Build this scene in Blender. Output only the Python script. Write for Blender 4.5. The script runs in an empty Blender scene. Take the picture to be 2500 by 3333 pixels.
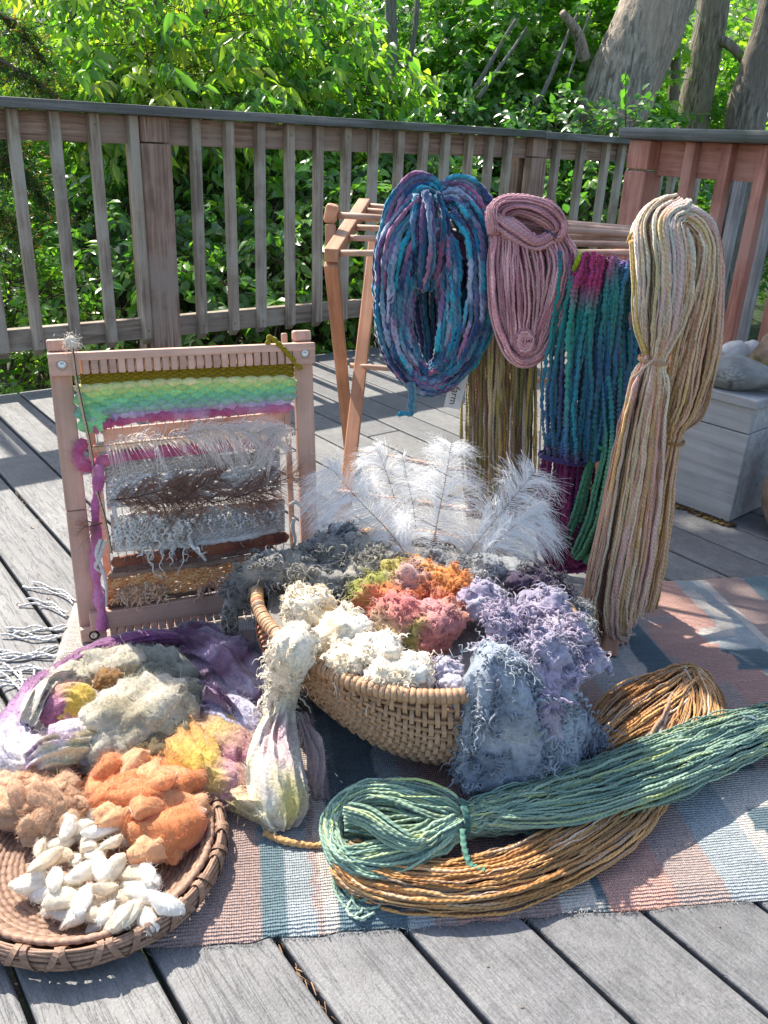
import bpy, bmesh, math, random
import numpy as np
from mathutils import Vector, Matrix

# ------------------------------------------------------------------ camera
random.seed(7)
rng = np.random.default_rng(7)
scene = bpy.context.scene
COL = scene.collection
FPX, CX, CY, CAMH = 2747.0, 1250.0, 1666.5, 1.0
PITCH, ROLL = math.radians(23.766), math.radians(2.709)
_fw = np.array([0, math.cos(PITCH), -math.sin(PITCH)])
_ri0 = np.array([1.0, 0, 0])
_up0 = np.cross(_ri0, _fw)
_ri = math.cos(ROLL)*_ri0 + math.sin(ROLL)*_up0
_up = -math.sin(ROLL)*_ri0 + math.cos(ROLL)*_up0
cam = bpy.data.cameras.new('camera')
cam_o = bpy.data.objects.new('camera', cam)
COL.objects.link(cam_o)
M = Matrix.Identity(4)
for i in range(3):
    M[i][0], M[i][1], M[i][2] = _ri[i], _up[i], -_fw[i]
M[2][3] = CAMH
cam_o.matrix_world = M
cam.sensor_fit = 'VERTICAL'
cam.sensor_height = 36.0
cam.lens = FPX/3333.0*36.0
cam.clip_start, cam.clip_end = 0.05, 300.0
scene.camera = cam_o

# ------------------------------------------------------------------ light
YB = math.radians(38.35)
DB = np.array([-math.sin(YB), math.cos(YB), 0.0])      # along the deck boards, away from the viewer
DN = np.array([math.cos(YB), math.sin(YB), 0.0])       # across the boards, along the back railing
SUN_EL = math.radians(47.5)
SUN = np.array([DB[0]*math.cos(SUN_EL), DB[1]*math.cos(SUN_EL), math.sin(SUN_EL)])
world = bpy.data.worlds.new('World')
scene.world = world
world.use_nodes = True
wn = world.node_tree.nodes
wl = world.node_tree.links
bg = wn['Background']
sky = wn.new('ShaderNodeTexSky')
sky.sky_type = 'NISHITA'
sky.sun_disc = False
sky.sun_elevation = SUN_EL
sky.sun_rotation = -YB
sky.air_density = 1.0
sky.dust_density = 1.6
sky.ozone_density = 0.8
wl.new(sky.outputs[0], bg.inputs[0])
bg.inputs[1].default_value = 0.15
sun = bpy.data.lights.new('sun', 'SUN')
sun.energy = 4.7
sun.angle = math.radians(0.53)
sun.color = (1.0, 0.93, 0.82)
sun_o = bpy.data.objects.new('sun', sun)
COL.objects.link(sun_o)
sun_o.location = (SUN*20).tolist()
sun_o.rotation_euler = Vector((-SUN).tolist()).to_track_quat('-Z', 'Y').to_euler()
scene.view_settings.view_transform = 'Standard'
scene.view_settings.look = 'None'
scene.view_settings.exposure = 0.98
scene.view_settings.gamma = 1.0
scene.render.engine = 'CYCLES'
scene.cycles.use_denoising = True
scene.cycles.max_bounces = 8
scene.cycles.diffuse_bounces = 4
scene.cycles.transmission_bounces = 4
scene.cycles.transparent_max_bounces = 8
scene.cycles.caustics_reflective = False
scene.cycles.caustics_refractive = False

# ------------------------------------------------------------------ measuring helpers (photo pixel -> place)
def ray(px, py):
    return _fw + (px-CX)/FPX*_ri - (py-CY)/FPX*_up
def G(px, py, z=0.0):                       # the point at height z seen at that pixel of the photograph
    d = ray(px, py)
    return np.array([0, 0, CAMH]) + d*((CAMH-z)/-d[2])
def D(px, py, y):                           # the point at depth y
    d = ray(px, py)
    return np.array([0, 0, CAMH]) + d*(y/d[1])
def PX(n, p):                               # n pixels at point p in metres
    return n/FPX*float((np.asarray(p)-np.array([0, 0, CAMH]))@_fw)
def lin(r, g, b, k=1.0):                    # 8-bit colour -> linear albedo
    f = lambda c: (c/255/12.92 if c <= 10 else ((c/255+0.055)/1.055)**2.4)
    return np.array([f(r), f(g), f(b)])*k

# ------------------------------------------------------------------ noise
def _hash(ix, iy, iz, seed):
    h = (ix.astype(np.uint32)*np.uint32(374761393) + iy.astype(np.uint32)*np.uint32(668265263)
         + iz.astype(np.uint32)*np.uint32(2147483647) + np.uint32((seed*1274126177) & 0xffffffff))
    h = (h ^ (h >> np.uint32(13)))*np.uint32(1274126177)
    h = h ^ (h >> np.uint32(16))
    return (h & np.uint32(0xffff)).astype(np.float64)/32767.5 - 1.0
def vnoise(p, seed=0):
    p = np.asarray(p, float)
    i = np.floor(p).astype(np.int64)
    f = p-i
    u = f*f*f*(f*(f*6-15)+10)
    r = 0
    for dx in (0, 1):
        for dy in (0, 1):
            for dz in (0, 1):
                w = (u[..., 0] if dx else 1-u[..., 0])*(u[..., 1] if dy else 1-u[..., 1])*(u[..., 2] if dz else 1-u[..., 2])
                r = r + w*_hash(i[..., 0]+dx, i[..., 1]+dy, i[..., 2]+dz, seed)
    return r
def fbm(p, oct=3, seed=0):
    p = np.asarray(p, float)
    a, r, t = 1.0, 0, 0
    for o in range(oct):
        r = r + a*vnoise(p*2**o, seed+o*17)
        t += a
        a *= 0.5
    return r/t

# ------------------------------------------------------------------ mesh building
def nrm(v):
    return v/np.maximum(np.linalg.norm(v, axis=-1, keepdims=True), 1e-9)
class MB:
    def __init__(self):
        self.v, self.q, self.t, self.c, self.uq, self.ut, self.n = [], [], [], [], [], [], 0
    def add(self, v, q=None, t=None, c=(1, 1, 1), uq=None):
        v = np.asarray(v, float).reshape(-1, 3)
        c = np.asarray(c, float)
        self.v.append(v)
        self.c.append(np.broadcast_to(c, (len(v), 3)) if c.ndim == 1 else c.reshape(-1, 3))
        if q is not None and len(q):
            q = np.asarray(q, np.int64).reshape(-1, 4)
            self.q.append(q+self.n)
            self.uq.append(np.zeros((len(q), 4, 2)) if uq is None else uq.reshape(-1, 4, 2))
        if t is not None and len(t):
            self.t.append(np.asarray(t, np.int64).reshape(-1, 3)+self.n)
        self.n += len(v)
        return self
    def mesh(self, name, mat=None, smooth=True, uv=False):
        me = bpy.data.meshes.new(name)
        v = np.concatenate(self.v) if self.v else np.zeros((0, 3))
        q = np.concatenate(self.q) if self.q else np.zeros((0, 4), np.int64)
        t = np.concatenate(self.t) if self.t else np.zeros((0, 3), np.int64)
        me.vertices.add(len(v))
        me.vertices.foreach_set('co', v.astype(np.float32).ravel())
        nl = len(q)*4+len(t)*3
        me.loops.add(nl)
        me.loops.foreach_set('vertex_index', np.concatenate([q.ravel(), t.ravel()]).astype(np.int32))
        me.polygons.add(len(q)+len(t))
        st = np.concatenate([np.arange(len(q))*4, len(q)*4+np.arange(len(t))*3]).astype(np.int32)
        me.polygons.foreach_set('loop_start', st)
        me.polygons.foreach_set('use_smooth', np.full(len(q)+len(t), smooth))
        ca = me.color_attributes.new('Col', 'FLOAT_COLOR', 'POINT')
        c = np.concatenate(self.c) if self.c else np.zeros((0, 3))
        ca.data.foreach_set('color', np.concatenate([c, np.ones((len(c), 1))], 1).astype(np.float32).ravel())
        if uv:
            ul = me.uv_layers.new(name='UVMap')
            uu = [x.reshape(-1, 2) for x in self.uq]+[np.zeros((len(t)*3, 2))]
            ul.data.foreach_set('uv', np.concatenate(uu).astype(np.float32).ravel())
        me.update(calc_edges=True)
        if mat:
            me.materials.append(mat)
        return me
    def build(self, name, mat, parent=None, smooth=True, uv=False, **kw):
        return link(name, self.mesh(name, mat, smooth, uv), parent, **kw)
def link(name, data, parent=None, loc=None, rot=None, label=None, cat=None, group=None, kind=None):
    o = bpy.data.objects.new(name, data)
    COL.objects.link(o)
    if parent is not None:
        o.parent = parent
    if loc is not None:
        o.location = [float(x) for x in loc]
    if rot is not None:
        o.rotation_euler = [float(x) for x in rot]
    for k, val in (('label', label), ('category', cat), ('group', group), ('kind', kind)):
        if val:
            o[k] = val
    return o
def thing(name, label, cat, loc=(0, 0, 0), rot=(0, 0, 0), group=None, kind=None):
    return link(name, None, None, loc, rot, label, cat, group, kind)

def tubes(mb, paths, rad, sides=6, col=(1, 1, 1), ell=0.0, pitch=0.02, flat=None):
    """paths [S,N,3]; one tube per strand; ell = two-ply lobes turning with the given pitch"""
    P = np.asarray(paths, float)
    if P.ndim == 2:
        P = P[None]
    S, N, _ = P.shape
    R = np.broadcast_to(np.asarray(rad, float), (S, N)) if np.ndim(rad) != 1 or len(np.atleast_1d(rad)) == N else np.broadcast_to(np.asarray(rad)[:, None], (S, N))
    T = nrm(np.gradient(P, axis=1))
    ref = np.array([0.13, 0.29, 0.95])
    U = np.zeros_like(P)
    u = np.cross(T[:, 0], ref)
    bad = np.linalg.norm(u, axis=1) < 0.15
    u[bad] = np.cross(T[bad, 0], np.array([1.0, 0.1, 0]))
    u = nrm(u)
    for k in range(N):
        u = nrm(u-(u*T[:, k]).sum(-1, keepdims=True)*T[:, k])
        U[:, k] = u
    W = np.cross(T, U)
    s = np.concatenate([np.zeros((S, 1)), np.cumsum(np.linalg.norm(np.diff(P, axis=1), axis=-1), 1)], 1)
    th = np.arange(sides)/sides*2*math.pi
    rr = R[:, :, None]*np.ones(sides)
    if ell:
        ph = s/pitch*2*math.pi*0.5
        rr = rr*(1+ell*np.cos(2*(th[None, None]-ph[:, :, None])))
    a, b = np.cos(th), np.sin(th)
    if flat is not None:
        b = b*flat
    V = P[:, :, None]+rr[..., None]*(a[None, None, :, None]*U[:, :, None]+b[None, None, :, None]*W[:, :, None])
    idx = np.arange(S*N*sides).reshape(S, N, sides)
    k2 = (np.arange(sides)+1) % sides
    q = np.stack([idx[:, :-1], idx[:, :-1][:, :, k2], idx[:, 1:][:, :, k2], idx[:, 1:]], -1)
    uu0 = np.broadcast_to(np.arange(sides)/sides, (S, N-1, sides))
    uu1 = uu0+1.0/sides
    v0 = np.broadcast_to(s[:, :-1, None], (S, N-1, sides))
    v1 = np.broadcast_to(s[:, 1:, None], (S, N-1, sides))
    uq = np.stack([np.stack([uu0, v0], -1), np.stack([uu1, v0], -1), np.stack([uu1, v1], -1), np.stack([uu0, v1], -1)], -2)
    C = np.asarray(col, float)
    if C.ndim == 1:
        C = np.broadcast_to(C, (S, N, sides, 3))
    elif C.ndim == 2 and C.shape[0] == S:
        C = np.broadcast_to(C[:, None, None], (S, N, sides, 3))
    elif C.ndim == 2:
        C = np.broadcast_to(C[None, :, None], (S, N, sides, 3))
    else:
        C = np.broadcast_to(C[:, :, None], (S, N, sides, 3))
    mb.add(V.reshape(-1, 3), q.reshape(-1, 4), None, C.reshape(-1, 3), uq.reshape(-1, 4, 2))
    # end caps as fans
    caps = []
    for e in (0, N-1):
        base = idx[:, e]
        for k in range(1, sides-1):
            caps.append(np.stack([base[:, 0], base[:, k+1] if e == 0 else base[:, k], base[:, k] if e == 0 else base[:, k+1]], -1))
    mb.t.append(np.concatenate(caps)+mb.n-S*N*sides)
def ribbons(mb, paths, wid, side, col=(1, 1, 1)):
    """flat thin ribbons: paths [S,N,3], width [N] or scalar, side [S,3]"""
    P = np.asarray(paths, float)
    S, N, _ = P.shape
    w = np.broadcast_to(np.asarray(wid, float), (S, N))[..., None]
    T = nrm(np.gradient(P, axis=1))
    sd = nrm(np.cross(T, np.broadcast_to(np.asarray(side, float)[:, None] if np.ndim(side) == 2 else np.asarray(side, float), P.shape)))
    V = np.stack([P-sd*w, P+sd*w], 2)
    idx = np.arange(S*N*2).reshape(S, N, 2)
    q = np.stack([idx[:, :-1, 0], idx[:, :-1, 1], idx[:, 1:, 1], idx[:, 1:, 0]], -1)
    C = np.asarray(col, float)
    if C.ndim == 1:
        C = np.broadcast_to(C, (S, N, 2, 3))
    elif C.ndim == 2:
        C = np.broadcast_to(C[:, None, None], (S, N, 2, 3))
    else:
        C = np.broadcast_to(C[:, :, None], (S, N, 2, 3))
    mb.add(V.reshape(-1, 3), q.reshape(-1, 4), None, C.reshape(-1, 3))
def box(mb, c, s, R=None, col=(1, 1, 1)):
    o = np.array([[x, y, z] for x in (-.5, .5) for y in (-.5, .5) for z in (-.5, .5)])*np.asarray(s, float)
    if R is not None:
        o = o@np.asarray(R, float).T
    mb.add(o+np.asarray(c, float), [[0, 1, 3, 2], [4, 6, 7, 5], [0, 4, 5, 1], [2, 3, 7, 6], [0, 2, 6, 4], [1, 5, 7, 3]], None, col)
def bev_box(name, s, bev, mat, seg=2, taper=None, cuts=0):
    bm = bmesh.new()
    bmesh.ops.create_cube(bm, size=1.0)
    for v in bm.verts:
        v.co.x *= s[0]; v.co.y *= s[1]; v.co.z *= s[2]
    if bev:
        bmesh.ops.bevel(bm, geom=list(bm.edges), offset=bev, segments=seg, affect='EDGES', profile=0.5)
    if taper:
        for v in bm.verts:
            taper(v)
    me = bpy.data.meshes.new(name)
    bm.to_mesh(me)
    bm.free()
    ca = me.color_attributes.new('Col', 'FLOAT_COLOR', 'POINT')
    ca.data.foreach_set('color', np.ones(len(me.vertices)*4, np.float32))
    if mat:
        me.materials.append(mat)
    return me
def basis(x, z=(0, 0, 1)):
    x = nrm(np.asarray(x, float)); z = np.asarray(z, float)
    y = nrm(np.cross(z, x)); z2 = np.cross(x, y)
    return np.stack([x, y, z2], 1)
def place(o, p, R):
    m = Matrix.Identity(4)
    for i in range(3):
        for j in range(3):
            m[i][j] = float(R[i][j])
        m[i][3] = float(p[i])
    o.matrix_world = m
    return o
def beam(name, mesh_or_size, p0, p1, mat=None, parent=None, up=(0, 0, 1), bev=0.003, **kw):
    """a bar from p0 to p1; size = (width, height)"""
    p0, p1 = np.asarray(p0, float), np.asarray(p1, float)
    L = np.linalg.norm(p1-p0)
    me = bev_box(name, (L, mesh_or_size[0], mesh_or_size[1]), bev, mat)
    o = link(name, me, parent, **kw)
    R = basis(p1-p0, up)
    m = Matrix.Identity(4)
    for i in range(3):
        for j in range(3):
            m[i][j] = float(R[i][j])
        m[i][3] = float((p0[i]+p1[i])/2)
    o.matrix_local = m
    return o
def catmull(P, n, closed=False):
    P = np.asarray(P, float)
    if closed:
        Q = np.concatenate([P[-1:], P, P[:2]])
    else:
        Q = np.concatenate([2*P[:1]-P[1:2], P, 2*P[-1:]-P[-2:-1]])
    m = len(Q)-3
    t = np.linspace(0, m-1e-6, n)
    i = t.astype(int)
    f = (t-i)[:, None]
    a, b, c, d = Q[i], Q[i+1], Q[i+2], Q[i+3]
    return 0.5*(2*b+(c-a)*f+(2*a-5*b+4*c-d)*f*f+(3*b-a-3*c+d)*f**3)
_ico = {}
def ico(sub):
    if sub not in _ico:
        bm = bmesh.new()
        bmesh.ops.create_icosphere(bm, subdivisions=sub, radius=1.0)
        _ico[sub] = (np.array([v.co[:] for v in bm.verts]), np.array([[v.index for v in f.verts] for f in bm.faces]))
        bm.free()
    return _ico[sub]

def sub(o, part):
    """make o a sub-part of part without moving it"""
    o.parent = part
    o.matrix_parent_inverse = part.matrix_basis.inverted()
    return o

# ------------------------------------------------------------------ materials
def newmat(name):
    m = bpy.data.materials.new(name)
    m.use_nodes = True
    nt = m.node_tree
    return m, nt.nodes, nt.links, nt.nodes['Principled BSDF']
def nd(N, t, **kw):
    n = N.new('ShaderNode'+t)
    for k, v in kw.items():
        if k in n.inputs:
            n.inputs[k].default_value = v
        else:
            setattr(n, k, v)
    return n
def ramp(N, stops, interp='LINEAR'):
    r = N.new('ShaderNodeValToRGB')
    e = r.color_ramp.elements
    r.color_ramp.interpolation = interp
    while len(e) < len(stops):
        e.new(0.5)
    for k, (p, c) in enumerate(stops):
        e[k].position = p
        e[k].color = (*[float(x) for x in c], 1.0) if len(c) == 3 else c
    return r
def mul(N, L, a, b, fac=1.0, mode='MULTIPLY'):
    m = N.new('ShaderNodeMix')
    m.data_type = 'RGBA'
    m.blend_type = mode
    m.inputs['Factor'].default_value = fac
    for sock, x in ((6, a), (7, b)):
        if hasattr(x, 'is_output'):
            L.new(x, m.inputs[sock])
        else:
            m.inputs[sock].default_value = (*[float(q) for q in x], 1.0)
    return m.outputs[2]
def noise_tex(N, L, vec, scale, detail=3.0, rough=0.55, dist=0.0):
    t = N.new('ShaderNodeTexNoise')
    t.inputs['Scale'].default_value = scale
    t.inputs['Detail'].default_value = detail
    t.inputs['Roughness'].default_value = rough
    t.inputs['Distortion'].default_value = dist
    L.new(vec, t.inputs['Vector'])
    return t.outputs[0]
def obj_vec(N, L, scale=(1, 1, 1), rand=True):
    tc = N.new('ShaderNodeTexCoord')
    mp = N.new('ShaderNodeMapping')
    mp.inputs['Scale'].default_value = scale
    if rand:
        oi = N.new('ShaderNodeObjectInfo')
        ad = N.new('ShaderNodeVectorMath'); ad.operation = 'MULTIPLY_ADD'
        cb = N.new('ShaderNodeCombineXYZ')
        for k in range(3):
            L.new(oi.outputs['Random'], cb.inputs[k])
        L.new(cb.outputs[0], ad.inputs[0])
        ad.inputs[1].default_value = (17.3, 9.1, 23.7)
        L.new(tc.outputs['Object'], ad.inputs[2])
        L.new(ad.outputs[0], mp.inputs[0])
        return mp.outputs[0], oi.outputs['Random']
    L.new(tc.outputs['Object'], mp.inputs[0])
    return mp.outputs[0], None
def bump(N, L, h, strength, dist, B, prev=None):
    b = N.new('ShaderNodeBump')
    b.inputs['Strength'].default_value = strength
    b.inputs['Distance'].default_value = dist
    L.new(h, b.inputs['Height'])
    if prev is not None:
        L.new(prev, b.inputs['Normal'])
    L.new(b.outputs[0], B.inputs['Normal'])
    return b.outputs[0]
def wood(name, c_dark, c_mid, c_light, rough=0.75, grain=1.0, stain=None, bumpk=1.0, spec=0.3, knots=False):
    m, N, L, B = newmat(name)
    v, rnd = obj_vec(N, L, (1.2*grain, 26*grain, 26*grain))
    g = noise_tex(N, L, v, 3.0, 5.0, 0.6, 0.6)
    r = ramp(N, [(0.28, c_dark), (0.5, c_mid), (0.72, c_light)])
    L.new(g, r.inputs[0])
    v2, _ = obj_vec(N, L, (3, 3, 3))
    n2 = noise_tex(N, L, v2, 2.2, 4.0)
    r2 = ramp(N, [(0.3, (0.72, 0.72, 0.72)), (0.7, (1.12, 1.12, 1.12))])
    L.new(n2, r2.inputs[0])
    c = mul(N, L, r.outputs[0], r2.outputs[0])
    rr = ramp(N, [(0.0, (0.84, 0.84, 0.84)), (1.0, (1.14, 1.12, 1.1))])
    L.new(rnd, rr.inputs[0])
    c = mul(N, L, c, rr.outputs[0])
    if stain is not None:
        n3 = noise_tex(N, L, v2, 1.1, 5.0, 0.65)
        r3 = ramp(N, [(0.48, (0, 0, 0)), (0.66, (1, 1, 1))])
        L.new(n3, r3.inputs[0])
        mx = N.new('ShaderNodeMix'); mx.data_type = 'RGBA'
        L.new(r3.outputs[0], mx.inputs['Factor'])
        L.new(c, mx.inputs[6])
        mx.inputs[7].default_value = (*[float(x) for x in stain], 1)
        c = mx.outputs[2]
    L.new(c, B.inputs['Base Color'])
    B.inputs['Roughness'].default_value = rough
    B.inputs['Specular IOR Level'].default_value = spec
    bump(N, L, g, 0.5*bumpk, 0.004, B)
    return m
def fibre(name, rough=0.9, sheen=0.4, ply=None, noise=220.0, bumpk=0.4, var=0.25, spec=0.2, trans=0.0, sheen_tint=(1, 1, 1)):
    """dyed fibre: colour from the vertex colours, relief from ply twist / fine noise"""
    m, N, L, B = newmat(name)
    at = N.new('ShaderNodeAttribute'); at.attribute_name = 'Col'
    tc = N.new('ShaderNodeTexCoord')
    n1 = noise_tex(N, L, tc.outputs['Object'], noise, 3.0, 0.6)
    r1 = ramp(N, [(0.25, (1-var,)*3), (0.75, (1+var,)*3)])
    L.new(n1, r1.inputs[0])
    c = mul(N, L, at.outputs['Color'], r1.outputs[0])
    prev = None
    if ply:
        uvn = N.new('ShaderNodeSeparateXYZ')
        L.new(tc.outputs['UV'], uvn.inputs[0])
        a = N.new('ShaderNodeMath'); a.operation = 'MULTIPLY'; a.inputs[1].default_value = 2*math.pi*2
        L.new(uvn.outputs[0], a.inputs[0])
        b = N.new('ShaderNodeMath'); b.operation = 'MULTIPLY_ADD'; b.inputs[1].default_value = 2*math.pi/ply
        L.new(uvn.outputs[1], b.inputs[0]); L.new(a.outputs[0], b.inputs[2])
        s = N.new('ShaderNodeMath'); s.operation = 'SINE'
        L.new(b.outputs[0], s.inputs[0])
        prev = bump(N, L, s.outputs[0], 0.6, 0.0006, B)
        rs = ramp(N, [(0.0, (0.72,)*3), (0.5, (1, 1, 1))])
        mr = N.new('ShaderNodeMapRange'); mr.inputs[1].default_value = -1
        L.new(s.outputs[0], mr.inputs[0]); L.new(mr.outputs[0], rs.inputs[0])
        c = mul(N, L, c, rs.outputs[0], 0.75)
    L.new(c, B.inputs['Base Color'])
    B.inputs['Roughness'].default_value = rough
    B.inputs['Specular IOR Level'].default_value = spec
    B.inputs['Sheen Weight'].default_value = sheen
    B.inputs['Sheen Roughness'].default_value = 0.4
    B.inputs['Sheen Tint'].default_value = (*sheen_tint, 1)
    bump(N, L, n1, bumpk, 0.002, B, prev)
    if trans:
        tr = N.new('ShaderNodeBsdfTranslucent')
        L.new(c, tr.inputs[0])
        mx = N.new('ShaderNodeMixShader'); mx.inputs[0].default_value = trans
        L.new(B.outputs[0], mx.inputs[1]); L.new(tr.outputs[0], mx.inputs[2])
        L.new(mx.outputs[0], N['Material Output'].inputs[0])
    return m
def leafmat(name, k=1.0, trans=0.45, rough=0.32, spec=0.5):
    m, N, L, B = newmat(name)
    at = N.new('ShaderNodeAttribute'); at.attribute_name = 'Col'
    c = mul(N, L, at.outputs['Color'], (k, k, k))
    L.new(c, B.inputs['Base Color'])
    B.inputs['Roughness'].default_value = rough
    B.inputs['Specular IOR Level'].default_value = spec
    tr = N.new('ShaderNodeBsdfTranslucent')
    c2 = mul(N, L, c, (1.35, 1.6, 0.5))
    L.new(c2, tr.inputs[0])
    mx = N.new('ShaderNodeMixShader'); mx.inputs[0].default_value = trans
    L.new(B.outputs[0], mx.inputs[1]); L.new(tr.outputs[0], mx.inputs[2])
    L.new(mx.outputs[0], N['Material Output'].inputs[0])
    return m
def plain(name, col, rough=0.6, metal=0.0, spec=0.4):
    m, N, L, B = newmat(name)
    v, _ = obj_vec(N, L)
    n = noise_tex(N, L, v, 30.0, 3.0)
    r = ramp(N, [(0.3, np.array(col)*0.85), (0.7, np.array(col)*1.12)])
    L.new(n, r.inputs[0]); L.new(r.outputs[0], B.inputs['Base Color'])
    B.inputs['Roughness'].default_value = rough
    B.inputs['Metallic'].default_value = metal
    B.inputs['Specular IOR Level'].default_value = spec
    return m
# ================================================================== THE SETTING
# ---- deck boards
def deck_mat():
    m, N, L, B = newmat('composite_board')
    v, rnd = obj_vec(N, L, (1.0, 1.0, 1.0))
    vs = N.new('ShaderNodeMapping'); vs.inputs['Scale'].default_value = (2.4, 34, 6)
    L.new(v, vs.inputs[0])
    w = noise_tex(N, L, vs.outputs[0], 2.0, 4.0, 0.6, 1.3)
    ab = N.new('ShaderNodeMath'); ab.operation = 'SUBTRACT'; ab.inputs[1].default_value = 0.5
    L.new(w, ab.inputs[0])
    ab2 = N.new('ShaderNodeMath'); ab2.operation = 'ABSOLUTE'
    L.new(ab.outputs[0], ab2.inputs[0])
    line = ramp(N, [(0.0, (0, 0, 0)), (0.012, (0.6,)*3), (0.035, (1, 1, 1))])
    L.new(ab2.outputs[0], line.inputs[0])
    n1 = noise_tex(N, L, v, 260.0, 3.0, 0.7)
    n2 = noise_tex(N, L, v, 3.5, 5.0, 0.6)
    n3 = noise_tex(N, L, v, 34.0, 4.0, 0.65)
    base = ramp(N, [(0.25, (0.135, 0.135, 0.136)), (0.5, (0.185, 0.184, 0.184)), (0.75, (0.245, 0.241, 0.236))])
    L.new(n2, base.inputs[0])
    sp = ramp(N, [(0.3, (0.72,)*3), (0.7, (1.22,)*3)])
    L.new(n1, sp.inputs[0])
    c = mul(N, L, base.outputs[0], sp.outputs[0])
    sp3 = ramp(N, [(0.35, (0.82,)*3), (0.65, (1.1,)*3)])
    L.new(n3, sp3.inputs[0])
    c = mul(N, L, c, sp3.outputs[0])
    ln = ramp(N, [(0.0, (0.72,)*3), (1.0, (1, 1, 1))])
    L.new(line.outputs[0], ln.inputs[0])
    c = mul(N, L, c, ln.outputs[0], 0.7)
    rr = ramp(N, [(0.0, (0.88, 0.88, 0.9)), (1.0, (1.1, 1.09, 1.06))])
    L.new(rnd, rr.inputs[0])
    c = mul(N, L, c, rr.outputs[0])
    L.new(c, B.inputs['Base Color'])
    rg = N.new('ShaderNodeMapRange'); rg.inputs[3].default_value = 0.48; rg.inputs[4].default_value = 0.68
    L.new(n3, rg.inputs[0]); L.new(rg.outputs[0], B.inputs['Roughness'])
    B.inputs['Specular IOR Level'].default_value = 0.45
    p = bump(N, L, line.outputs[0], 0.5, 0.0016, B)
    bump(N, L, n1, 0.55, 0.0016, B, p)
    return m
M_deck = deck_mat()
M_screw = plain('screw_steel', (0.16, 0.12, 0.1), 0.45, 0.8)
PITCHB, BW = 0.1513, 0.1428
deck = link('deck', None, kind='structure')
R_b = basis(DB)
_bm_cache = {}
def board_mesh(L):
    k = round(L, 2)
    if k not in _bm_cache:
        _bm_cache[k] = bev_box('board', (L, BW, 0.034), 0.0045, M_deck, 3)
    return _bm_cache[k]
mb_s = MB()
for k in range(-9, 31):
    right = 0.1063+PITCHB*k
    c = right-BW/2
    d0, d1 = (0.28, 3.525)
    if c < -0.35:
        d0 = 0.75
    if c > 0.4:
        d0 = -0.7
    if c > 2.95:
        d0 = 2.0
    jog = random.uniform(-0.006, 0.004)
    cuts = [d0, d1+jog]
    if 1.25 < c < 1.45 or 1.75 < c < 1.9:                  # two boards are butted out of two lengths
        cuts = [d0, 2.36, d1+jog]
    for a, b in zip(cuts[:-1], cuts[1:]):
        o = link('board', board_mesh(b-a-0.003), deck)
        place(o, DN*c+DB*((a+b)/2)+np.array([0, 0, -0.017+random.uniform(-.0008, .0008)]), R_b)
    for dd in (0.98, 1.39, 1.80, 2.21, 2.62, 3.03, 3.44):
        for s in (-0.045, 0.045):
            p = DN*(c+s+random.uniform(-.006, .006))+DB*(dd+random.uniform(-.012, .012))
            t = np.arange(7)/7*2*math.pi
            ring = np.stack([p[0]+0.0050*np.cos(t), p[1]+0.0050*np.sin(t), np.full(7, 0.0009)], 1)
            n0 = np.array([p[0], p[1], -0.0025])
            mb_s.add(np.concatenate([ring, n0[None]]), None, [[i, (i+1) % 7, 7] for i in range(7)])
mb_s.build('screw_heads', M_screw, deck, kind='stuff')
M_joist = wood('joist_wood', (0.03, 0.025, 0.02), (0.06, 0.05, 0.04), (0.1, 0.085, 0.07))
for dd in (0.6, 1.2, 1.8, 2.4, 3.0, 3.47):
    beam('joist', (0.04, 0.18), DN*-1.5+DB*dd+np.array([0, 0, -0.127]), DN*4.7+DB*dd+np.array([0, 0, -0.127]), M_joist, deck)
M_soil = plain('debris_soil', (0.09, 0.065, 0.045), 0.95)
M_needle = fibre('dry_litter', 0.8, 0.0, None, 60, 0.1)
mb = MB()                                               # dry needles and crumbs caught in the gaps
for k, lo, hi, n in ((2, 0.5, 0.84, 46), (0, 0.55, 0.8, 10), (3, 2.2, 3.2, 30), (1, 0.5, 0.7, 14)):
    g = 0.1063+PITCHB*k+(PITCHB-BW)/2
    for _ in range(n):
        p = DN*(g+random.uniform(-.005, .005))+DB*random.uniform(lo, hi)+np.array([0, 0, -0.008+random.uniform(-.006, .006)])
        a = random.uniform(-.6, .6)
        d = (DB*math.cos(a)+DN*math.sin(a)*0.7+np.array([0, 0, random.uniform(-.2, .3)]))*random.uniform(.004, .014)
        tubes(mb, np.stack([p-d, p, p+d])[None], random.uniform(.0004, .0011), 4, np.array([.3, .19, .12])*random.uniform(.5, 1.5))
for _ in range(70):                                     # crumbs and bud scales on the boards
    p = np.array([random.uniform(-.9, 1.0), random.uniform(.55, 2.6), .0012])
    blob_ = ico(1)
    mb.add(blob_[0]*np.array([random.uniform(.001, .003), random.uniform(.0008, .0018), .0012])+p, None, blob_[1], np.array([.2, .13, .08])*random.uniform(.5, 1.6))
mb.build('leaf_litter', M_needle, deck, kind='stuff')

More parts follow.
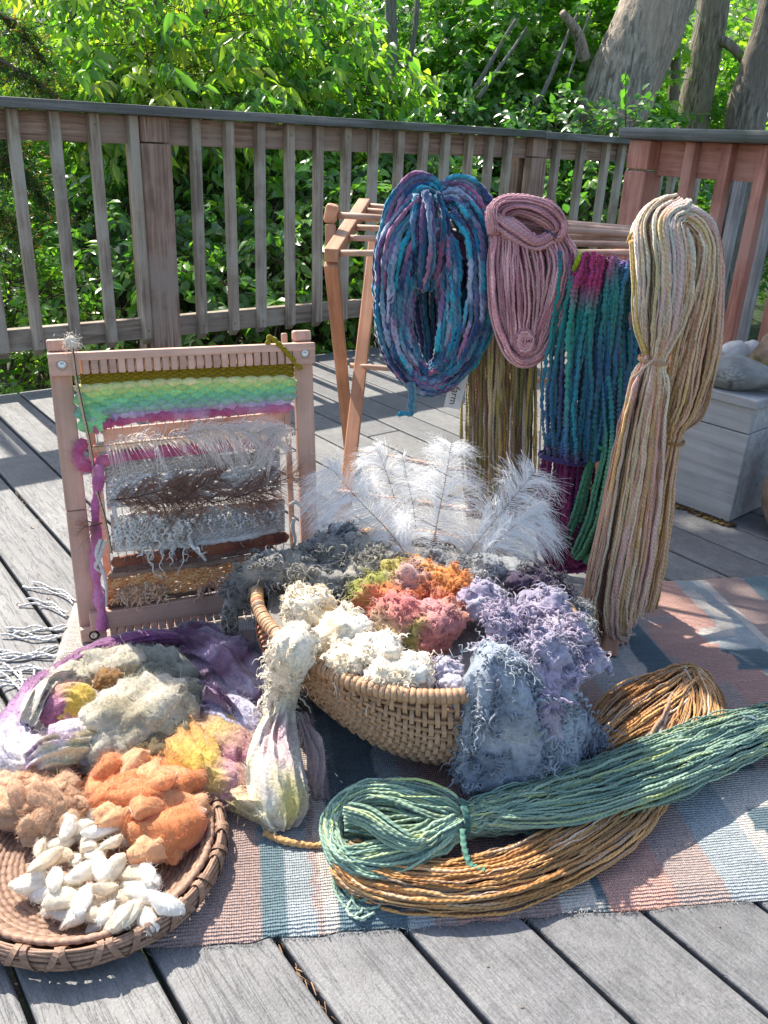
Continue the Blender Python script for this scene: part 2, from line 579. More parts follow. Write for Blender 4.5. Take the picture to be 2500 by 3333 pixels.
# ---- back railing
M_cap = wood('weathered_cap', (0.09, 0.092, 0.09), (0.17, 0.17, 0.16), (0.28, 0.275, 0.255), 0.7, 0.8, (0.07, 0.085, 0.06))
M_rail = wood('weathered_railing', (0.15, 0.09, 0.065), (0.34, 0.225, 0.165), (0.5, 0.37, 0.285), 0.85, 1.0, (0.34, 0.27, 0.22), 1.6)
M_bal = wood('weathered_baluster', (0.2, 0.15, 0.11), (0.38, 0.31, 0.24), (0.54, 0.46, 0.37), 0.85, 1.0, (0.42, 0.38, 0.31), 1.6)
M_red = wood('red_stained_wood', (0.28, 0.1, 0.07), (0.47, 0.205, 0.145), (0.62, 0.32, 0.24), 0.8, 1.0, (0.48, 0.25, 0.19), 1.8)
M_greybal = wood('grey_baluster', (0.22, 0.22, 0.22), (0.4, 0.4, 0.4), (0.54, 0.54, 0.53), 0.85, 1.0, None, 1.2)
def on_db(px, py, dist):
    d = ray(px, py)
    return np.array([0, 0, CAMH])+d*(dist/(d@DB))
def rp(dn, db, z):
    return DN*dn+DB*db+np.array([0, 0, z])
rail = thing('deck_railing', 'long weathered brown railing with grey cap along the back of the deck', 'railing', rp(1.5, 3.6, 0))
RO = rp(1.5, 3.6, 0)
def rpart(name, size, a, b, mat, par=rail, up=(0, 0, 1), bev=0.003):
    return beam(name, size, np.asarray(a)-RO, np.asarray(b)-RO, mat, par, up, bev)
dnj = on_db(1777, 433, 3.5)@DN
rpart('cap_board', (0.15, 0.036), rp(-1.3, 3.572, 1.066), rp(dnj-.002, 3.572, 1.066), M_cap, bev=0.004)
rpart('cap_board', (0.15, 0.036), rp(dnj+.002, 3.576, 1.062), rp(5.1, 3.576, 1.056), M_cap, bev=0.004)
rpart('top_beam', (0.04, 0.105), rp(-1.3, 3.622, 0.993), rp(5.1, 3.622, 0.993), M_rail)
rpart('bottom_beam', (0.04, 0.09), rp(-1.3, 3.622, 0.19), rp(5.1, 3.622, 0.19), M_bal)
bx = [(37, 354), (175, 362), (306, 368), (435, 372), (637, 383), (750, 390), (850, 396), (950, 402), (1045, 406), (1137, 412), (1225, 420),
      (1309, 425), (1388, 428), (1461, 434), (1536, 438), (1603, 444), (1664, 448), (1823, 462), (1905, 466), (1985, 472)]
bdn = [on_db(x, y, 3.56)@DN for x, y in bx]
last = bdn[-1]
bdn = [bdn[0]-0.14, bdn[0]-0.28]+bdn+[last+0.14*i for i in range(1, 8)]
def bal_mesh(h, w, mat, name='baluster'):
    def tp(v):
        if v.co.x < -h/2+0.02 and v.co.y > 0:
            v.co.x += 0.028
    return bev_box(name, (h, w, w), 0.0025, mat, 1, tp)
bal_me = bal_mesh(0.925, 0.040, M_bal)
for i, dnv in enumerate(bdn):
    o = link('baluster', bal_me, rail)
    R = basis(np.array([random.uniform(-.006, .006), random.uniform(-.004, .004), 1.0]), -DB)
    # local y must face the viewer so that the cut foot looks inward
    R = np.stack([R[:, 0], -DB-R[:, 0]*(-DB@R[:, 0]), R[:, 1]], 1)
    R[:, 2] = np.cross(R[:, 0], R[:, 1])
    m = Matrix.Identity(4)
    p = rp(dnv, 3.58, 0.5855)-RO
    for a in range(3):
        for b in range(3):
            m[a][b] = float(R[a][b])
        m[a][3] = float(p[a])
    o.matrix_local = m
mbn = MB()
for dnv in bdn:                                          # nail heads
    for zz in (1.0, .19):
        p = rp(dnv+random.uniform(-.006, .006), 3.5594, zz+random.uniform(-.01, .01))-RO
        t_ = np.arange(7)/7*2*math.pi
        mbn.add(np.concatenate([p+DN*(.0038*np.cos(t_))[:, None]+np.array([0, 0, 1.])*(.0038*np.sin(t_))[:, None], (p+DB*.001)[None]]), None, [[i_, 7, (i_+1) % 7] for i_ in range(7)])
mbn.build('nail_heads', M_screw, rail, kind='stuff')
for px, w in ((506, 0.125), (1751, 0.12)):
    dnv = on_db(px, 500, 3.56)@DN
    po_ = rpart('post', (w, 0.06), rp(dnv, 3.571, -0.3), rp(dnv, 3.571, 0.946), M_rail, up=tuple(DB), bev=0.004)
    sub(rpart('post_block', (w*0.96, 0.054), rp(dnv, 3.573, 0.951), rp(dnv, 3.573, 1.047), M_rail, up=tuple(DB), bev=0.003), po_)
    rpart('post_core', (w*0.98, 0.08), rp(dnv, 3.685, -0.3), rp(dnv, 3.685, 1.045), M_rail, up=tuple(DB), bev=0.004)

# ---- side railing, stained red, ending in a post at the stairs
PC = np.array([1.0, 3.5, 0])
PC = D(2100, 520, 3.45); PC[2] = 0
srail = thing('deck_railing', 'red stained side railing with a square post and grey rounded cap', 'railing', PC)
def sp(t, off, z):                                  # t along towards the viewer, off outward
    return PC-DB*t+DN*off+np.array([0, 0, z])
def spart(name, size, a, b, mat, up=(0, 0, 1), bev=0.003):
    return beam(name, size, np.asarray(a)-PC, np.asarray(b)-PC, mat, srail, up, bev)
spart('cap_board', (0.16, 0.04), sp(-.085, 0.0, 1.062), sp(1.9, 0.0, 1.062), M_cap, bev=0.014)
po_ = spart('post', (0.098, 0.098), sp(0, 0, -0.3), sp(0, 0, 0.935), M_red, up=tuple(DB), bev=0.005)
sub(spart('post_block', (0.094, 0.094), sp(0, 0, 0.941), sp(0, 0, 1.041), M_red, up=tuple(DB), bev=0.004), po_)
spart('top_beam', (0.04, 0.12), sp(0.05, 0.035, 0.982), sp(1.9, 0.035, 0.982), M_red)
spart('bottom_beam', (0.04, 0.09), sp(0.05, 0.035, 0.12), sp(1.9, 0.035, 0.12), M_red)
for i in range(12):
    t = 0.2+0.142*i
    spart('baluster', (0.04, 0.04), sp(t, -0.006, 0.06), sp(t+random.uniform(-.004, .004), -0.006, 1.041), M_red, up=tuple(DB))
# ---- the grey stair railing beyond it
SC = PC+DN*0.55
grail = thing('stair_railing', 'bare grey railing behind the red side railing', 'railing', SC)
def gpart(name, size, a, b, mat, up=(0, 0, 1)):
    return beam(name, size, np.asarray(a)-SC, np.asarray(b)-SC, mat, grail, up)
gp = lambda t, z: SC-DB*t+np.array([0, 0, z])
gpart('top_beam', (0.04, 0.09), gp(-.1, 0.99), gp(2.3, 0.99), M_greybal)
gpart('bottom_beam', (0.04, 0.09), gp(-.1, 0.0), gp(2.3, 0.0), M_greybal)
for i in range(15):
    gpart('baluster', (0.04, 0.04), gp(0.1+0.145*i, -.1)-DN*0.042, gp(0.1+0.145*i, 1.03)-DN*0.042, M_greybal, tuple(DB))

# ---- ground and wooded slope
def terrain(x, y):
    return -1.15+0.16*np.maximum(0, y-8.5)**1.05+0.25*vnoise(np.stack([x*.4, y*.4, x*0], -1), 3)+0.05*vnoise(np.stack([x*2, y*2, x*0], -1), 4)
def forest_floor():
    m, N, L, B = newmat('forest_floor')
    v, _ = obj_vec(N, L, rand=False)
    n = noise_tex(N, L, v, 1.3, 6.0, 0.65)
    r = ramp(N, [(0.3, (0.02, 0.03, 0.01)), (0.5, (0.035, 0.06, 0.015)), (0.68, (0.07, 0.055, 0.03)), (0.8, (0.12, 0.1, 0.06))])
    L.new(n, r.inputs[0])
    n2 = noise_tex(N, L, v, 22.0, 4.0, 0.7)
    r2 = ramp(N, [(0.3, (0.55,)*3), (0.7, (1.3,)*3)])
    L.new(n2, r2.inputs[0])
    c = mul(N, L, r.outputs[0], r2.outputs[0])
    L.new(c, B.inputs['Base Color'])
    B.inputs['Roughness'].default_value = 0.95
    bump(N, L, n2, 0.8, 0.05, B)
    return m
xs = np.linspace(-60, 60, 121); ys = np.concatenate([np.linspace(-40, 4, 12), np.linspace(4.4, 30, 70), np.linspace(32, 90, 20)])
X, Y = np.meshgrid(xs, ys)
Z = terrain(X, Y)
idx = np.arange(X.size).reshape(X.shape)
q = np.stack([idx[:-1, :-1], idx[:-1, 1:], idx[1:, 1:], idx[1:, :-1]], -1).reshape(-1, 4)
MB().add(np.stack([X, Y, Z], -1).reshape(-1, 3), q).build('ground', forest_floor(), kind='structure')

# ---- leaves
LF_V = np.array([[0, 0, 0], [.28, .5, .10], [.64, .40, .04], [1, 0, -.14], [.64, -.40, .04], [.28, -.5, .10], [.28, 0, 0], [.64, 0, -.04]])
LF_Q = np.array([[1, 2, 7, 6], [6, 7, 4, 5]])
LF_T = np.array([[0, 1, 6], [0, 6, 5], [2, 3, 7], [7, 3, 4]])
LS_V = np.array([[0, 0, 0], [.45, .5, .10], [1, 0, -.12], [.45, -.5, .10], [.5, 0, 0]])
LS_T = np.array([[0, 1, 4], [1, 2, 4], [0, 4, 3], [4, 2, 3]])
# a lobed leaf
LM_V = np.array([[0, 0, 0], [.1, .45, .05], [.4, .28, .02], [.62, .5, 0], [.7, .2, 0], [1, 0, -.1], [.7, -.2, 0], [.62, -.5, 0], [.4, -.28, .02], [.1, -.45, .05], [.4, 0, -.02]])
LM_T = np.array([[0, 1, 10], [1, 2, 10], [2, 3, 4], [2, 4, 10], [4, 5, 10], [5, 6, 10], [6, 7, 8], [10, 6, 8], [8, 9, 10], [9, 0, 10]])
def leaves(mb, pos, d, n, length, width, col, kind='full'):
    V, Q, T = {'full': (LF_V, LF_Q, LF_T), 'small': (LS_V, None, LS_T), 'lobed': (LM_V, None, LM_T)}[kind]
    d = nrm(d)
    s = nrm(np.cross(n, d)); n2 = np.cross(d, s)
    K = len(pos)
    W = pos[:, None]+length[:, None, None]*V[None, :, :1]*d[:, None]+(width[:, None, None]*V[None, :, 1:2])*s[:, None]+length[:, None, None]*V[None, :, 2:]*n2[:, None]
    off = (np.arange(K)*len(V))[:, None, None]
    mb.add(W.reshape(-1, 3), None if Q is None else (Q[None]+off).reshape(-1, 4), (T[None]+off).reshape(-1, 3), np.repeat(col, len(V), 0))
def foliage(mb, mbw, tips, dirs, per, L, W, droop, pal, tw=0.25, kind='full', seed=0, up=0.7, twigs=True):
    """a leafy twig at every tip"""
    r = np.random.default_rng(seed)
    K = len(tips)
    d = nrm(dirs)
    t = (np.arange(per)+r.random((K, per))*0.7)/per
    curve = tips[:, None]+d[:, None]*(t[..., None]*tw)+np.array([0, 0, -1.0])*(t[..., None]**2*tw*0.35*droop)
    side = nrm(np.cross(d, np.array([0, 0, 1.0]))+r.normal(0, .25, (K, 3)))
    sg = np.where(np.arange(per) % 2 == 0, 1.0, -1.0)[None, :, None]
    ld = d[:, None]*0.55+side[:, None]*sg*0.8+np.array([0, 0, -1.0])*droop+r.normal(0, .28, (K, per, 3))
    ln = np.array([-.2, -.28, 1.0])*up+r.normal(0, .42, (K, per, 3))
    n = K*per
    ll = L*r.uniform(.6, 1.2, n)
    ci = r.integers(0, len(pal), K)
    tone = r.uniform(.75, 1.2, (K, 1, 1))*r.uniform(.85, 1.15, (K, per, 1))
    col = (np.asarray(pal)[ci][:, None]*tone).reshape(-1, 3)
    leaves(mb, curve.reshape(-1, 3), ld.reshape(-1, 3), ln.reshape(-1, 3), ll, ll*W, col, kind)
    if twigs and mbw is not None:
        u = np.linspace(-.6, 1, 3)
        pp = tips[:, None]+d[:, None]*(u[None, :, None]*tw)+np.array([0, 0, -1.0])*((np.clip(u, 0, 1)**2)[None, :, None]*tw*0.35*droop)
        tubes(mbw, pp, np.linspace(.004, .0012, 3)[None]*np.ones((K, 1)), 3, (.13, .1, .07))
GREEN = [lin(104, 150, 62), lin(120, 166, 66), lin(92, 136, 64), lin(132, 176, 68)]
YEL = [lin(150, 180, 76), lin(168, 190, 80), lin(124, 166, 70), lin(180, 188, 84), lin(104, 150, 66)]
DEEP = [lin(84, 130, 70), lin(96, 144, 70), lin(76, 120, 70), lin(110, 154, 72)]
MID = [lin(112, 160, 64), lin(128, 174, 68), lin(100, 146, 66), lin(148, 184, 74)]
M_leafA = leafmat('glossy_leaf', 1.0, 0.45, 0.30, 1.0)
M_leafB = leafmat('thin_sunlit_leaf', 1.0, 0.6, 0.32, 0.9)
M_twig = fibre('twig_bark', 0.9, 0.0, None, 90, 0.4)
def bark(name, a, b, c, scale=1.0, patch=None):
    m, N, L, B = newmat(name)
    v, _ = obj_vec(N, L, (9*scale, 9*scale, 1.5*scale))
    n = noise_tex(N, L, v, 3.0, 6.0, 0.65, 0.5)
    r = ramp(N, [(0.3, a), (0.5, b), (0.68, c)])
    L.new(n, r.inputs[0])
    cc = r.outputs[0]
    v2, _ = obj_vec(N, L, (1.6, 1.6, 0.9))
    n2 = noise_tex(N, L, v2, 2.4, 5.0, 0.6)
    r2 = ramp(N, [(0.46, (0, 0, 0)), (0.58, (1, 1, 1))])
    L.new(n2, r2.inputs[0])
    mx = N.new('ShaderNodeMix'); mx.data_type = 'RGBA'
    L.new(r2.outputs[0], mx.inputs['Factor']); L.new(cc, mx.inputs[6])
    mx.inputs[7].default_value = (*[float(x) for x in (patch if patch is not None else b)], 1)
    c2 = mul(N, L, mx.outputs[2], r.outputs[0], 0.35, 'OVERLAY')
    L.new(c2, B.inputs['Base Color'])
    B.inputs['Roughness'].default_value = 0.92
    bump(N, L, n, 1.0, 0.06/scale, B)
    return m
M_bark = bark('furrowed_bark', (0.10, 0.08, 0.065), (0.42, 0.365, 0.31), (0.66, 0.6, 0.53), 1.3, (0.54, 0.45, 0.37))
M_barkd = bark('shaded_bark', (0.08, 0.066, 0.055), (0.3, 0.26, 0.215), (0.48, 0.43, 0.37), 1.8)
M_barkg = bark('smooth_grey_bark', (0.13, 0.125, 0.115), (0.24, 0.23, 0.21), (0.36, 0.34, 0.31), 3.0)
def trunk(pts, rads, mat, parent, name='trunk', sides=18, lump=0.08, n=40, seed=0, furrow=0.0):
    P = catmull(pts, n); r = catmull(np.stack([np.asarray(rads, float)]*3, 1), n)[:, 0]
    mb = MB()
    tubes(mb, P[None], r[None], sides)
    V = mb.v[0]
    c = np.repeat(P, sides, 0)
    dv = V-c
    k = 1+lump*fbm(V*np.array([5, 5, 2.0])/max(rads[0], .05)*0.12, 3, seed)+lump*0.5*vnoise(V*np.array([14, 14, 3.0])/max(rads[0], .05)*0.2, seed+5)
    if furrow:
        k = k+furrow*((1-np.abs(vnoise(V*np.array([17, 17, 2.2]), seed+11)))**2-.5)+furrow*.5*((1-np.abs(vnoise(V*np.array([38, 38, 5.0]), seed+12)))**2-.5)
    mb.v[0] = c+dv*k[:, None]
    return mb.build(name, mat, parent)
def tree(name, label, pts, rads, mat, seed=0, limbs=(), lump=0.08, sides=18, group=None, n=40, furrow=0.0):
    base = np.asarray(pts[0])
    t = thing(name, label, 'tree', base, group=group)
    trunk([np.asarray(p)-base for p in pts], rads, mat, t, sides=sides, lump=lump, seed=seed, n=n, furrow=furrow)
    for lp, lr in limbs:
        trunk([np.asarray(p)-base for p in lp], lr, mat, t, 'limb', 10, 0.05, 24, seed+3)
    return t, base
def shell_tips(c, r, n, seed, lo=0.45, bias=None):
    g = np.random.default_rng(seed)
    u = nrm(g.normal(size=(n, 3)))
    if bias is not None:
        u = nrm(u+np.asarray(bias))
    rad = (lo+(1-lo)*g.random(n)**0.6)
    lump = 1+0.28*fbm(u*2.3+seed, 2, seed)
    p = np.asarray(c)+u*np.asarray(r)*(rad*lump)[:, None]
    d = u*np.array([1, 1, 0.5])+g.normal(0, .35, (n, 3))
    return p, d
def shrub(label, blobs, pal, n, L, W, droop, mat, per=9, tw=0.25, kind='full', seed=0, cat='shrub', group=None, name='shrub', stems=6, base=None, up=0.7, lo=0.35):
    b0 = np.asarray(blobs[0][0], float)
    base = np.array([b0[0], b0[1], float(terrain(b0[0:1], b0[1:2])[0])]) if base is None else np.asarray(base)
    t = thing(name, label, cat, base, group=group)
    mb, mbw = MB(), MB()
    tot = sum(np.prod(np.asarray(r))**(2/3) for _, r in blobs)
    for k, (c, r) in enumerate(blobs):
        nn = int(n*np.prod(np.asarray(r))**(2/3)/tot)
        p, d = shell_tips(c, r, nn, seed*31+k, lo)
        foliage(mb, mbw, p-base, d, per, L, W, droop, pal, tw, kind, seed*7+k, up)
        g = np.random.default_rng(seed*5+k)
        for s in range(stems):
            e = np.asarray(c)+nrm(g.normal(size=3))*np.asarray(r)*0.6
            st = base+np.array([g.normal(0, .12), g.normal(0, .12), -.1])
            m_ = (st+e)/2+np.array([g.normal(0, .15), g.normal(0, .15), .15])
            tubes(mbw, catmull(np.stack([st, m_, e])-base, 10)[None], np.linspace(.014, .004, 10)[None], 5, (.15, .12, .09))
    mb.build('foliage', mat, t)
    mbw.build('stems', M_twig, t)
    return t
# ---- shrubs and trees behind the railing
def bank(x0, x1, tiers, step=210, rx=.5, seed=0):
    """foliage that climbs the slope in steps, every step lying open to the sun"""
    g = np.random.default_rng(seed)
    out = []
    for py, y in tiers:
        for px in np.arange(x0, x1, step*5/y):
            a_, b_ = px+g.uniform(-50, 50), py+g.uniform(-45, 45)
            out.append((D(a_, b_, max(y+g.uniform(-.15, .15), on_db(a_, b_, 4.12)[1])), (rx*g.uniform(.8, 1.2)*y/5, .32*y/5, .21*y/5*g.uniform(.8, 1.25))))
    return out
NT1 = [(1010, 4.35), (880, 4.75), (740, 5.25), (600, 5.8), (470, 6.4)]
shrub('dense glossy green shrub behind the railing left of its wide post', bank(-40, 440, NT1[1:], seed=1), GREEN+DEEP[:2]+MID[:2], 560, .082, .48, .4, M_leafA, 9, .22, seed=1)
shrub('dense glossy dark shrub behind the railing just right of its wide post', bank(440, 900, NT1, seed=2), DEEP+GREEN[:2], 640, .082, .5, .4, M_leafA, 9, .22, seed=2)
shrub('leafy shrub behind the railing by the left end of the drying rack', bank(880, 1330, NT1, seed=3), MID+DEEP, 640, .085, .5, .4, M_leafA, 9, .22, seed=3)
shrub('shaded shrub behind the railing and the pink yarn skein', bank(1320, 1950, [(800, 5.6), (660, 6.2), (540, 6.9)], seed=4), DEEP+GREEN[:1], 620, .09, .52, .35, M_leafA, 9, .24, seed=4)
shrub('bright yellow green sapling with drooping leaves above the railing at left', [(D(300, 230, 5.9), (.75, .5, .5)), (D(560, 140, 6.0), (.7, .5, .55)), (D(520, 330, 5.6), (.7, .45, .35))], YEL, 560, .115, .36, .95, M_leafB, 8, .34, seed=5, base=G(560, 1000, -1.1)*0+np.array([-1.3, 6.0, -1.1]))
shrub('yellow green sapling with drooping leaves above the middle of the railing', [(D(850, 200, 6.5), (.75, .5, .55)), (D(1080, 330, 6.4), (.6, .5, .35)), (D(760, 380, 6.0), (.6, .45, .3))], YEL[:3]+MID[:2]+DEEP[:1], 560, .11, .38, .9, M_leafB, 8, .32, seed=6, base=np.array([-.6, 6.6, -1.1]))
shrub('bright green low plants under the railing at the far left', [(D(70, 1010, 4.35), (.5, .3, .22)), (D(60, 1200, 4.05), (.55, .25, .13)), (D(330, 1150, 4.2), (.4, .25, .12))], MID+YEL[:1], 330, .06, .55, .3, M_leafB, 7, .16, seed=7, cat='plants', name='ground_plants', stems=3)
shrub('low green plants at the deck edge behind the drying rack legs', [(D(1230, 1085, 4.95), (.5, .25, .14)), (D(950, 1100, 4.8), (.45, .25, .1))], MID+GREEN[:2], 240, .06, .55, .3, M_leafA, 7, .16, seed=8, cat='plants', name='ground_plants', stems=3)
shrub('mid green thicket behind the thin grey tree trunk', [(D(1330, 200, 8.2), (1.1, .8, .8)), (D(1560, 330, 8.0), (1.0, .7, .7)), (D(1300, 420, 7.6), (1.0, .6, .5))], MID+DEEP[:2], 900, .1, .55, .5, M_leafB, 9, .3, 'lobed', seed=9, up=.8)
shrub('maple sapling with broad green leaves left of the big leaning trunk', [(D(1700, 120, 8.4), (1.0, .7, .8)), (D(1780, 360, 8.2), (1.0, .7, .6)), (D(1900, 60, 8.8), (.8, .6, .6))], MID+GREEN, 900, .12, .75, .4, M_leafB, 8, .3, 'lobed', seed=10, up=.9)
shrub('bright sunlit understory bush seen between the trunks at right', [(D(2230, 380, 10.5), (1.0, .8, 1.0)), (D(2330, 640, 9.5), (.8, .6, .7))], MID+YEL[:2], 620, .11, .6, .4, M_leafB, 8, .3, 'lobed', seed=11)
shrub('green bush behind the far right tree trunk', [(D(2480, 350, 10.0), (1.0, .8, 1.1)), (D(2500, 620, 8.8), (.6, .5, .8))], MID+GREEN, 560, .11, .6, .4, M_leafB, 8, .3, 'lobed', seed=12)
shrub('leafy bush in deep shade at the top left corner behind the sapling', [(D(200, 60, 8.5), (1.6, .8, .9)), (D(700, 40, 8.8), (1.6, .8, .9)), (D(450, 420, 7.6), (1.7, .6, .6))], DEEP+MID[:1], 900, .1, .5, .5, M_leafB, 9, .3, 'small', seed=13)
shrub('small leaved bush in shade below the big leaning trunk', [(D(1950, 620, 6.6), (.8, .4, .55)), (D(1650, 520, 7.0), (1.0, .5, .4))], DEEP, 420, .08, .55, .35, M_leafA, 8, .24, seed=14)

# a juniper branch hanging in at the left edge
jt = thing('juniper', 'dark feathery juniper with brownish tips at the left edge of the view', 'tree', (-2.9, 4.6, -1.1))
mb, mbw = MB(), MB()
g = np.random.default_rng(21)
trunk([(0, 0, -.2), (.05, 0, 1.2), (0, .1, 2.6), (.02, .1, 4.2)], (.09, .08, .06, .02), M_barkd, jt, lump=.1, sides=10)
jb = np.array([-2.9, 4.6, -1.1])
for pts in ([D(-260, 60, 4.7), D(-60, 160, 4.6), D(90, 250, 4.5), D(190, 320, 4.4)], [D(-300, -80, 4.7), D(-80, 10, 4.7), D(60, 80, 4.6), D(120, 180, 4.6)],
            [D(-250, 420, 4.5), D(-60, 480, 4.4), D(60, 560, 4.4), D(140, 650, 4.4)], [D(-260, 600, 4.5), D(-80, 660, 4.4), D(20, 700, 4.4), D(70, 800, 4.3)],
            [D(-240, 250, 4.6), D(-100, 330, 4.5), D(0, 420, 4.5), D(50, 520, 4.4)]):
    P = catmull(pts, 40)-jb
    tubes(mbw, P[None], np.linspace(.016, .004, 40)[None], 5, (.16, .11, .08))
    for k in range(4, 40):
        for s in range(5):
            d = nrm(g.normal(size=3)*np.array([1, .7, .6])+np.array([.5, -.2, -.7]))
            l = g.uniform(.08, .2)
            tw_ = P[k]+d*np.linspace(0, l, 6)[:, None]+np.array([0, 0, -1])*(np.linspace(0, 1, 6)**2*l*.4)[:, None]
            nl = 14
            tt = g.random(nl)
            pos = P[k]+d*(tt*l)[:, None]+np.array([0, 0, -1])*(tt**2*l*.4)[:, None]
            dd = d+g.normal(0, .6, (nl, 3))
            c = np.where(g.random((nl, 1)) < .16, lin(140, 96, 60)[None], lin(60, 92, 46)[None]*g.uniform(.7, 1.3, (nl, 1)))
            leaves(mb, pos, dd, g.normal(size=(nl, 3)), g.uniform(.02, .045, nl), np.full(nl, .006), c, 'small')
mb.build('foliage', M_leafB, jt)
mbw.build('stems', M_twig, jt)

# big leaning trunk and its neighbours; the crowns stand above the picture and shade the right of the deck
def crown(t, base, blobs, pal, n, L, seed, kind='lobed', per=8, mat=None):
    mb, mbw = MB(), MB()
    for k, (c, r, nn) in enumerate(blobs):
        p, d = shell_tips(c, r, nn, seed+k, 0.15)
        foliage(mb, mbw, p-base, d, per, L, .75, .35, pal, .32, kind, seed+k, 1.0)
    cr_ = mb.build('crown', mat or M_leafB, t)
    sub(mbw.build('twigs', M_twig, t), cr_)
by = 7.4
tb = D(1790, 900, by); tb[2] = -1.2
bigpts = [tb+np.array([-.15, 0, 0]), D(1930, 560, by), D(2015, 300, by), D(2143, 0, by), D(2310, -420, by), D(2450, -1000, by)]
big, bb = tree('maple_tree', 'big leaning maple with furrowed grey brown trunk behind the railing', bigpts, (.40, .30, .275, .262, .24, .2), M_bark, 2, lump=.07, sides=72, n=170, furrow=.055,
               limbs=[([D(2330, -480, by), D(2000, -900, by-.4), np.array([-.2, 6.2, 5.2]), np.array([-1.2, 5.2, 5.0])], (.12, .09, .06, .03)),
                      ([D(2400, -760, by), D(2200, -1200, by-.8), np.array([.9, 5.4, 5.4]), np.array([.2, 4.6, 5.0])], (.11, .08, .05, .03)),
                      ([D(1900, 190, by), D(1880, 110, by-.1), D(1830, 40, by-.2)], (.05, .04, .025))])

crown(big, bb, [(np.asarray(t_)+SUN*6.0+np.array([0, 0, .0]), r_, n_) for t_, r_, n_ in (((1.0, 2.05, 0), (.30, .20, .12), 26), ((1.25, 2.35, 0), (.36, .22, .15), 40), ((.85, 2.35, 0), (.22, .14, .1), 16), ((1.15, 1.75, 0), (.25, .15, .1), 18), ((1.3, 2.0, .45), (.4, .3, .15), 44), ((1.0, 1.3, 0), (.2, .12, .1), 9), ((1.6, 2.9, 0), (.5, .3, .2), 60))]
      + [(np.array([x, y, z]), (.7, .6, .35), 60) for x, y, z in ((1.9, 6.6, 6.2), (2.8, 7.2, 6.6), (2.2, 8.2, 7.2), (3.4, 7.8, 7.4))], MID, 0, .13, 90)
thin, tb_ = tree('young_tree', 'slender grey tree trunk rising above the middle of the railing', [D(1300, 900, 7.2)*np.array([1, 1, 0])+np.array([0, 0, -1.2]), D(1290, 420, 7.2), D(1278, 200, 7.2), D(1270, -60, 7.2), D(1262, -500, 7.3)], (.055, .045, .042, .04, .03), M_barkg, 5, lump=.05, sides=12)
tree('young_tree', 'thin bent grey stem just right of the slender trunk', [D(1345, 700, 7.3)*np.array([1, 1, 0])+np.array([0, 0, -1.2]), D(1335, 390, 7.3), D(1332, 220, 7.3), D(1355, 60, 7.3), D(1370, -200, 7.3)], (.03, .025, .022, .02, .012), M_barkg, 6, lump=.04, sides=10)
tree('young_tree', 'double dark stem behind the yellow green sapling', [D(640, 700, 6.9)*np.array([1, 1, 0])+np.array([0, 0, -1.2]), D(655, 300, 6.9), D(668, 120, 6.9), D(680, -40, 6.9), D(690, -400, 6.9)], (.05, .045, .04, .036, .03), M_barkg, 7, lump=.06, sides=12, limbs=[([D(655, 300, 6.9), D(655, 150, 6.85), D(662, -20, 6.85), D(668, -300, 6.9)], (.03, .028, .025, .02))])
tree('beech_tree', 'dark straight trunk right of the big leaning maple', [D(2190, 900, 9.5)*np.array([1, 1, 0])+np.array([0, 0, -1.0]), D(2245, 440, 9.5), D(2290, 200, 9.5), D(2325, 0, 9.5), D(2380, -500, 9.5)], (.2, .17, .16, .15, .13), M_barkd, 8, lump=.06, sides=36, n=80, furrow=.05, limbs=[([D(2305, 120, 9.5), D(2380, 150, 9.3), D(2440, 230, 9.2), D(2460, 330, 9.2)], (.05, .045, .04, .03))])
tree('beech_tree', 'thin dark trunk close to the right side of the leaning maple', [D(2150, 900, 9.0)*np.array([1, 1, 0])+np.array([0, 0, -1.0]), D(2180, 440, 9.0), D(2195, 260, 9.0), D(2205, 60, 9.0), D(2225, -400, 9.0)], (.06, .055, .05, .045, .035), M_barkd, 9, lump=.05, sides=12)
tree('beech_tree', 'furrowed trunk at the right edge of the view', [D(2380, 900, 8.0)*np.array([1, 1, 0])+np.array([0, 0, -1.0]), D(2420, 440, 8.0), D(2470, 230, 8.0), D(2520, 40, 8.0), D(2620, -500, 8.0)], (.2, .165, .15, .14, .12), M_barkd, 10, lump=.08, sides=36, n=80, furrow=.06)
for i, (lab, a, b, r0) in enumerate((('bare dead branch leaning left of the maple sapling, lowest of three', (1475, 400), (1645, 120), .022), ('second bare leaning branch above the railing, nearest the maple', (1705, 430), (1850, 110), .02), ('thin bare twig leaning beside the two dead branches', (1780, 430), (1900, 100), .010), ('short bare stick above the dead branches', (1625, 220), (1700, 110), .014))):
    p, q_ = D(a[0], a[1], 7.1), D(b[0], b[1], 7.3)
    e = p+(p-q_)*.9; e[2] = max(e[2], -1.1)
    mb = MB()
    P = catmull(np.stack([e, p, (p+q_)/2+np.array([.02, 0, .02]), q_, q_+(q_-p)*.2])-e, 30)
    tubes(mb, P[None], np.linspace(r0*1.2, r0*.5, 30)[None], 8, (1, 1, 1))
    mb.build('dead_branch', M_barkg, None, loc=e, label=lab, cat='branch')
# the wood farther up the slope
mb, mbw = MB(), MB()
g = np.random.default_rng(77)
for k in range(70):
    y = g.uniform(11, 26); x = g.uniform(-.62, .66)*y
    z = float(terrain(np.array([x]), np.array([y]))[0])+g.uniform(.6, 4.2)*min(1.5, y/13)
    p, d = shell_tips((x, y, z), (1.5, 1.1, 1.1), 60, 500+k, .3)
    foliage(mb, None, p, d, 7, .2, .55, .4, [MID, GREEN, DEEP, YEL[:3]][k % 4], .5, 'small', 600+k, .8, False)
mb.build('distant_wood', M_leafB, None, kind='stuff', label='sunlit green wood covering the slope behind the garden', cat='wood')
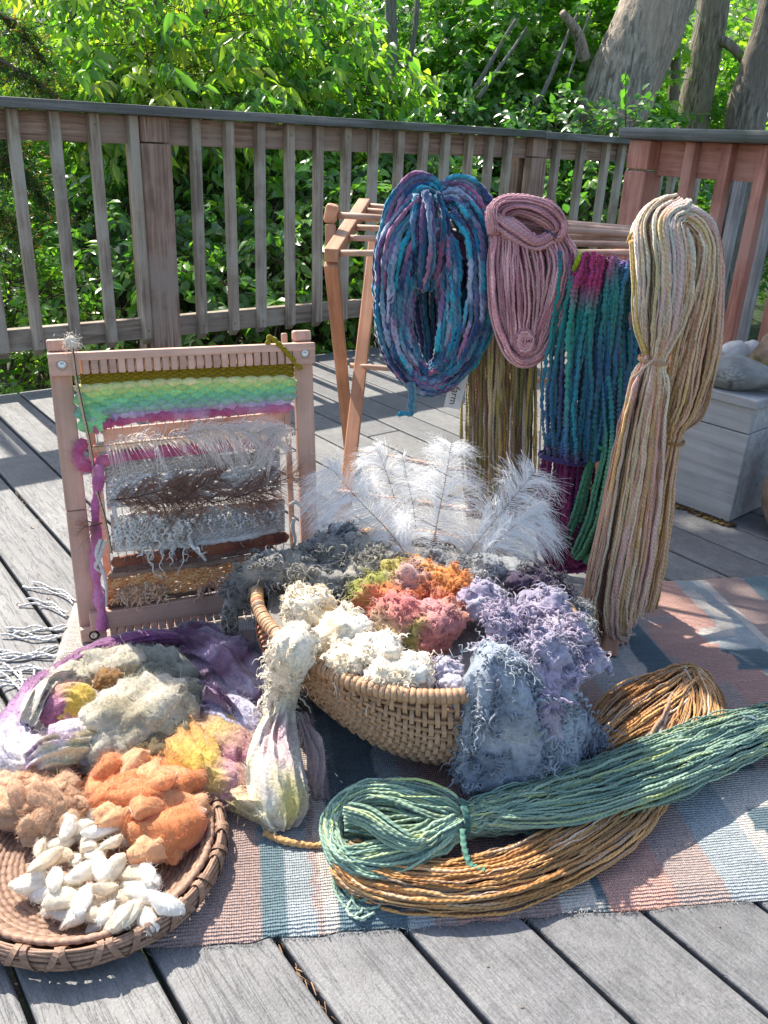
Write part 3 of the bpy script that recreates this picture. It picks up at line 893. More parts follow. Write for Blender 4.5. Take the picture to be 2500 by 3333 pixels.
# ================================================================== FIBRE TOOLS
def locks(mb, base, d, length, curl, turns, rad, col, N=30, sides=5, droop=0.3, seed=0, taper=0.35, wig=0.15):
    """curly locks of fleece: a helix that leaves base in direction d"""
    r = np.random.default_rng(seed)
    base = np.asarray(base, float); K = len(base)
    d = nrm(np.asarray(d, float))
    length = np.broadcast_to(length, K); curl = np.broadcast_to(curl, K); turns = np.broadcast_to(turns, K); rad = np.broadcast_to(rad, K)
    a = nrm(np.cross(d, r.normal(size=(K, 3)))); b = np.cross(d, a)
    t = np.linspace(0, 1, N)
    ph = turns[:, None]*2*math.pi*t[None]*np.where(r.random(K) < .5, 1, -1)[:, None]+r.random(K)[:, None]*6.28
    cr = curl[:, None]*(0.35+0.65*t[None])
    P = base[:, None]+d[:, None]*(length[:, None]*t)[..., None]+np.array([0, 0, -1.0])*(length[:, None]*t**2*droop)[..., None]
    P = P+a[:, None]*(cr*np.cos(ph))[..., None]+b[:, None]*(cr*np.sin(ph))[..., None]
    P = P+wig*length[:, None, None]*np.stack([vnoise(P*25+k*9.1, seed+k) for k in range(3)], -1)*t[None, :, None]
    R = rad[:, None]*(1-(1-taper)*t[None]**1.5)*(0.75+0.25*np.sin(np.pi*np.clip(t*1.3, 0, 1)))[None]
    C = np.asarray(col, float)
    if C.ndim == 2:
        tip = 1+0.18*(t-.5)
        C = C[:, None]*tip[None, :, None]
    tubes(mb, P, R, sides, C)
def fuzz(mb, base, n, length, col, w=0.0003, N=5, seed=0, curl=0.6, tang=0.6, droop=0.15):
    N = 5 if len(base) > 60 else N
    r = np.random.default_rng(seed)
    base = np.asarray(base, float); K = len(base)
    d = nrm(nrm(np.asarray(n, float))*(1-tang)+nrm(r.normal(size=(K, 3)))*tang)
    L = length*r.uniform(.4, 1.3, K)
    a = nrm(np.cross(d, r.normal(size=(K, 3)))); b = np.cross(d, a)
    t = np.linspace(0, 1, N)
    ang = (r.uniform(1.0, 5.0, K)*curl*2)[:, None]*t[None]
    P = base[:, None]+d[:, None]*(L[:, None]*np.sin(np.minimum(ang, 9))/np.maximum(ang[:, -1:], .3))[..., None]*1.0
    P = P+d[:, None]*(L[:, None]*t*.55)[..., None]+a[:, None]*(L[:, None]*(1-np.cos(ang))/np.maximum(ang[:, -1:], .3))[..., None]
    P = P+np.array([0, 0, -1.0])*(L[:, None]*t**2*droop)[..., None]
    ribbons(mb, P, np.linspace(w, w*.5, N), r.normal(size=(K, 3)), col)
def blob(mb, c, r, sub=4, amp=0.22, freq=2.2, seed=0, col=(1, 1, 1), colfn=None, fine=0.06, R=None, flat_z=None, ridge=0.0, ridge_dir=None):
    V, T = ico(sub)
    k = 1+amp*fbm(V*freq+seed*3.7, 3, seed)+fine*fbm(V*freq*5+seed, 3, seed+9)
    if ridge:
        rd = np.asarray(ridge_dir if ridge_dir is not None else (1, .2, .1), float)
        ph = (V@nrm(rd))*11+3*fbm(V*1.6+seed, 2, seed+4)
        k = k+ridge*(1-np.abs(np.sin(ph)))**2
    W = V*k[:, None]*np.asarray(r, float)
    if R is not None:
        W = W@np.asarray(R).T
    W = W+np.asarray(c, float)
    if flat_z is not None:
        W[:, 2] = np.where(W[:, 2] < flat_z, flat_z+(W[:, 2]-flat_z)*0.04, W[:, 2])
    mb.add(W, None, T, colfn(W, V) if colfn else col)
    return W
def sheet_tube(mb, pts, rad, colfn, n=90, sides=40, seed=0, amp=0.25, ridge=0.18, nr=9, squash=0.7, fine=0.05, flat_z=None, twist=0.6):
    """a loose rope of felted fleece with folds along its length"""
    P = catmull(pts, n)
    r = catmull(np.stack([np.asarray(rad, float)]*3, 1), n)[:, 0]
    m2 = MB()
    tubes(m2, P[None], r[None], sides)
    V = m2.v[0]
    c = np.repeat(P, sides, 0)
    dv = V-c
    s = np.repeat(np.linspace(0, 1, n), sides)
    th = np.tile(np.arange(sides)/sides*2*math.pi, n)
    L = np.linalg.norm(np.diff(P, axis=0), axis=1).sum()
    q = np.stack([np.cos(th)*1.2, np.sin(th)*1.2, s*L/np.mean(r)*.45], -1)
    q2 = np.stack([np.cos(th)*5, np.sin(th)*5, s*L/np.mean(r)*1.1], -1)
    k = 1+amp*fbm(q+seed*5.1, 3, seed)+fine*.9*fbm(q2+seed, 3, seed+2)+fine*.35*fbm(V*110, 2, seed+6)
    ph = nr*th*.5+s*L/np.mean(r)*twist+2.5*fbm(q*.8+seed, 2, seed+8)
    k = k+ridge*(1-np.abs(np.sin(ph)))**1.5
    e = np.clip(np.minimum(s, 1-s)*n/5, 0, 1)**.5
    W = c+dv*(k*(.08+.92*e))[:, None]*np.array([1, 1, squash])
    if flat_z is not None:
        W[:, 2] = np.where(W[:, 2] < flat_z, flat_z+(W[:, 2]-flat_z)*0.04, W[:, 2])
    mb.add(W, m2.q[0], None, colfn(W, s, th))
    return W
def surf_points(V, T, n, seed=0, keep=None):
    """random points and normals on triangles"""
    r = np.random.default_rng(seed)
    a, b, c = V[T[:, 0]], V[T[:, 1]], V[T[:, 2]]
    nn = np.cross(b-a, c-a)
    ar = np.linalg.norm(nn, axis=1)
    if keep is not None:
        ar = ar*keep((a+b+c)/3, nrm(nn))
    i = r.choice(len(T), n, p=ar/ar.sum())
    u, v = r.random(n), r.random(n)
    f = u+v > 1
    u[f], v[f] = 1-u[f], 1-v[f]
    P = a[i]+(b[i]-a[i])*u[:, None]+(c[i]-a[i])*v[:, None]
    return P, nrm(nn[i])
def tri_of(mb):
    V = np.concatenate(mb.v)
    T = []
    for q in mb.q:
        T += [q[:, [0, 1, 2]], q[:, [0, 2, 3]]]
    T += mb.t
    return V, np.concatenate(T), np.concatenate(mb.c)
def nearest_col(P, V, C, k=1):
    out = np.zeros((len(P), 3))
    for a in range(0, len(P), 400):
        d = ((P[a:a+400, None]-V[None])**2).sum(-1)
        out[a:a+400] = C[d.argmin(1)]
    return out
def pal_noise(W, pal, scale, seed, sharp=1.6):
    """blotchy hand dyeing: blend the palette by noise"""
    pal = np.asarray(pal, float)
    w = np.stack([np.exp(sharp*3*fbm(W*scale+k*13.7, 2, seed+k*5)) for k in range(len(pal))], -1)
    w = w/w.sum(-1, keepdims=True)
    return w@pal
def lerp(a, b, t):
    t = np.clip(t, 0, 1)[..., None]
    return np.asarray(a)*(1-t)+np.asarray(b)*t

# ================================================================== RUG
RFL, RFR = np.array([-.535, .752, 0]), np.array([1.36, 1.036, 0])
RBL, RBR = np.array([-.700, 1.680, 0]), np.array([1.20, 1.995, 0])
def rug_uv(p):
    v = 0.5
    for _ in range(6):
        l = RFL*(1-v)+RBL*v; r = RFR*(1-v)+RBR*v
        u = (p[0]-l[0])/(r[0]-l[0])
        f = RFL*(1-u)+RFR*u; b = RBL*(1-u)+RBR*u
        v = (p[1]-f[1])/(b[1]-f[1])
    return u, v
RT = 0.006
def rugmat():
    m = fibre('flatwoven_wool', 0.95, 0.15, None, 300.0, 0.9, 0.3, 0.1)
    N, L = m.node_tree.nodes, m.node_tree.links
    B = N['Principled BSDF']
    tc = N.new('ShaderNodeTexCoord')
    mp = N.new('ShaderNodeMapping'); mp.inputs['Rotation'].default_value = (0, 0, math.radians(-9))
    L.new(tc.outputs['Object'], mp.inputs[0])
    def wv(direction, sc, dist):
        w = N.new('ShaderNodeTexWave'); w.wave_type = 'BANDS'; w.bands_direction = direction
        w.inputs['Scale'].default_value = sc; w.inputs['Distortion'].default_value = dist; w.inputs['Detail'].default_value = 2.0; w.inputs['Detail Scale'].default_value = 1.6
        L.new(mp.outputs[0], w.inputs['Vector'])
        return w.outputs[1]
    a, b = wv('Y', 62.0, 2.2), wv('X', 95.0, 2.5)
    ad = N.new('ShaderNodeMath'); ad.operation = 'MULTIPLY_ADD'; ad.inputs[1].default_value = 0.55
    L.new(b, ad.inputs[0]); L.new(a, ad.inputs[2])
    prev = B.inputs['Normal'].links[0].from_socket
    bump(N, L, ad.outputs[0], 0.9, 0.0022, B, prev)
    src = B.inputs['Base Color'].links[0].from_socket
    r = ramp(N, [(0.1, (0.8,)*3), (0.8, (1.1,)*3)])
    L.new(ad.outputs[0], r.inputs[0])
    L.new(mul(N, L, src, r.outputs[0]), B.inputs['Base Color'])
    return m
M_rug = rugmat()
nu, nv = 380, 100
u = np.linspace(0, 1, nu); v = np.linspace(0, 1, nv)
U, Vv = np.meshgrid(u, v)
Pt = ((RFL*(1-U[..., None])+RFR*U[..., None])*(1-Vv[..., None])+(RBL*(1-U[..., None])+RBR*U[..., None])*Vv[..., None])
edge = np.minimum(np.minimum(Vv, 1-Vv)*nv/3, np.minimum(U, 1-U)*nu/3).clip(0, 1)
Pt[..., 2] = RT*np.sqrt(edge)+0.006*(fbm(Pt*6, 3, 3)+.55).clip(0)*edge
Pt[..., 2] += 0.03*np.clip((U-.80)/.2, 0, 1)**2*np.clip((Vv-.82)/.18, 0, 1)
Pt[..., 1] += 0.004*vnoise(np.stack([U*60, Vv*0, U*0], -1), 5)*(np.abs(Vv-.5) > .49)
mauve, blue, lblue, cream = lin(176, 152, 144), lin(116, 138, 144), lin(176, 184, 186), lin(214, 206, 196)
salmon, dblue, grey, pinkg = lin(208, 164, 150), lin(100, 120, 128), lin(138, 136, 138), lin(188, 168, 160)
stops = [(-1.0, cream), (0.055, mauve)]
for px, py, c in ((850, 3040, blue), (938, 3040, lblue), (1030, 3040, pinkg), (1055, 3040, cream), (1108, 3040, blue), (1165, 3040, dblue), (1330, 3040, lblue), (1420, 3030, pinkg),
                  (1500, 3030, salmon), (1640, 3030, mauve), (1845, 3010, cream), (1882, 3010, dblue), (1945, 3005, cream), (1960, 3000, dblue), (2000, 2990, salmon), (2225, 2965, pinkg), (2388, 2940, lblue), (2560, 2920, cream), (2640, 2920, dblue),
                  (2760, 2900, pinkg), (2950, 2900, salmon), (3120, 2880, lblue), (3260, 2880, cream), (3300, 2880, mauve), (3500, 2880, blue), (3640, 2880, salmon), (3900, 2880, pinkg)):
    stops.append((rug_uv(G(px, py))[0], c))
us = np.array([s[0] for s in stops]); cs = np.array([s[1] for s in stops])
cs = cs*0.8
wob = U+0.0009*fbm(np.stack([U*4, Vv*70, U*0], -1), 2, 2)
k = np.clip(np.searchsorted(us, wob.ravel())-1, 0, len(us)-1)
C = cs[k].reshape(nv, nu, 3)
# stepped blocks woven across the stripes
for (px, py, w_, h_, c) in ((1868, 2900, .03, .05, cream), (2470, 2600, .06, .07, cream), (2490, 2680, .03, .035, dblue), (2330, 2080, .05, .05, cream), (2380, 2110, .04, .05, lblue), (2440, 2160, .05, .05, dblue),
                        (2010, 2060, .03, .04, cream), (760, 2035, .05, .05, cream), (930, 2050, .06, .07, salmon), (690, 2070, .03, .03, dblue), (2300, 1990, .02, .12, cream), (2130, 1960, .07, .10, salmon), (2250, 2130, .06, .16, salmon)):
    a, b = rug_uv(G(px, py))
    jag = 0.006*np.floor(3*vnoise(np.stack([Vv*40, U*0, U*0+px], -1), 1))/3
    msk = (np.abs(wob-a+jag) < w_/2) & (np.abs(Vv-b) < h_/2*1.6)
    C[msk] = np.asarray(c)*0.8
C = C*(1+0.10*vnoise(np.stack([U*30, Vv*150, U*0], -1), 7)+0.08*vnoise(np.stack([U*8, Vv*14, U*0], -1), 8))[..., None]
idx = np.arange(nu*nv).reshape(nv, nu)
mb = MB()
mb.add(Pt.reshape(-1, 3), np.stack([idx[:-1, :-1], idx[:-1, 1:], idx[1:, 1:], idx[1:, :-1]], -1).reshape(-1, 4), None, C.reshape(-1, 3))
rug = thing('woven_rug', 'flatwoven striped rug in pink, grey and blue lying on the deck', 'rug', (0, 0, 0.0012))
mb.build('field', M_rug, rug)
mb = MB()
gg = np.random.default_rng(8)
ei = gg.integers(0, nu, 1500)
side_ = gg.random(1500) < .75
ep = np.where(side_[:, None], Pt[0, ei], Pt[-1, ei])+np.array([0, 0, .003])
ec = np.where(side_[:, None], C[2, ei], C[-3, ei])
fuzz(mb, ep, np.where(side_[:, None], np.array([0, -1., .1]), np.array([0, 1., .1])), .010, ec*1.1, .0004, 5, 3, .8, .5, .4)
mb.build('frayed_edge', M_rug, rug, kind='stuff')
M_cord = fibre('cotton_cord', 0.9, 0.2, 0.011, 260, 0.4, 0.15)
g = np.random.default_rng(4)
for i in range(17):                                   # twisted white fringe along the left end
    b = RFL*(1-(.2+.78*i/16))+RBL*(.2+.78*i/16)
    L = g.uniform(.09, .16)
    a0 = g.normal(.25, .35)
    d = np.array([-math.cos(a0), math.sin(a0), 0])
    mb = MB()
    for s in (-1, 1):
        t = np.linspace(0, 1, 26)
        side = np.array([-d[1], d[0], 0])
        P = b+d*(L*t)[:, None]+side*(s*.004+.012*np.sin(t*4+i)+s*.010*t**2)[:, None]
        P[:, 2] = .005+.003*np.sin(t*14+i+s)
        tubes(mb, P[None], .0025, 6, (.66, .66, .64), .2, .012)
    mb.build('fringe_cord', M_cord, rug, uv=True)

# ================================================================== LOOM
LBL = np.array([-.628, 1.515, RT+.001]); LEX = nrm(np.array([math.cos(math.radians(22.6)), math.sin(math.radians(22.6)), 0]))
LTL = np.array([-.657, 1.597, .600])
LEY = nrm(LTL-LBL); LH = np.linalg.norm(LTL-LBL); LW = 0.528
LN = nrm(np.cross(LEX, LEY)); LN = LN if LN[1] < 0 else -LN
LEY = nrm(LEY-LEX*(LEY@LEX))
def LP(px, py, off=0.0):
    d = ray(px, py); o = np.array([0, 0, CAMH])
    t = ((LBL-o)@LN)/(d@LN)
    return o+d*t+LN*off
def Z6(zx, zy, off=0.0):
    return LP(100+.6028*zx, 1040+.6028*zy, off)
def lw(u, v, off=0.0):
    return LBL+LEX*(u*LW)+LEY*(v*LH)+LN*off
M_beech = wood('planed_beech', (0.56, 0.34, 0.25), (0.66, 0.41, 0.31), (0.74, 0.48, 0.37), 0.5, 0.8, None, 0.25, 0.35)
M_steel = plain('bolt_steel', (0.55, 0.55, 0.56), 0.3, 0.9)
M_hole = plain('dark_recess', (0.02, 0.015, 0.012), 0.9)
loom = thing('weaving_loom', 'pale wooden frame loom with notched bars standing on the rug', 'loom', LBL)
def lbar(name, size, a, b, par=None, bev=.0025, mat=None):
    o = beam(name, size, np.asarray(a)-LBL, np.asarray(b)-LBL, mat or M_beech, par or loom, up=tuple(LN), bev=bev)
    return o
UW = 0.040
for side in (0, 1):
    x = (UW/2)/LW if side == 0 else 1-(UW/2)/LW
    lbar('upright', (UW, .020), lw(x, .0), lw(x, .47), bev=.003)
    lbar('upright', (UW, .0196), lw(x, .4715), lw(x, 1.0), bev=.003)
    lbar('post_cap', (UW*.98, .022), lw(x, 1.001, -.002), lw(x, 1.038, -.002), bev=.004)
# top bar with notches
tbar = lbar('top_bar', (.016, .024), lw(0, .985, .022), lw(1, .985, .022))
be0 = lbar('bar_end', (.043, .022), lw(0, .962, .0215), lw(.105, .962, .0215))
be1 = lbar('bar_end', (.043, .022), lw(.905, .962, .0215), lw(1, .962, .0215))
NT = 25
tooth = bev_box('tooth', (.0135, .028, .021), .0022, M_beech, 2)
R_l = np.stack([LEX, LEY, np.cross(LEX, LEY)], 1)
def lput(o, p):
    m = Matrix.Identity(4)
    for a in range(3):
        for b in range(3):
            m[a][b] = float(R_l[a][b])
        m[a][3] = float((p-LBL)[a])
    o.matrix_local = m
for i in range(NT):
    o_ = link('tooth', tooth, loom)
    lput(o_, lw(.125+.765*i/(NT-1), .951, .0215))
    sub(o_, tbar)
bbar = lbar('bottom_bar', (.040, .022), lw(.04, .075, .022), lw(.96, .075, .022))
for i in range(NT):
    o_ = link('tooth', tooth, loom)
    lput(o_, lw(.125+.765*i/(NT-1), .034, .0215))
    sub(o_, bbar)
be2 = lbar('foot_bar', (.030, .020), lw(.0, .028, .020), lw(.098, .028, .020))
lbar('side_rod', (.016, .014), lw(.135, .0, -.035), lw(.118, .97, -.02))
lbar('side_rod', (.012, .012), lw(.888, .02, .0), lw(.893, 1.03, -.006))
lbar('shed_stick', (.034, .010), Z6(395, 640, -.012), Z6(1395, 540, -.012))
for u_, v_, bp_ in ((.045, .962, be0), (.955, .962, be1), (.05, .028, be2)):
    mb = MB()
    t = np.arange(16)/16*2*math.pi
    for r0, r1, z0, z1, m_ in ((.0105, .0085, .0, .0006, 0),):
        pass
    c = lw(u_, v_, .0332)
    ringo = c+LEX*(.0105*np.cos(t))[:, None]+LEY*(.0105*np.sin(t))[:, None]
    ringi = c-LN*.0025+LEX*(.0092*np.cos(t))[:, None]+LEY*(.0092*np.sin(t))[:, None]
    mb.add(np.concatenate([ringo, ringi, (c-LN*.0025)[None]])-LBL, [[i, (i+1) % 16, 16+(i+1) % 16, 16+i] for i in range(16)], [[16+i, 16+(i+1) % 16, 32] for i in range(16)])
    sub(mb.build('bolt_recess', M_hole, loom), bp_)
    mb = MB()
    r1 = c+LN*.001+LEX*(.0072*np.cos(t))[:, None]+LEY*(.0072*np.sin(t))[:, None]
    r2 = c+LN*.0018+LEX*(.0032*np.cos(t))[:, None]+LEY*(.0032*np.sin(t))[:, None]
    mb.add(np.concatenate([r1, r2, (c-LN*.0005)[None]])-LBL, [[i, (i+1) % 16, 16+(i+1) % 16, 16+i] for i in range(16)], [[16+i, 16+(i+1) % 16, 32] for i in range(16)])
    sub(mb.build('bolt', M_steel, loom), bp_)

# ================================================================== WEAVING ON THE LOOM
tap = thing('tapestry', 'unfinished weaving of wool bands, feathers and locks stretched on the loom', 'weaving', LBL)
M_wool = fibre('soft_wool', 0.92, 0.5, None, 160, 0.5, 0.22)
M_woolply = fibre('plied_wool', 0.92, 0.35, 0.012, 220, 0.4, 0.2)
M_thread = fibre('warp_cotton', 0.9, 0.1, 0.006, 300, 0.2, 0.12)
def rel(p):
    return np.asarray(p)-LBL
mbf = MB()
for i in range(NT-1):                                   # warp threads
    u_ = .125+.765*(i+.5)/(NT-1)
    mb = MB()
    P = np.stack([lw(u_, v_, .012+.007*(v_ > .9)+.006*(v_ < .1)) for v_ in np.linspace(.02, .965, 14)])
    tubes(mb, rel(P)[None], .0011, 4, lin(214, 200, 180, .8))
    mb.build('warp_thread', M_thread, tap)
def zline(pts, n, off=0.0):
    pts = np.asarray(pts, float)
    x = np.linspace(pts[0, 0], pts[-1, 0], n)
    y = np.interp(x, pts[:, 0], pts[:, 1])
    return np.stack([Z6(a, b, off) for a, b in zip(x, y)])
def band(name, top, bot, rows, rad, colfn, wave=.002, wl=38.0, mat=None, n=110, ell=.15, base=.014, seed=0, pitch=.012, wig=.0):
    T_, B_ = zline(top, n), zline(bot, n)
    mb = MB()
    ps, cols = [], []
    x = np.linspace(top[0][0], top[-1][0], n)
    for r in range(rows):
        f = (r+.5)/rows
        P = T_*(1-f)+B_*f
        P = P+LN*(base+wave*np.sin(x/wl*math.pi+r*math.pi))[:, None]
        P = P+LEY*(wig*vnoise(np.stack([x/wl*.9, x*0+r*3.1, x*0], -1), seed))[:, None]
        ps.append(rel(P)); cols.append(colfn(f, np.linspace(0, 1, n), r))
    lump = 1+.12*vnoise(np.stack([np.broadcast_to(x/wl*1.4, (rows, n)), np.arange(rows)[:, None]*3.3+0*x, 0*x+np.zeros((rows, 1))], -1), seed)
    tubes(mb, np.stack(ps), rad*lump, 5, np.stack(cols), ell, pitch)
    return mb.build(name, mat or M_woolply, tap, uv=True)
ob_ = band('olive_band', [(262, 288), (600, 262), (1000, 240), (1408, 226)], [(272, 352), (700, 322), (1410, 304)], 6, .0040,
     lambda f, s, r: np.broadcast_to(lin(138, 118, 22)*(1+.12*(r % 2)), (len(s), 3)), .0022, 26, seed=1)
mb = MB()
tubes(mb, rel(catmull(np.stack([Z6(1240, 215, .012), Z6(1262, 120, .03), Z6(1272, 90, .036), Z6(1330, 140, .036), Z6(1400, 215, .03), Z6(1440, 262, .024)]), 50))[None], .0052, 8, lin(150, 132, 24), .25, .014)
sub(mb.build('yarn_tail', M_woolply, tap, uv=True), ob_)
# puffy scales of green roving
GRC = [lin(226, 214, 156), lin(196, 216, 128), lin(166, 212, 134), lin(136, 200, 140), lin(118, 186, 148), lin(150, 176, 160)]
mb = MB()
rows = 6
T_ = [(268, 352), (420, 345), (700, 325), (1410, 308)]; B_ = [(300, 560), (420, 500), (800, 470), (1400, 420)]
for r in range(rows):
    f = (r+.45)/rows
    for k in range(14):
        uu = (k+.5*(r % 2)+.2)/14
        x = 270+1130*uu
        y = np.interp(x, *np.transpose(T_))*(1-f)+np.interp(x, *np.transpose(B_))*f
        c = Z6(x, y, .013)
        col = np.array(GRC[min(r, 5)])*(1+.12*rng.normal())
        w_ = PX(.6028*56, c); h_ = PX(.6028*25, c)
        Rm = np.stack([LEX, LEY, -LN], 1)
        def cf(W, V, col=col, r=r):
            t = vnoise(W*70, 3)
            return lerp(col, np.array(GRC[min(r+1, 5)]), .35+.4*t)*(1+.08*vnoise(W*260, 5))[:, None]
        blob(mb, rel(c), (w_, h_*1.1, .0135), 2, .08, 2.0, r*20+k, colfn=cf, fine=.05, R=Rm)
for k, (x, y) in enumerate(((300, 420), (320, 480), (330, 530), (360, 500), (315, 565), (350, 560))):
    blob(mb, rel(Z6(x, y, .014)), (.024, .016, .011), 3, .15, 2, k, col=GRC[3]*(.9+.05*k), R=np.stack([LEX, LEY, -LN], 1))
V, T, C = tri_of(mb)
P, n_ = surf_points(V, T, 2600, 2)
fuzz(mb, P, n_, .012, nearest_col(P, V, C)*1.1, .00028, 6, 3)
mb.build('green_band', M_wool, tap)
def roving(name, pts, rad, pal, seed, off=.014, n=140, lumpf=14, amp=.22, fz=500, mat=None, raw=False):
    P = catmull(np.asarray(pts) if raw else np.stack([Z6(a, b, off if len(c) == 0 else c[0]) for a, b, *c in pts]), n)
    r = rad*(1+amp*vnoise(np.stack([np.linspace(0, lumpf, n), np.zeros(n), np.zeros(n)+seed], -1), seed))
    r = r*np.clip(np.minimum(np.arange(n), n-1-np.arange(n))/4+.25, 0, 1)
    C = pal_noise(P, pal, 26, seed)
    mb = MB()
    tubes(mb, rel(P)[None], r[None], 14, C[None])
    mb.v[0] += nrm(mb.v[0]-np.repeat(rel(P), 14, 0))*(rad*.16*fbm(mb.v[0]*140, 2, seed))[:, None]
    V, T, C2 = tri_of(mb)
    if fz:
        q, nn = surf_points(V, T, fz, seed)
        fuzz(mb, q, nn, .014, nearest_col(q, V, C2)*1.1, .0003, 6, seed)
    return mb.build(name, mat or M_wool, tap)
MAG = [lin(186, 84, 122), lin(204, 116, 148), lin(172, 72, 108), lin(206, 150, 172)]
LIL = [lin(176, 160, 186), lin(198, 180, 200), lin(166, 142, 176), lin(206, 150, 176)]
roving('lilac_roving', [(420, 515), (620, 495), (900, 470), (1150, 452), (1405, 434)], .0085, LIL, 3, lumpf=44, amp=.4)
roving('magenta_roving', [(320, 590), (420, 555), (640, 520), (900, 505), (1150, 482), (1405, 470)], .0095, MAG, 4, lumpf=44, amp=.35)
roving('cream_roving', [(330, 692), (430, 684), (560, 665), (800, 645), (1050, 622), (1330, 596)], .0075, [lin(226, 206, 176), lin(230, 214, 196), lin(214, 178, 140)], 5)
roving('magenta_roving', [(300, 640), (262, 690, .02), (262, 745, .022), (310, 782, .022), (400, 752), (560, 722), (760, 700), (1000, 686), (1180, 664), (1330, 650)], .0125, MAG, 6)
roving('magenta_strand', [(352, 760, .025), (362, 850, .025), (348, 960, .026), (345, 1080, .027), (352, 1160, .025), (345, 1300, .024), (360, 1450, .026), (378, 1560, .03), (375, 1655, .034)], .0095, [lin(190, 104, 150), lin(172, 86, 132), lin(204, 134, 172)], 7, fz=800, amp=.4)
band('grey_band', [(400, 788), (800, 740), (1330, 700)], [(402, 850), (800, 805), (1330, 758)], 10, .0030, lambda f, s, r: lin(194, 184, 172)*(1+.2*np.sin(s*90+r*2))[:, None], .0012, 20, seed=3, mat=M_woolply, wig=.003)
band('silver_band', [(404, 850), (800, 815), (1330, 758)], [(412, 1010), (800, 970), (1335, 915)], 15, .0036, lambda f, s, r: lin(226, 220, 216)*(.85+.25*np.sin(s*60+r*2.3))[:, None], .0016, 24, seed=4, wig=.006)
band('grey_band', [(430, 1050), (840, 1010), (1360, 955)], [(440, 1225), (840, 1195), (1362, 1128)], 20, .0034, lambda f, s, r: lin(206, 200, 194)*(1+.15*np.sin(s*120+r*2))[:, None], .0015, 22, seed=5, wig=.002)
roving('white_roving', [(430, 1230), (640, 1215), (820, 1205), (1000, 1190), (1160, 1165), (1330, 1125)], .0075, [lin(226, 222, 214), lin(208, 200, 188)], 8)
BRN = [lin(140, 82, 60), lin(116, 68, 54), lin(158, 98, 68), lin(98, 60, 50)]
roving('brown_roving', [(430, 1305), (600, 1280), (800, 1255), (1000, 1225), (1200, 1192), (1385, 1160)], .0135, BRN, 9, amp=.12)
roving('brown_roving', [(440, 1340), (620, 1318), (820, 1290), (1010, 1262), (1300, 1215)], .009, [lin(110, 84, 76), lin(130, 104, 92)], 10)
roving('taupe_roving', [(410, 1372), (620, 1342), (900, 1312), (1150, 1276), (1300, 1250)], .0075, [lin(160, 132, 112), lin(136, 110, 94)], 11)
band('orange_band', [(410, 1385), (800, 1335), (1250, 1275)], [(412, 1530), (700, 1485), (1150, 1420)], 17, .0031, lambda f, s, r: lerp(lin(214, 140, 84), lin(240, 190, 134), .5+.5*np.sin(s*100+r*2.4+f*4)), .0014, 18, seed=6, wig=.004)
roving('taupe_roving', [(410, 1535), (640, 1500), (850, 1465), (1030, 1436)], .006, [lin(104, 80, 66), lin(84, 62, 52)], 12)
# locks worked into the weaving
g = np.random.default_rng(31)
def zlocks(name, rect, n, pal, length, curl, rad, seed, dirv=(0, 0, -1), fz=300):
    x = g.uniform(rect[0], rect[2], n); y = g.uniform(rect[1], rect[3], n)-(x-rect[0])*.11
    base = np.stack([Z6(a, b, .018+g.uniform(0, .012)) for a, b in zip(x, y)])
    d = g.normal(0, .7, (n, 3))+np.asarray(dirv)+LN*.5
    mb = MB()
    c = np.asarray(pal)[g.integers(0, len(pal), n)]*g.uniform(.85, 1.15, (n, 1))
    locks(mb, rel(base), d, g.uniform(.5, 1.2, n)*length, curl, g.uniform(1.2, 3.2, n), rad*g.uniform(.6, 1.2, n), c, 20, 4, .5, seed)
    fuzz(mb, rel(base), np.broadcast_to(LN, base.shape), .03, c, .00035, 7, seed)
    V, T, C2 = tri_of(mb)
    q, nn = surf_points(V, T, fz, seed)
    fuzz(mb, q, nn, .014, nearest_col(q, V, C2), .0003, 6, seed)
    return mb.build(name, M_wool, tap)
WHT = [lin(240, 236, 228), lin(226, 222, 214), lin(210, 200, 186), lin(244, 240, 230)]
zlocks('white_locks', (450, 1060, 780, 1160), 200, WHT, .024, .0048, .0028, 5, fz=1400)
zlocks('white_locks', (760, 1060, 1340, 1110), 110, WHT, .022, .0045, .0024, 6, fz=700)
zlocks('hanging_locks', (600, 1190, 860, 1240), 22, WHT, .042, .005, .0028, 7, fz=500)
zlocks('peach_locks', (460, 1430, 720, 1490), 90, [lin(226, 184, 146), lin(210, 158, 120), lin(232, 204, 172)], .026, .005, .0024, 8, fz=700)
zlocks('peach_locks', (900, 1400, 1160, 1440), 60, [lin(222, 180, 150), lin(206, 160, 130)], .026, .005, .0024, 9, fz=500)
for pts in ([Z6(440, 990, .026), Z6(460, 1080, .028), Z6(480, 1150, .03), Z6(475, 1210, .03)], [Z6(370, 1160, .032), Z6(350, 1240, .035), Z6(380, 1320, .035), Z6(400, 1400, .034), Z6(402, 1520, .034)], [Z6(395, 1170, .03), Z6(365, 1260, .036), Z6(345, 1310, .034), Z6(395, 1345, .034)],
            [Z6(840, 1140, .024), Z6(860, 1200, .03), Z6(900, 1240, .034), Z6(930, 1275, .036)], [Z6(1385, 990, .02), Z6(1420, 975, .02), Z6(1450, 1000, .02), Z6(1490, 1030, .02)], [Z6(1410, 1060, .02), Z6(1400, 1110, .02), Z6(1415, 1170, .02), Z6(1405, 1230, .02)]):
    mb = MB()
    tubes(mb, rel(catmull(np.stack(pts), 30))[None], np.linspace(.005, .003, 30)[None], 7, lin(206, 200, 192))
    mb.build('loose_strand', M_wool, tap)
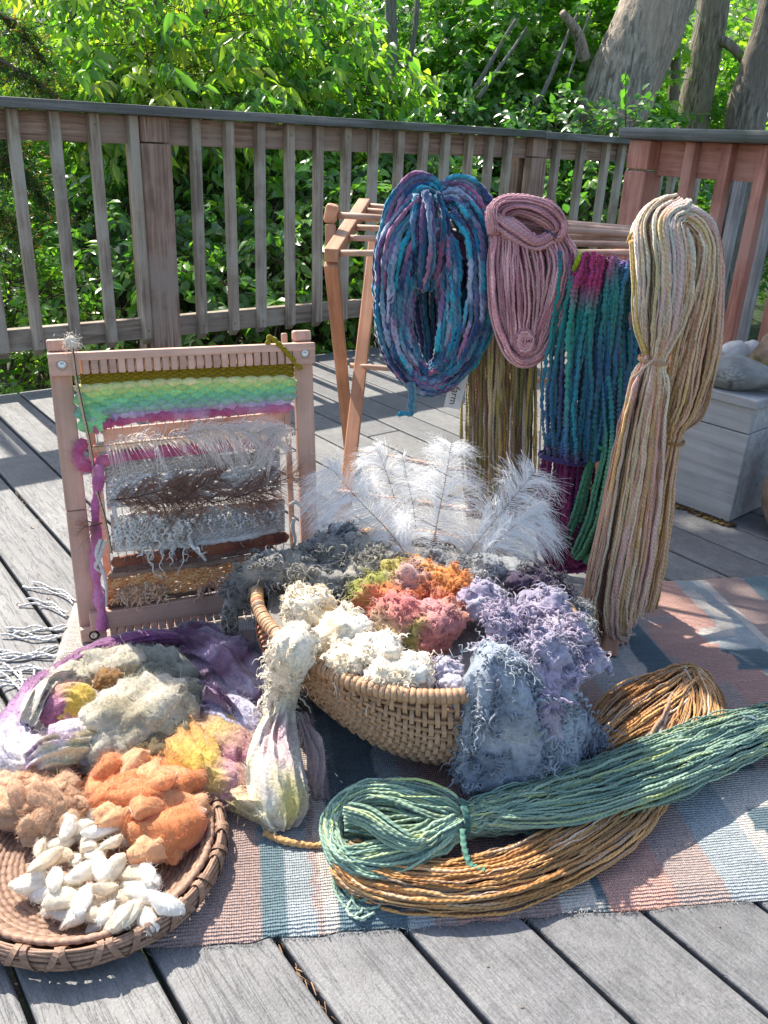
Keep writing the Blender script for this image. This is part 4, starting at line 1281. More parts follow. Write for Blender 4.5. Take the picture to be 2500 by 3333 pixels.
# a knot of raw yarn tied to the top of the loom, running down the left edge
mb = MB()
P = catmull(np.stack([Z6(215, 110, .035), Z6(225, 190, .04), Z6(245, 330, .035), Z6(285, 520, .03), Z6(320, 690, .03), Z6(350, 900, .03), Z6(390, 1040, .03), Z6(430, 1240, .028)]), 120)
tubes(mb, rel(P)[None], .0032*(1+.3*vnoise(np.stack([np.linspace(0, 60, 120), np.zeros(120), np.zeros(120)], -1)))[None], 6, lin(200, 176, 150), .25, .012)
tubes(mb, rel(P+LN*.003+LEX*.002)[None], .0011, 5, lin(92, 60, 40))
q = np.stack([Z6(212+g.normal(0, 16), 115+g.normal(0, 16), .035) for _ in range(160)])
fuzz(mb, rel(q), g.normal(size=(160, 3)), .03, lin(226, 214, 196), .0005, 8, 3, 1.2, .9)
fuzz(mb, rel(P[::1]), g.normal(size=(120, 3)), .02, lin(200, 170, 140), .0003, 7, 4, 1.0, .9)
blob(mb, rel(Z6(214, 118, .034)), (.012, .010, .014), 2, .3, 3, 1, col=lin(216, 204, 188))
mb.build('raw_yarn', M_wool, tap)

# ---- feathers
M_feather = fibre('feather_barb', 0.6, 0.3, None, 200, 0.0, 0.06, 0.4, 0.5)
def feather(mb, pts, width, n, col, rcol=None, w=0.0008, seed=0, up=None, droop=.25, quill=.08, wave=.35, tipw=.35, rr=.0014, N=8, curve=.4):
    """an ostrich plume: shaft plus loose barbs"""
    r = np.random.default_rng(seed)
    P = catmull(pts, 60)
    T_ = nrm(np.gradient(P, axis=0))
    up = nrm(np.asarray(up if up is not None else (0, -1, .4), float))
    tubes(mb, P[None], np.linspace(rr, rr*.35, 60)[None], 6, rcol if rcol is not None else lin(170, 140, 110))
    t = np.sort(r.uniform(quill, 1, n))
    i = np.clip((t*59).astype(int), 0, 59)
    base, tg = P[i], T_[i]
    sd = nrm(np.cross(tg, up[None]))*np.where(np.arange(n) % 2 == 0, 1, -1)[:, None]
    env = np.clip((t-quill)/.12+.3, 0, 1)*(1-(1-tipw)*np.clip((t-.62)/.38, 0, 1)**1.6)
    L = width*env*r.uniform(.75, 1.15, n)
    fwd = .45+.5*t
    cl = np.stack([vnoise(np.stack([t*16+k*9.3, t*0+seed, t*0], -1), seed+k) for k in range(3)], -1)     # barbs gather in loose clumps
    d = nrm(sd*1.0+tg*fwd[:, None]+up[None]*r.normal(.12, .2, (n, 1))+cl*.55+r.normal(0, .10, (n, 3)))
    s = np.linspace(0, 1, N)
    bend = nrm(r.normal(0, .5, (n, 3))+cl*.9+tg*.2+np.array([0, 0, -.5]))
    Q = base[:, None]+d[:, None]*(L[:, None]*s)[..., None]+tg[:, None]*(L[:, None]*s**2*curve)[..., None]
    Q = Q+bend[:, None]*(L[:, None]*s**2.2*.28)[..., None]
    Q = Q+np.array([0, 0, -1.0])*(L[:, None]*s**2.4*droop*r.uniform(.3, 1.7, (n, 1)))[..., None]
    Q = Q+(wave*L[:, None]*.10*np.sin(s*5+r.uniform(0, 6, (n, 1))))[..., None]*up
    C = np.asarray(col, float)*r.uniform(.9, 1.08, (n, 1))
    ribbons(mb, Q, np.linspace(w, w*.55, N), nrm(up[None]+r.normal(0, .5, (n, 3))), C)
def wfeather(name, pts, width, n, col, rcol, seed, label_parent, **kw):
    mb = MB()
    feather(mb, [rel(p) for p in pts], width, n, col, rcol, seed=seed, up=LN, **kw)
    return mb.build(name, M_feather, label_parent)
BF, BR_ = lin(156, 122, 106), lin(70, 48, 40)
wfeather('brown_feather', [Z6(420, 960, .026), Z6(560, 940, .03), Z6(700, 900, .034), Z6(830, 870, .03)], .056, 300, BF, BR_, 1, tap, w=.0005, droop=.15)
wfeather('brown_feather', [Z6(640, 985, .026), Z6(800, 950, .032), Z6(900, 880, .036), Z6(1010, 830, .032)], .058, 320, BF*.85, BR_, 2, tap, w=.0005, droop=.15)
wfeather('brown_feather', [Z6(960, 975, .026), Z6(1100, 940, .032), Z6(1250, 880, .036), Z6(1420, 820, .03)], .058, 330, BF, BR_, 3, tap, w=.0005, droop=.15)
wfeather('brown_feather', [Z6(1000, 930, .024), Z6(900, 985, .026), Z6(760, 1000, .028), Z6(560, 985, .026)], .05, 240, BF*.8, BR_, 4, tap, w=.0005, droop=.3)
wfeather('brown_feather', [Z6(1050, 930, .024), Z6(1180, 960, .026), Z6(1280, 975, .03)], .04, 130, BF*1.1, BR_, 5, tap, w=.0005, droop=.3)
wfeather('brown_feather', [Z6(380, 1070, .04), Z6(330, 1085, .042), Z6(280, 1090, .042)], .03, 60, BF, BR_, 6, tap, w=.0005)
WF = lin(238, 232, 228)
wfeather('white_feather', [Z6(320, 676, .028), Z6(560, 650, .03), Z6(820, 622, .034), Z6(1100, 590, .034), Z6(1340, 560, .032)], .045, 420, WF, lin(190, 150, 120), 7, tap, w=.0008, droop=.6, wave=1.0, curve=.1)
wfeather('white_feather', [Z6(760, 615, .03), Z6(960, 580, .036), Z6(1150, 590, .038), Z6(1330, 610, .034)], .05, 420, WF, lin(200, 180, 160), 8, tap, w=.0008, droop=.5, wave=1.0)
wfeather('white_feather', [Z6(1420, 580, .03), Z6(1320, 590, .034), Z6(1200, 610, .036)], .05, 140, WF, lin(200, 180, 160), 9, tap, w=.0008, droop=.9, wave=1.0)
# ================================================================== DRYING RACK
M_rackw = wood('orange_pine', (0.42, 0.19, 0.1), (0.56, 0.27, 0.15), (0.66, 0.36, 0.22), 0.55, 0.9, None, 0.35, 0.35)
M_rackd = wood('turned_dowel', (0.4, 0.23, 0.15), (0.55, 0.35, 0.25), (0.66, 0.46, 0.35), 0.6, 0.9, None, 0.3, 0.3)
LFt, LBt = D(1078, 832, 2.06), D(1186, 664, 2.62)           # left arm, front and back end
RFt, RBt = D(2190, 826, 1.84), D(2170, 752, 2.34)
LFf, LBf = np.array([-.137, 1.89, .0]), np.array([-.125, 2.66, .0])
RFf, RBf = np.array([.497, 1.542, RT+.002]), np.array([.60, 2.33, .0])
RK = (LFf+RBf)/2
rack = thing('drying_rack', 'orange wooden folding drying rack with dowels holding hanging yarn skeins', 'drying rack', RK)
def kbar(name, size, a, b, mat=None, up=(1, 0, 0), bev=.003):
    return beam(name, size, np.asarray(a)-RK, np.asarray(b)-RK, mat or M_rackw, rack, up, bev)
def dowel(a, b, r=.0075, name='dowel', mat=None):
    mb = MB()
    a, b = np.asarray(a)-RK, np.asarray(b)-RK
    P = a+(b-a)*np.linspace(0, 1, 12)[:, None]
    tubes(mb, P[None], r, 12)
    return mb.build(name, mat or M_rackd, rack)
dx = np.array([.03, 0, 0])
kbar('arm', (.034, .032), LFt, LBt, up=(0, 0, 1))
kbar('arm', (.030, .024), RFt, RBt, up=(0, 0, 1))
kbar('leg', (.022, .034), LBf+dx*.2, LFt+np.array([0, .01, -.02])+dx*.0)
kbar('leg', (.022, .036), LFf+dx*.9+np.array([0, 0, .002]), LBt+np.array([.02, -.03, -.10])+dx*.5)
kbar('leg', (.020, .032), RBf, RFt+np.array([-.01, .03, -.02]))
kbar('leg', (.020, .032), RFf, RBt+np.array([-.04, -.02, -.03]))
for f in (0.04, .30, .50, .68, .86, .97):
    a = LFt*(1-f)+LBt*f; b = RFt*(1-f)+RBt*f
    dowel(a+np.array([0, 0, .0]), b)
a_, b_ = D(1055, 690, 2.22), D(1125, 712, 2.20)              # folded second arm on the left with its knob
kn_ = kbar('knob', (.046, .046), D(1058, 690, 2.24), D(1098, 700, 2.24), up=(0, 0, 1), bev=.008)
fa_ = kbar('folded_arm', (.030, .026), D(1076, 735, 2.22), D(1078, 800, 2.20), up=(1, 0, 0))
sub(kn_, fa_)
dowel(D(1098, 700, 2.24), D(2170, 770, 2.1), .008)
dowel(D(1140, 1190, 2.3), D(1950, 1250, 2.16), .0075)
dowel(LBf*.9+LFt*.1+np.array([0, 0, .0]), RBf*.9+RFt*.1, .0075)
dowel(D(1085, 1598, 2.02), D(1960, 1720, 1.97), .0075)

# ================================================================== WOODEN BOX AND STONES
M_boxw = wood('peeling_white_box', (0.34, 0.34, 0.335), (0.5, 0.5, 0.49), (0.62, 0.62, 0.61), 0.8, 0.55, (0.36, 0.345, 0.32), 0.8)
fd = nrm(np.array([.66, -.75, 0])); fo = np.array([.75, .66, 0])
bc = G(2371, 1704); BXC = bc
boxt = thing('wooden_box', 'weathered white wooden box with a lid beside the red railing', 'box', bc)
ztop = D(2463, 1335, bc[1])[2]
LB, WB = .52, .36
def bpart(name, s0, s1, w0, w1, z0, z1, bev=.002):
    me = bev_box(name, (s1-s0, w1-w0, z1-z0), bev, M_boxw)
    o = link(name, me, boxt)
    R = np.stack([-fd, fo, np.cross(-fd, fo)], 1)
    p = -fd*((s0+s1)/2)+fo*((w0+w1)/2)+np.array([0, 0, (z0+z1)/2])
    m = Matrix.Identity(4)
    for a in range(3):
        for b in range(3):
            m[a][b] = float(R[a][b])
        m[a][3] = float(p[a])
    o.matrix_local = m
zs = [0.004, .205, .345, ztop]
bpart('front_board', 0, LB, 0, .022, .004, zs[2]-.07, .002)
bpart('front_board', 0.001, LB, 0.001, .022, zs[2]-.067, ztop, .002)
bpart('side_board', .002, .024, .0225, WB, .004, zs[2]-.07)
bpart('side_board', .003, .024, .0225, WB, zs[2]-.067, ztop)
bpart('back_board', .0, LB, WB+.0005, WB+.022, .004, ztop)
bpart('end_board', LB-.022, LB-.001, .0225, WB, .004, ztop)
bpart('lid', -.008, LB+.006, -.008, WB+.03, ztop+.001, ztop+.029, .003)
zl = ztop+.0295
def stone_mat(name, a, b, c, sc=14, bumpd=.01):
    m, N, L, B = newmat(name)
    v, _ = obj_vec(N, L)
    n = noise_tex(N, L, v, sc, 6.0, 0.65)
    r = ramp(N, [(0.3, a), (0.5, b), (0.7, c)])
    L.new(n, r.inputs[0]); 
    at = N.new('ShaderNodeAttribute'); at.attribute_name = 'Col'
    cc = mul(N, L, r.outputs[0], at.outputs['Color'])
    L.new(cc, B.inputs['Base Color'])
    B.inputs['Roughness'].default_value = 0.85
    bump(N, L, n, 0.6, bumpd, B)
    return m
M_stoneg = stone_mat('grey_stone', (.15, .155, .15), (.21, .215, .205), (.28, .285, .27), 22, .004)
M_stonew = stone_mat('pale_stone', (.36, .34, .32), (.52, .5, .47), (.64, .62, .58), 20, .006)
M_stoneb = stone_mat('brown_rock', (.12, .08, .055), (.25, .175, .125), (.36, .27, .2), 12, .02)
def boxtop(px, py):
    return G(px, py, zl)
def stone(label, c, r, mat, seed, amp=.18, R=None, colfn=None, sub=4, name='stone', group=None, fine=.05):
    c = np.asarray(c, float)
    mb = MB()
    blob(mb, (0, 0, r[2]*.86), r, sub, amp, 1.3, seed, colfn=colfn, fine=fine, R=R)
    mb.v[0][:, 2] = np.maximum(mb.v[0][:, 2], 0)
    return mb.build(name, mat, None, label=label, cat='stone', loc=c, group=group)
ca = G(2375, 1258, zl)+np.array([0, -.01, 0])
mbs = MB()
def lens(V):
    return V
cs_ = boxtop(2385, 1262)
V_, T_i = ico(5)
k = 1+.05*fbm(V_*1.4, 2, 4)
W = V_*k[:, None]*np.array([.098, .068, .052])
W[:, 0] += .035*np.clip(V_[:, 0], 0, 1)**2
W[:, 2] *= 1-.35*np.clip(V_[:, 0], 0, 1)
W[:, 2] = np.maximum(W[:, 2]+.044, 0)
# carved tree: radiating grooves cut on the side facing the deck
fc = np.array([-.004, -.060, .040])
rel_ = W-fc
ang = np.arctan2(rel_[:, 2]+.012, rel_[:, 0]); rr_ = np.hypot(rel_[:, 0], rel_[:, 2]+.012)
col = np.ones((len(W), 3))
front = V_[:, 1] < -.15
gro = front & (rr_ > .010) & (rr_ < .040+.006*np.sin(ang*23)) & (ang > -.15) & (ang < 3.3) & (np.abs(((ang*8/math.pi) % 1)-.5) < .2)
tr = front & (np.abs(rel_[:, 0]) < .005) & (rel_[:, 2] < -.008) & (rel_[:, 2] > -.034)
W[gro | tr] += np.array([0, .0025, 0])
col[gro] = (1.7, 1.7, 1.68); col[tr] = (.45, .45, .45)  # pale rays and dark trunk paint in the relief shading of the carving
mbs.add(W, None, T_i, col)
mbs.build('carved_stone', M_stoneg, None, label='smooth dark grey stone carved with a radiating tree on the wooden box', cat='stone', loc=cs_, rot=(0, 0, -.45))
def moss(W, V):
    t = np.clip(-V[:, 2]*1.6-.1+.5*fbm(W*30, 2, 3)-V[:, 0]*.6, 0, 1)
    return lerp((1, 1, 1), (1.15, 1.5, .35), t)
stone('rough brown rock with yellow moss on the wooden box', boxtop(2500, 1262)+np.array([.03, .03, 0]), (.085, .075, .088), M_stoneb, 5, .22, colfn=moss, fine=.12)
stone('largest of the round white stones behind the carved stone', boxtop(2392, 1228)+np.array([.015, .07, 0]), (.048, .040, .052), M_stonew, 6)
stone('small white stone hidden at the left behind the carved stone', boxtop(2335, 1228)+np.array([.0, .07, 0]), (.030, .030, .040), M_stonew, 7)
stone('white stone between the brown rock and the largest white one', boxtop(2440, 1228)+np.array([.02, .085, 0]), (.042, .038, .052), M_stonew, 8)
stone('big brown boulder on the deck at the right edge by the box', G(2500, 1735)+np.array([.06, .0, 0]), (.10, .09, .16), M_stoneb, 9, .3, colfn=lambda W, V: np.full((len(W), 3), .8))
mb = MB()
g = np.random.default_rng(12)
for k in range(220):                                    # moss and litter along the foot of the box
    s = g.uniform(-.02, .32)
    p = bc-fd*s-fo*g.uniform(.002, .03)+np.array([0, 0, .003])
    blob(mb, p, np.array([.008, .006, .005])*g.uniform(.4, 1.4), 1, .3, 2, k, col=[lin(110, 100, 40), lin(96, 66, 44), lin(70, 54, 40)][k % 3])
mb.build('moss_litter', M_needle, None, kind='stuff', label='moss and brown litter along the foot of the box', cat='litter')

# ================================================================== YARN SKEINS
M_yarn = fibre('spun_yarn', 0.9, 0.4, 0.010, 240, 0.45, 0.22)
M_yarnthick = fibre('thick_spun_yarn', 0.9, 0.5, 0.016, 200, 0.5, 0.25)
M_yarnbub = fibre('boucle_yarn', 0.92, 0.3, None, 150, 0.7, 0.3)
def bundle(mb, spine, n, rad, colfn, step=.004, sides=6, seed=0, closed=False, jit=.10, wig=.0008, ell=.25, pitch=.010, thick=.03, front=(0, -1, .45), lump=0.0, lumpf=90., bead=None, mixr=.35, hollow=0.0, clumps=0, depths=None, radvar=.15):
    """a hank: spine = (px, py, depth or None, half width px[, z]) ; strands share its course"""
    if n > 60 and not bead and seed != 22:                                             # strands buried inside the hank are left out
        n, hollow = int(n*.72), max(hollow, .34)
    step, sides = max(step*1.0, .0088 if rad < .0045 else .0068), (4 if rad < .0045 else 5)
    if bead:
        step, sides = .0034, 4
    if sides == 4:
        ell = 0.0
    r = np.random.default_rng(seed)
    P3, hw = [], []
    for a in spine:
        p = np.asarray(a[0], float) if not np.isscalar(a[0]) else D(a[0], a[1], a[2])
        w_ = a[1] if not np.isscalar(a[0]) else PX(a[3], p)
        P3.append(p); hw.append(w_)
    L = np.linalg.norm(np.diff(np.stack(P3), axis=0), axis=1).sum()
    N = max(16, int(L/step))
    P = catmull(np.stack(P3), N, closed); W_ = catmull(np.stack([hw]*3, 1), N, closed)[:, 0]
    T_ = nrm(np.gradient(P, axis=0))
    fr = nrm(np.asarray(front, float))
    Sd = nrm(np.cross(T_, fr[None])); F = np.cross(Sd, T_)
    F = F*np.sign((F@fr))[:, None]
    if np.ndim(thick) == 0:
        th = np.minimum(thick, W_*1.0)
    else:
        th = catmull(np.stack([np.asarray(thick, float)]*3, 1), N, closed)[:, 0]
    aa = np.sqrt(hollow+(1-hollow)*r.random(n)); ang = r.random(n)*2*math.pi
    A, Bv = aa*np.cos(ang), aa*np.sin(ang)
    if clumps:                                             # strands gather in locks with gaps between
        cc = np.stack([np.cos(np.arange(clumps)*2.4)*np.sqrt((np.arange(clumps)+.5)/clumps), np.sin(np.arange(clumps)*2.4)*np.sqrt((np.arange(clumps)+.5)/clumps)], 1)
        ci = ((A[:, None]-cc[None, :, 0])**2+(Bv[:, None]-cc[None, :, 1])**2).argmin(1)
        A = A*.6+cc[ci, 0]*.4; Bv = Bv*.6+cc[ci, 1]*.4
    s = np.linspace(0, 1, N)
    sl = s*L
    def drift(k, f, am):
        return am*vnoise(np.stack([np.broadcast_to(sl*f, (n, N)), np.arange(n)[:, None]*1.37+np.zeros(N), np.full((n, N), float(k))], -1), seed+k)
    if closed:
        wrap = np.sin(np.pi*s)[None]**.5
    else:
        wrap = 1.0
    a2 = A[:, None]+drift(1, 7, jit)*wrap; b2 = Bv[:, None]+drift(2, 7, jit)*wrap
    Q = P[None]+Sd[None]*(a2*W_)[..., None]+F[None]*(b2*th)[..., None]
    Q = Q+Sd[None]*(drift(3, 55, wig))[..., None]*wrap+F[None]*(drift(4, 55, wig))[..., None]*wrap if np.ndim(wrap) == 0 else Q
    R = rad*(1+radvar*r.normal(size=(n, 1)).clip(-1.5, 1.5))*np.ones((1, N))
    if lump:
        R = R*(1+lump*vnoise(np.stack([np.broadcast_to(sl*lumpf, (n, N)), np.arange(n)[:, None]*7.7+np.zeros(N), np.zeros((n, N))], -1), seed+9))
    if bead:
        R = R*(.48+.75*np.abs(np.sin(sl[None]*math.pi/bead+r.random((n, 1))*6+1.6*drift(5, 30, 1.0))))*(1+.25*drift(6, 90, 1.0))
    C = colfn(a2, b2, s, sl, r, n, N)
    tubes(mb, Q, R, sides, C, ell, pitch)
    return Q
def dye(pal, f=9.0, seed=0, sharp=1.5, strand=.4, tone=.12):
    pal = np.asarray(pal, float)
    def fn(a, b, s, sl, r, n, N):
        w = []
        for k in range(len(pal)):
            x = vnoise(np.stack([np.broadcast_to(sl*f, (n, N)), np.arange(n)[:, None]*strand*3+np.zeros(N), np.full((n, N), k*5.5)], -1), seed+k)
            w.append(np.exp(sharp*4*x))
        w = np.stack(w, -1); w = w/w.sum(-1, keepdims=True)
        c = w@pal
        return c*(1+tone*r.normal(size=(n, 1, 1)))
    return fn
def skein(label, cat='yarn', **kw):
    return thing('yarn_skein', label, cat, **kw)
def tie(mb, p, axis, r, col, n=2, rad=.0022, sq=.8):
    ax = nrm(np.asarray(axis, float))
    a = nrm(np.cross(ax, (0.2, 1, .1))); b = np.cross(ax, a)
    t = np.linspace(0, 2*math.pi*n, 30*n)
    Q = np.asarray(p)+a*(r*np.cos(t))[:, None]+b*(r*sq*np.sin(t))[:, None]+ax*(np.linspace(-.003, .003, 30*n))[:, None]
    tubes(mb, Q[None], rad, 6, col, .2, .01)
def stray(mb, pts, n, length, col, seed, w=.0003):
    r = np.random.default_rng(seed)
    i = r.integers(0, len(pts), n)
    fuzz(mb, pts[i], r.normal(size=(n, 3)), length, col, w, 7, seed, .9, .9)

# -- blue, teal and purple thick-and-thin skein
y1 = 1.97
BLUE = [lin(30, 120, 158), lin(48, 66, 110), lin(50, 160, 180), lin(112, 84, 132), lin(166, 104, 140), lin(66, 84, 124), lin(158, 168, 190), lin(30, 40, 76), lin(84, 130, 150), lin(40, 96, 130)]
sk = skein('fuzzy blue, turquoise and purple skein hanging on the left of the rack')
mb = MB()
Q1 = bundle(mb, [(1400, 705, y1, 105), (1310, 800, y1-.02, 88), (1280, 950, y1-.03, 66), (1282, 1090, y1-.03, 60), (1325, 1195, y1-.03, 52), (1395, 1243, y1-.03, 44), (1470, 1190, y1-.03, 60), (1512, 1070, y1-.03, 88), (1518, 930, y1-.03, 100), (1508, 800, y1-.02, 104), (1460, 712, y1, 105)],
            100, .0053, dye(BLUE, 16, 3, 3.2, 1.7, .2), .0045, 6, 3, False, .2, .0022, .28, .016, .055, lump=.45, lumpf=80, clumps=26)
mb.build('loop_strands', M_yarnthick, sk, uv=True)
mb2 = MB()
Q2 = bundle(mb2, [(1275, 820, y1+.0, 50), (1300, 700, y1+.0, 58), (1360, 625, y1+.02, 55), (1430, 640, y1+.04, 40), (1500, 640, y1+.02, 55), (1560, 720, y1, 58), (1585, 840, y1-.0, 45)], 58, .0053, dye(BLUE, 16, 8, 3.2, 1.7, .2), .0045, 6, 5, False, .2, .0022, .28, .016, .05, lump=.45, lumpf=80)
Q3 = bundle(mb2, [(1385, 640, y1-.02, 45), (1392, 740, y1-.05, 72), (1392, 850, y1-.05, 66), (1380, 930, y1-.03, 40)], 44, .0051, dye(BLUE, 16, 9, 3.2, 1.7, .2), .0045, 6, 6, False, .2, .0022, .28, .016, .03, lump=.45, lumpf=80)
mb2.build('top_strands', M_yarnthick, sk, uv=True)
mb3 = MB()
bundle(mb3, [(1385, 760, y1+.05, 70), (1390, 900, y1+.06, 66), (1392, 1020, y1+.06, 54), (1402, 1120, y1+.05, 42), (1400, 1215, y1+.03, 36)], 46, .0046, dye([lin(40, 66, 90), lin(60, 80, 110), lin(40, 100, 120), lin(84, 70, 110)], 14, 2, 2.5, 1.7), .005, 5, 2, thick=.03, lump=.3)
mb3.build('inner_strands', M_yarnthick, sk, uv=True)
mb4 = MB()
tl = catmull(np.stack([D(1392, 1240, y1-.06), D(1385, 1285, y1-.06), D(1372, 1310, y1-.055), D(1338, 1338, y1-.05), D(1300, 1345, y1-.05)]), 24)
tl = catmull(np.stack([D(1335, 1245, y1-.07), D(1340, 1290, y1-.07), D(1335, 1320, y1-.07), D(1338, 1345, y1-.065), D(1310, 1345, y1-.06), D(1296, 1352, y1-.06)]), 24)
tubes(mb4, tl[None], np.linspace(.008, .0055, 24)[None], 8, lerp(lin(92, 120, 140), lin(30, 140, 168), np.linspace(0, 1, 24))[None], .2, .02)
tubes(mb4, (tl[:14]+np.array([.008, 0, 0]))[None], .0045, 7, lin(110, 150, 160), .2, .02)
tie(mb4, D(1340, 1255, y1-.06), (.3, 0, 1), .016, lin(120, 130, 140))
stray(mb4, tl, 90, .025, lin(80, 140, 160), 3)
allp = np.concatenate([Q1.reshape(-1, 3), Q2.reshape(-1, 3)])
mb4.build('tail', M_yarnthick, sk, uv=True)
mb4 = MB()
stray(mb4, allp, 3200, .02, lin(120, 146, 176), 4, .00026)
mb4.build('loose_fibres', M_yarnthick, sk, kind='stuff')

# -- dusty pink skein, twisted
y2 = 1.89
PINK = [lin(212, 156, 162), lin(226, 180, 182), lin(198, 136, 146), lin(220, 168, 166), lin(182, 124, 136)]
sk = skein('dusty pink skein twisted at the top hanging beside the blue one')
mb = MB()
Q1 = bundle(mb, [(1640, 770, y2, 44), (1632, 880, y2-.02, 44), (1642, 1010, y2-.03, 46), (1668, 1100, y2-.035, 46), (1700, 1152, y2-.04, 44), (1738, 1140, y2-.04, 42), (1772, 1070, y2-.04, 44), (1812, 950, y2-.035, 58), (1822, 850, y2-.02, 60), (1790, 770, y2, 45)], 130, .0029, dye(PINK, 14, 1, 2.0, 1.9, .14), .004, 6, 11, False, .16, .0018, .25, .010, .04, lump=.2, clumps=18)
Q2 = bundle(mb, [(1690, 770, y2-.02, 44), (1705, 880, y2-.045, 66), (1712, 1000, y2-.05, 62), (1705, 1120, y2-.05, 46)], 80, .0029, dye(PINK, 14, 2, 2.0, 1.9, .14), .004, 6, 12, False, .16, .0018, .25, .010, .025, lump=.2)
mb.build('loop_strands', M_yarn, sk, uv=True)
mb = MB()
Q3 = bundle(mb, [(1625, 760, y2-.01, 34), (1630, 690, y2-.01, 44), (1690, 668, y2-.02, 30), (1770, 690, y2-.03, 36), (1815, 735, y2-.03, 30), (1800, 775, y2-.02, 26)], 90, .0029, dye(PINK, 14, 3, 2.0, 1.9, .14), .004, 6, 13, thick=.035, lump=.2, wig=.0018)
bundle(mb, [(1612, 715, y2+.04, 30), (1680, 700, y2+.03, 50), (1760, 715, y2+.03, 50), (1822, 745, y2+.03, 30)], 60, .0029, dye(PINK, 14, 6, 2.0, 1.9, .14), .004, 6, 16, thick=.03, lump=.2)
bundle(mb, [(1610, 700, y2+.0, 36), (1680, 750, y2-.04, 34), (1740, 790, y2-.04, 26), (1790, 770, y2-.03, 22)], 36, .0031, dye(PINK, 9, 4, .8), .004, 6, 14, thick=.03, lump=.15)
bundle(mb, [(1600, 690, y2+.02, 20), (1612, 740, y2+.0, 26), (1650, 770, y2-.01, 30)], 28, .0031, dye(PINK, 9, 5, .8), .004, 6, 15, thick=.025, lump=.15)
mb.build('top_twist', M_yarn, sk, uv=True)
mb = MB()
t = np.linspace(0, 2*math.pi*.92, 40)
for k in range(10):
    rr_ = np.random.default_rng(k)
    P = np.stack([D(1708+(11+k*2.2)*math.cos(a+.4)+rr_.normal(0, 2), 1112-(16+k*3.2)*math.sin(a+.4)*.9, y2-.075+.003*(k % 3)) for a in t])
    tubes(mb, P[None], .0037, 6, PINK[k % 5], .25, .01)
mb.build('bottom_curl', M_yarn, sk, uv=True)
mb = MB()
tie(mb, D(1800, 762, y2-.03), (.4, 0, 1), .016, lin(90, 84, 110), 3)
stray(mb, np.concatenate([Q1.reshape(-1, 3), Q3.reshape(-1, 3)]), 2400, .011, lin(220, 172, 176), 4, .00022)
mb.build('tie_thread', M_yarn, sk, uv=True)

# -- brown and olive skein of straight strands
y3 = 2.04
BROWN = [lin(150, 110, 78), lin(172, 142, 86), lin(186, 168, 80), lin(132, 82, 60), lin(204, 180, 144), lin(158, 130, 94), lin(152, 146, 86), lin(236, 224, 204)]
sk = skein('brown and olive skein of long straight strands hanging between pink and blue skeins')
mb = MB()
def straight(a, b, s, sl, r, n, N):
    return dye(BROWN, 9, 21, 3.0, 1.9, .2)(a, b, s, sl, r, n, N)
Q1 = bundle(mb, [(1640, 810, y3+.04, 110), (1640, 840, y3-.01, 112), (1638, 1000, y3-.03, 122), (1636, 1250, y3-.03, 130), (1634, 1500, y3-.03, 128), (1632, 1625, y3-.02, 122), (1632, 1662, y3+.0, 112)], 120, .0034, straight, .005, 5, 22, False, .10, .0012, .25, .012, .022, lump=.45, lumpf=60)
mb.build('strands', M_yarn, sk, uv=True)
mb = MB()
stray(mb, Q1.reshape(-1, 3), 1800, .014, lin(170, 140, 96), 5, .00025)
mb.build('loose_fibres', M_yarn, sk)

# -- paper tag tucked behind it
tg = thing('paper_tag', 'small white paper tag with black letters hanging by the blue skein', 'tag', D(1485, 1270, 1.96))
tp = D(1485, 1270, 1.96)
M_paper = plain('tag_paper', (.72, .7, .68), .8)
M_ink = plain('black_ink', (.015, .015, .018), .7)
tx = nrm(np.array([.99, -.10, -.16])); tu = nrm(np.cross(np.cross(tx, np.array([0, 0, 1.])), tx)*1.0)
Rt = np.stack([tx, tu, np.cross(tx, tu)], 1)
mb = MB()
hw_, hh_ = PX(27, tp), PX(62, tp)
box(mb, (0, 0, 0), (hw_*2, hh_*2, .0005), Rt)
pp_ = mb.build('paper', M_paper, tg, smooth=False)
fc_ = bpy.data.curves.new('lettering', 'FONT')
fc_.body = 'ott farm'
fc_.size = PX(34, tp); fc_.align_x = 'CENTER'; fc_.align_y = 'CENTER'
fo_ = bpy.data.objects.new('lettering', fc_)
COL.objects.link(fo_)
me_t = bpy.data.meshes.new_from_object(fo_.evaluated_get(bpy.context.evaluated_depsgraph_get()))
bpy.data.objects.remove(fo_)
me_t.materials.append(M_ink)
lo = link('lettering', me_t, tg)
nt_ = np.cross(tx, tu)
Rl = np.stack([-tu, tx, nt_], 1)                     # the words run down the tag
mm = Matrix.Identity(4)
for a in range(3):
    for b in range(3):
        mm[a][b] = float(Rl[a][b])
    mm[a][3] = float((nt_*.0006-tx*hw_*.05+tu*hh_*.1)[a])
lo.matrix_local = mm
sub(lo, pp_)

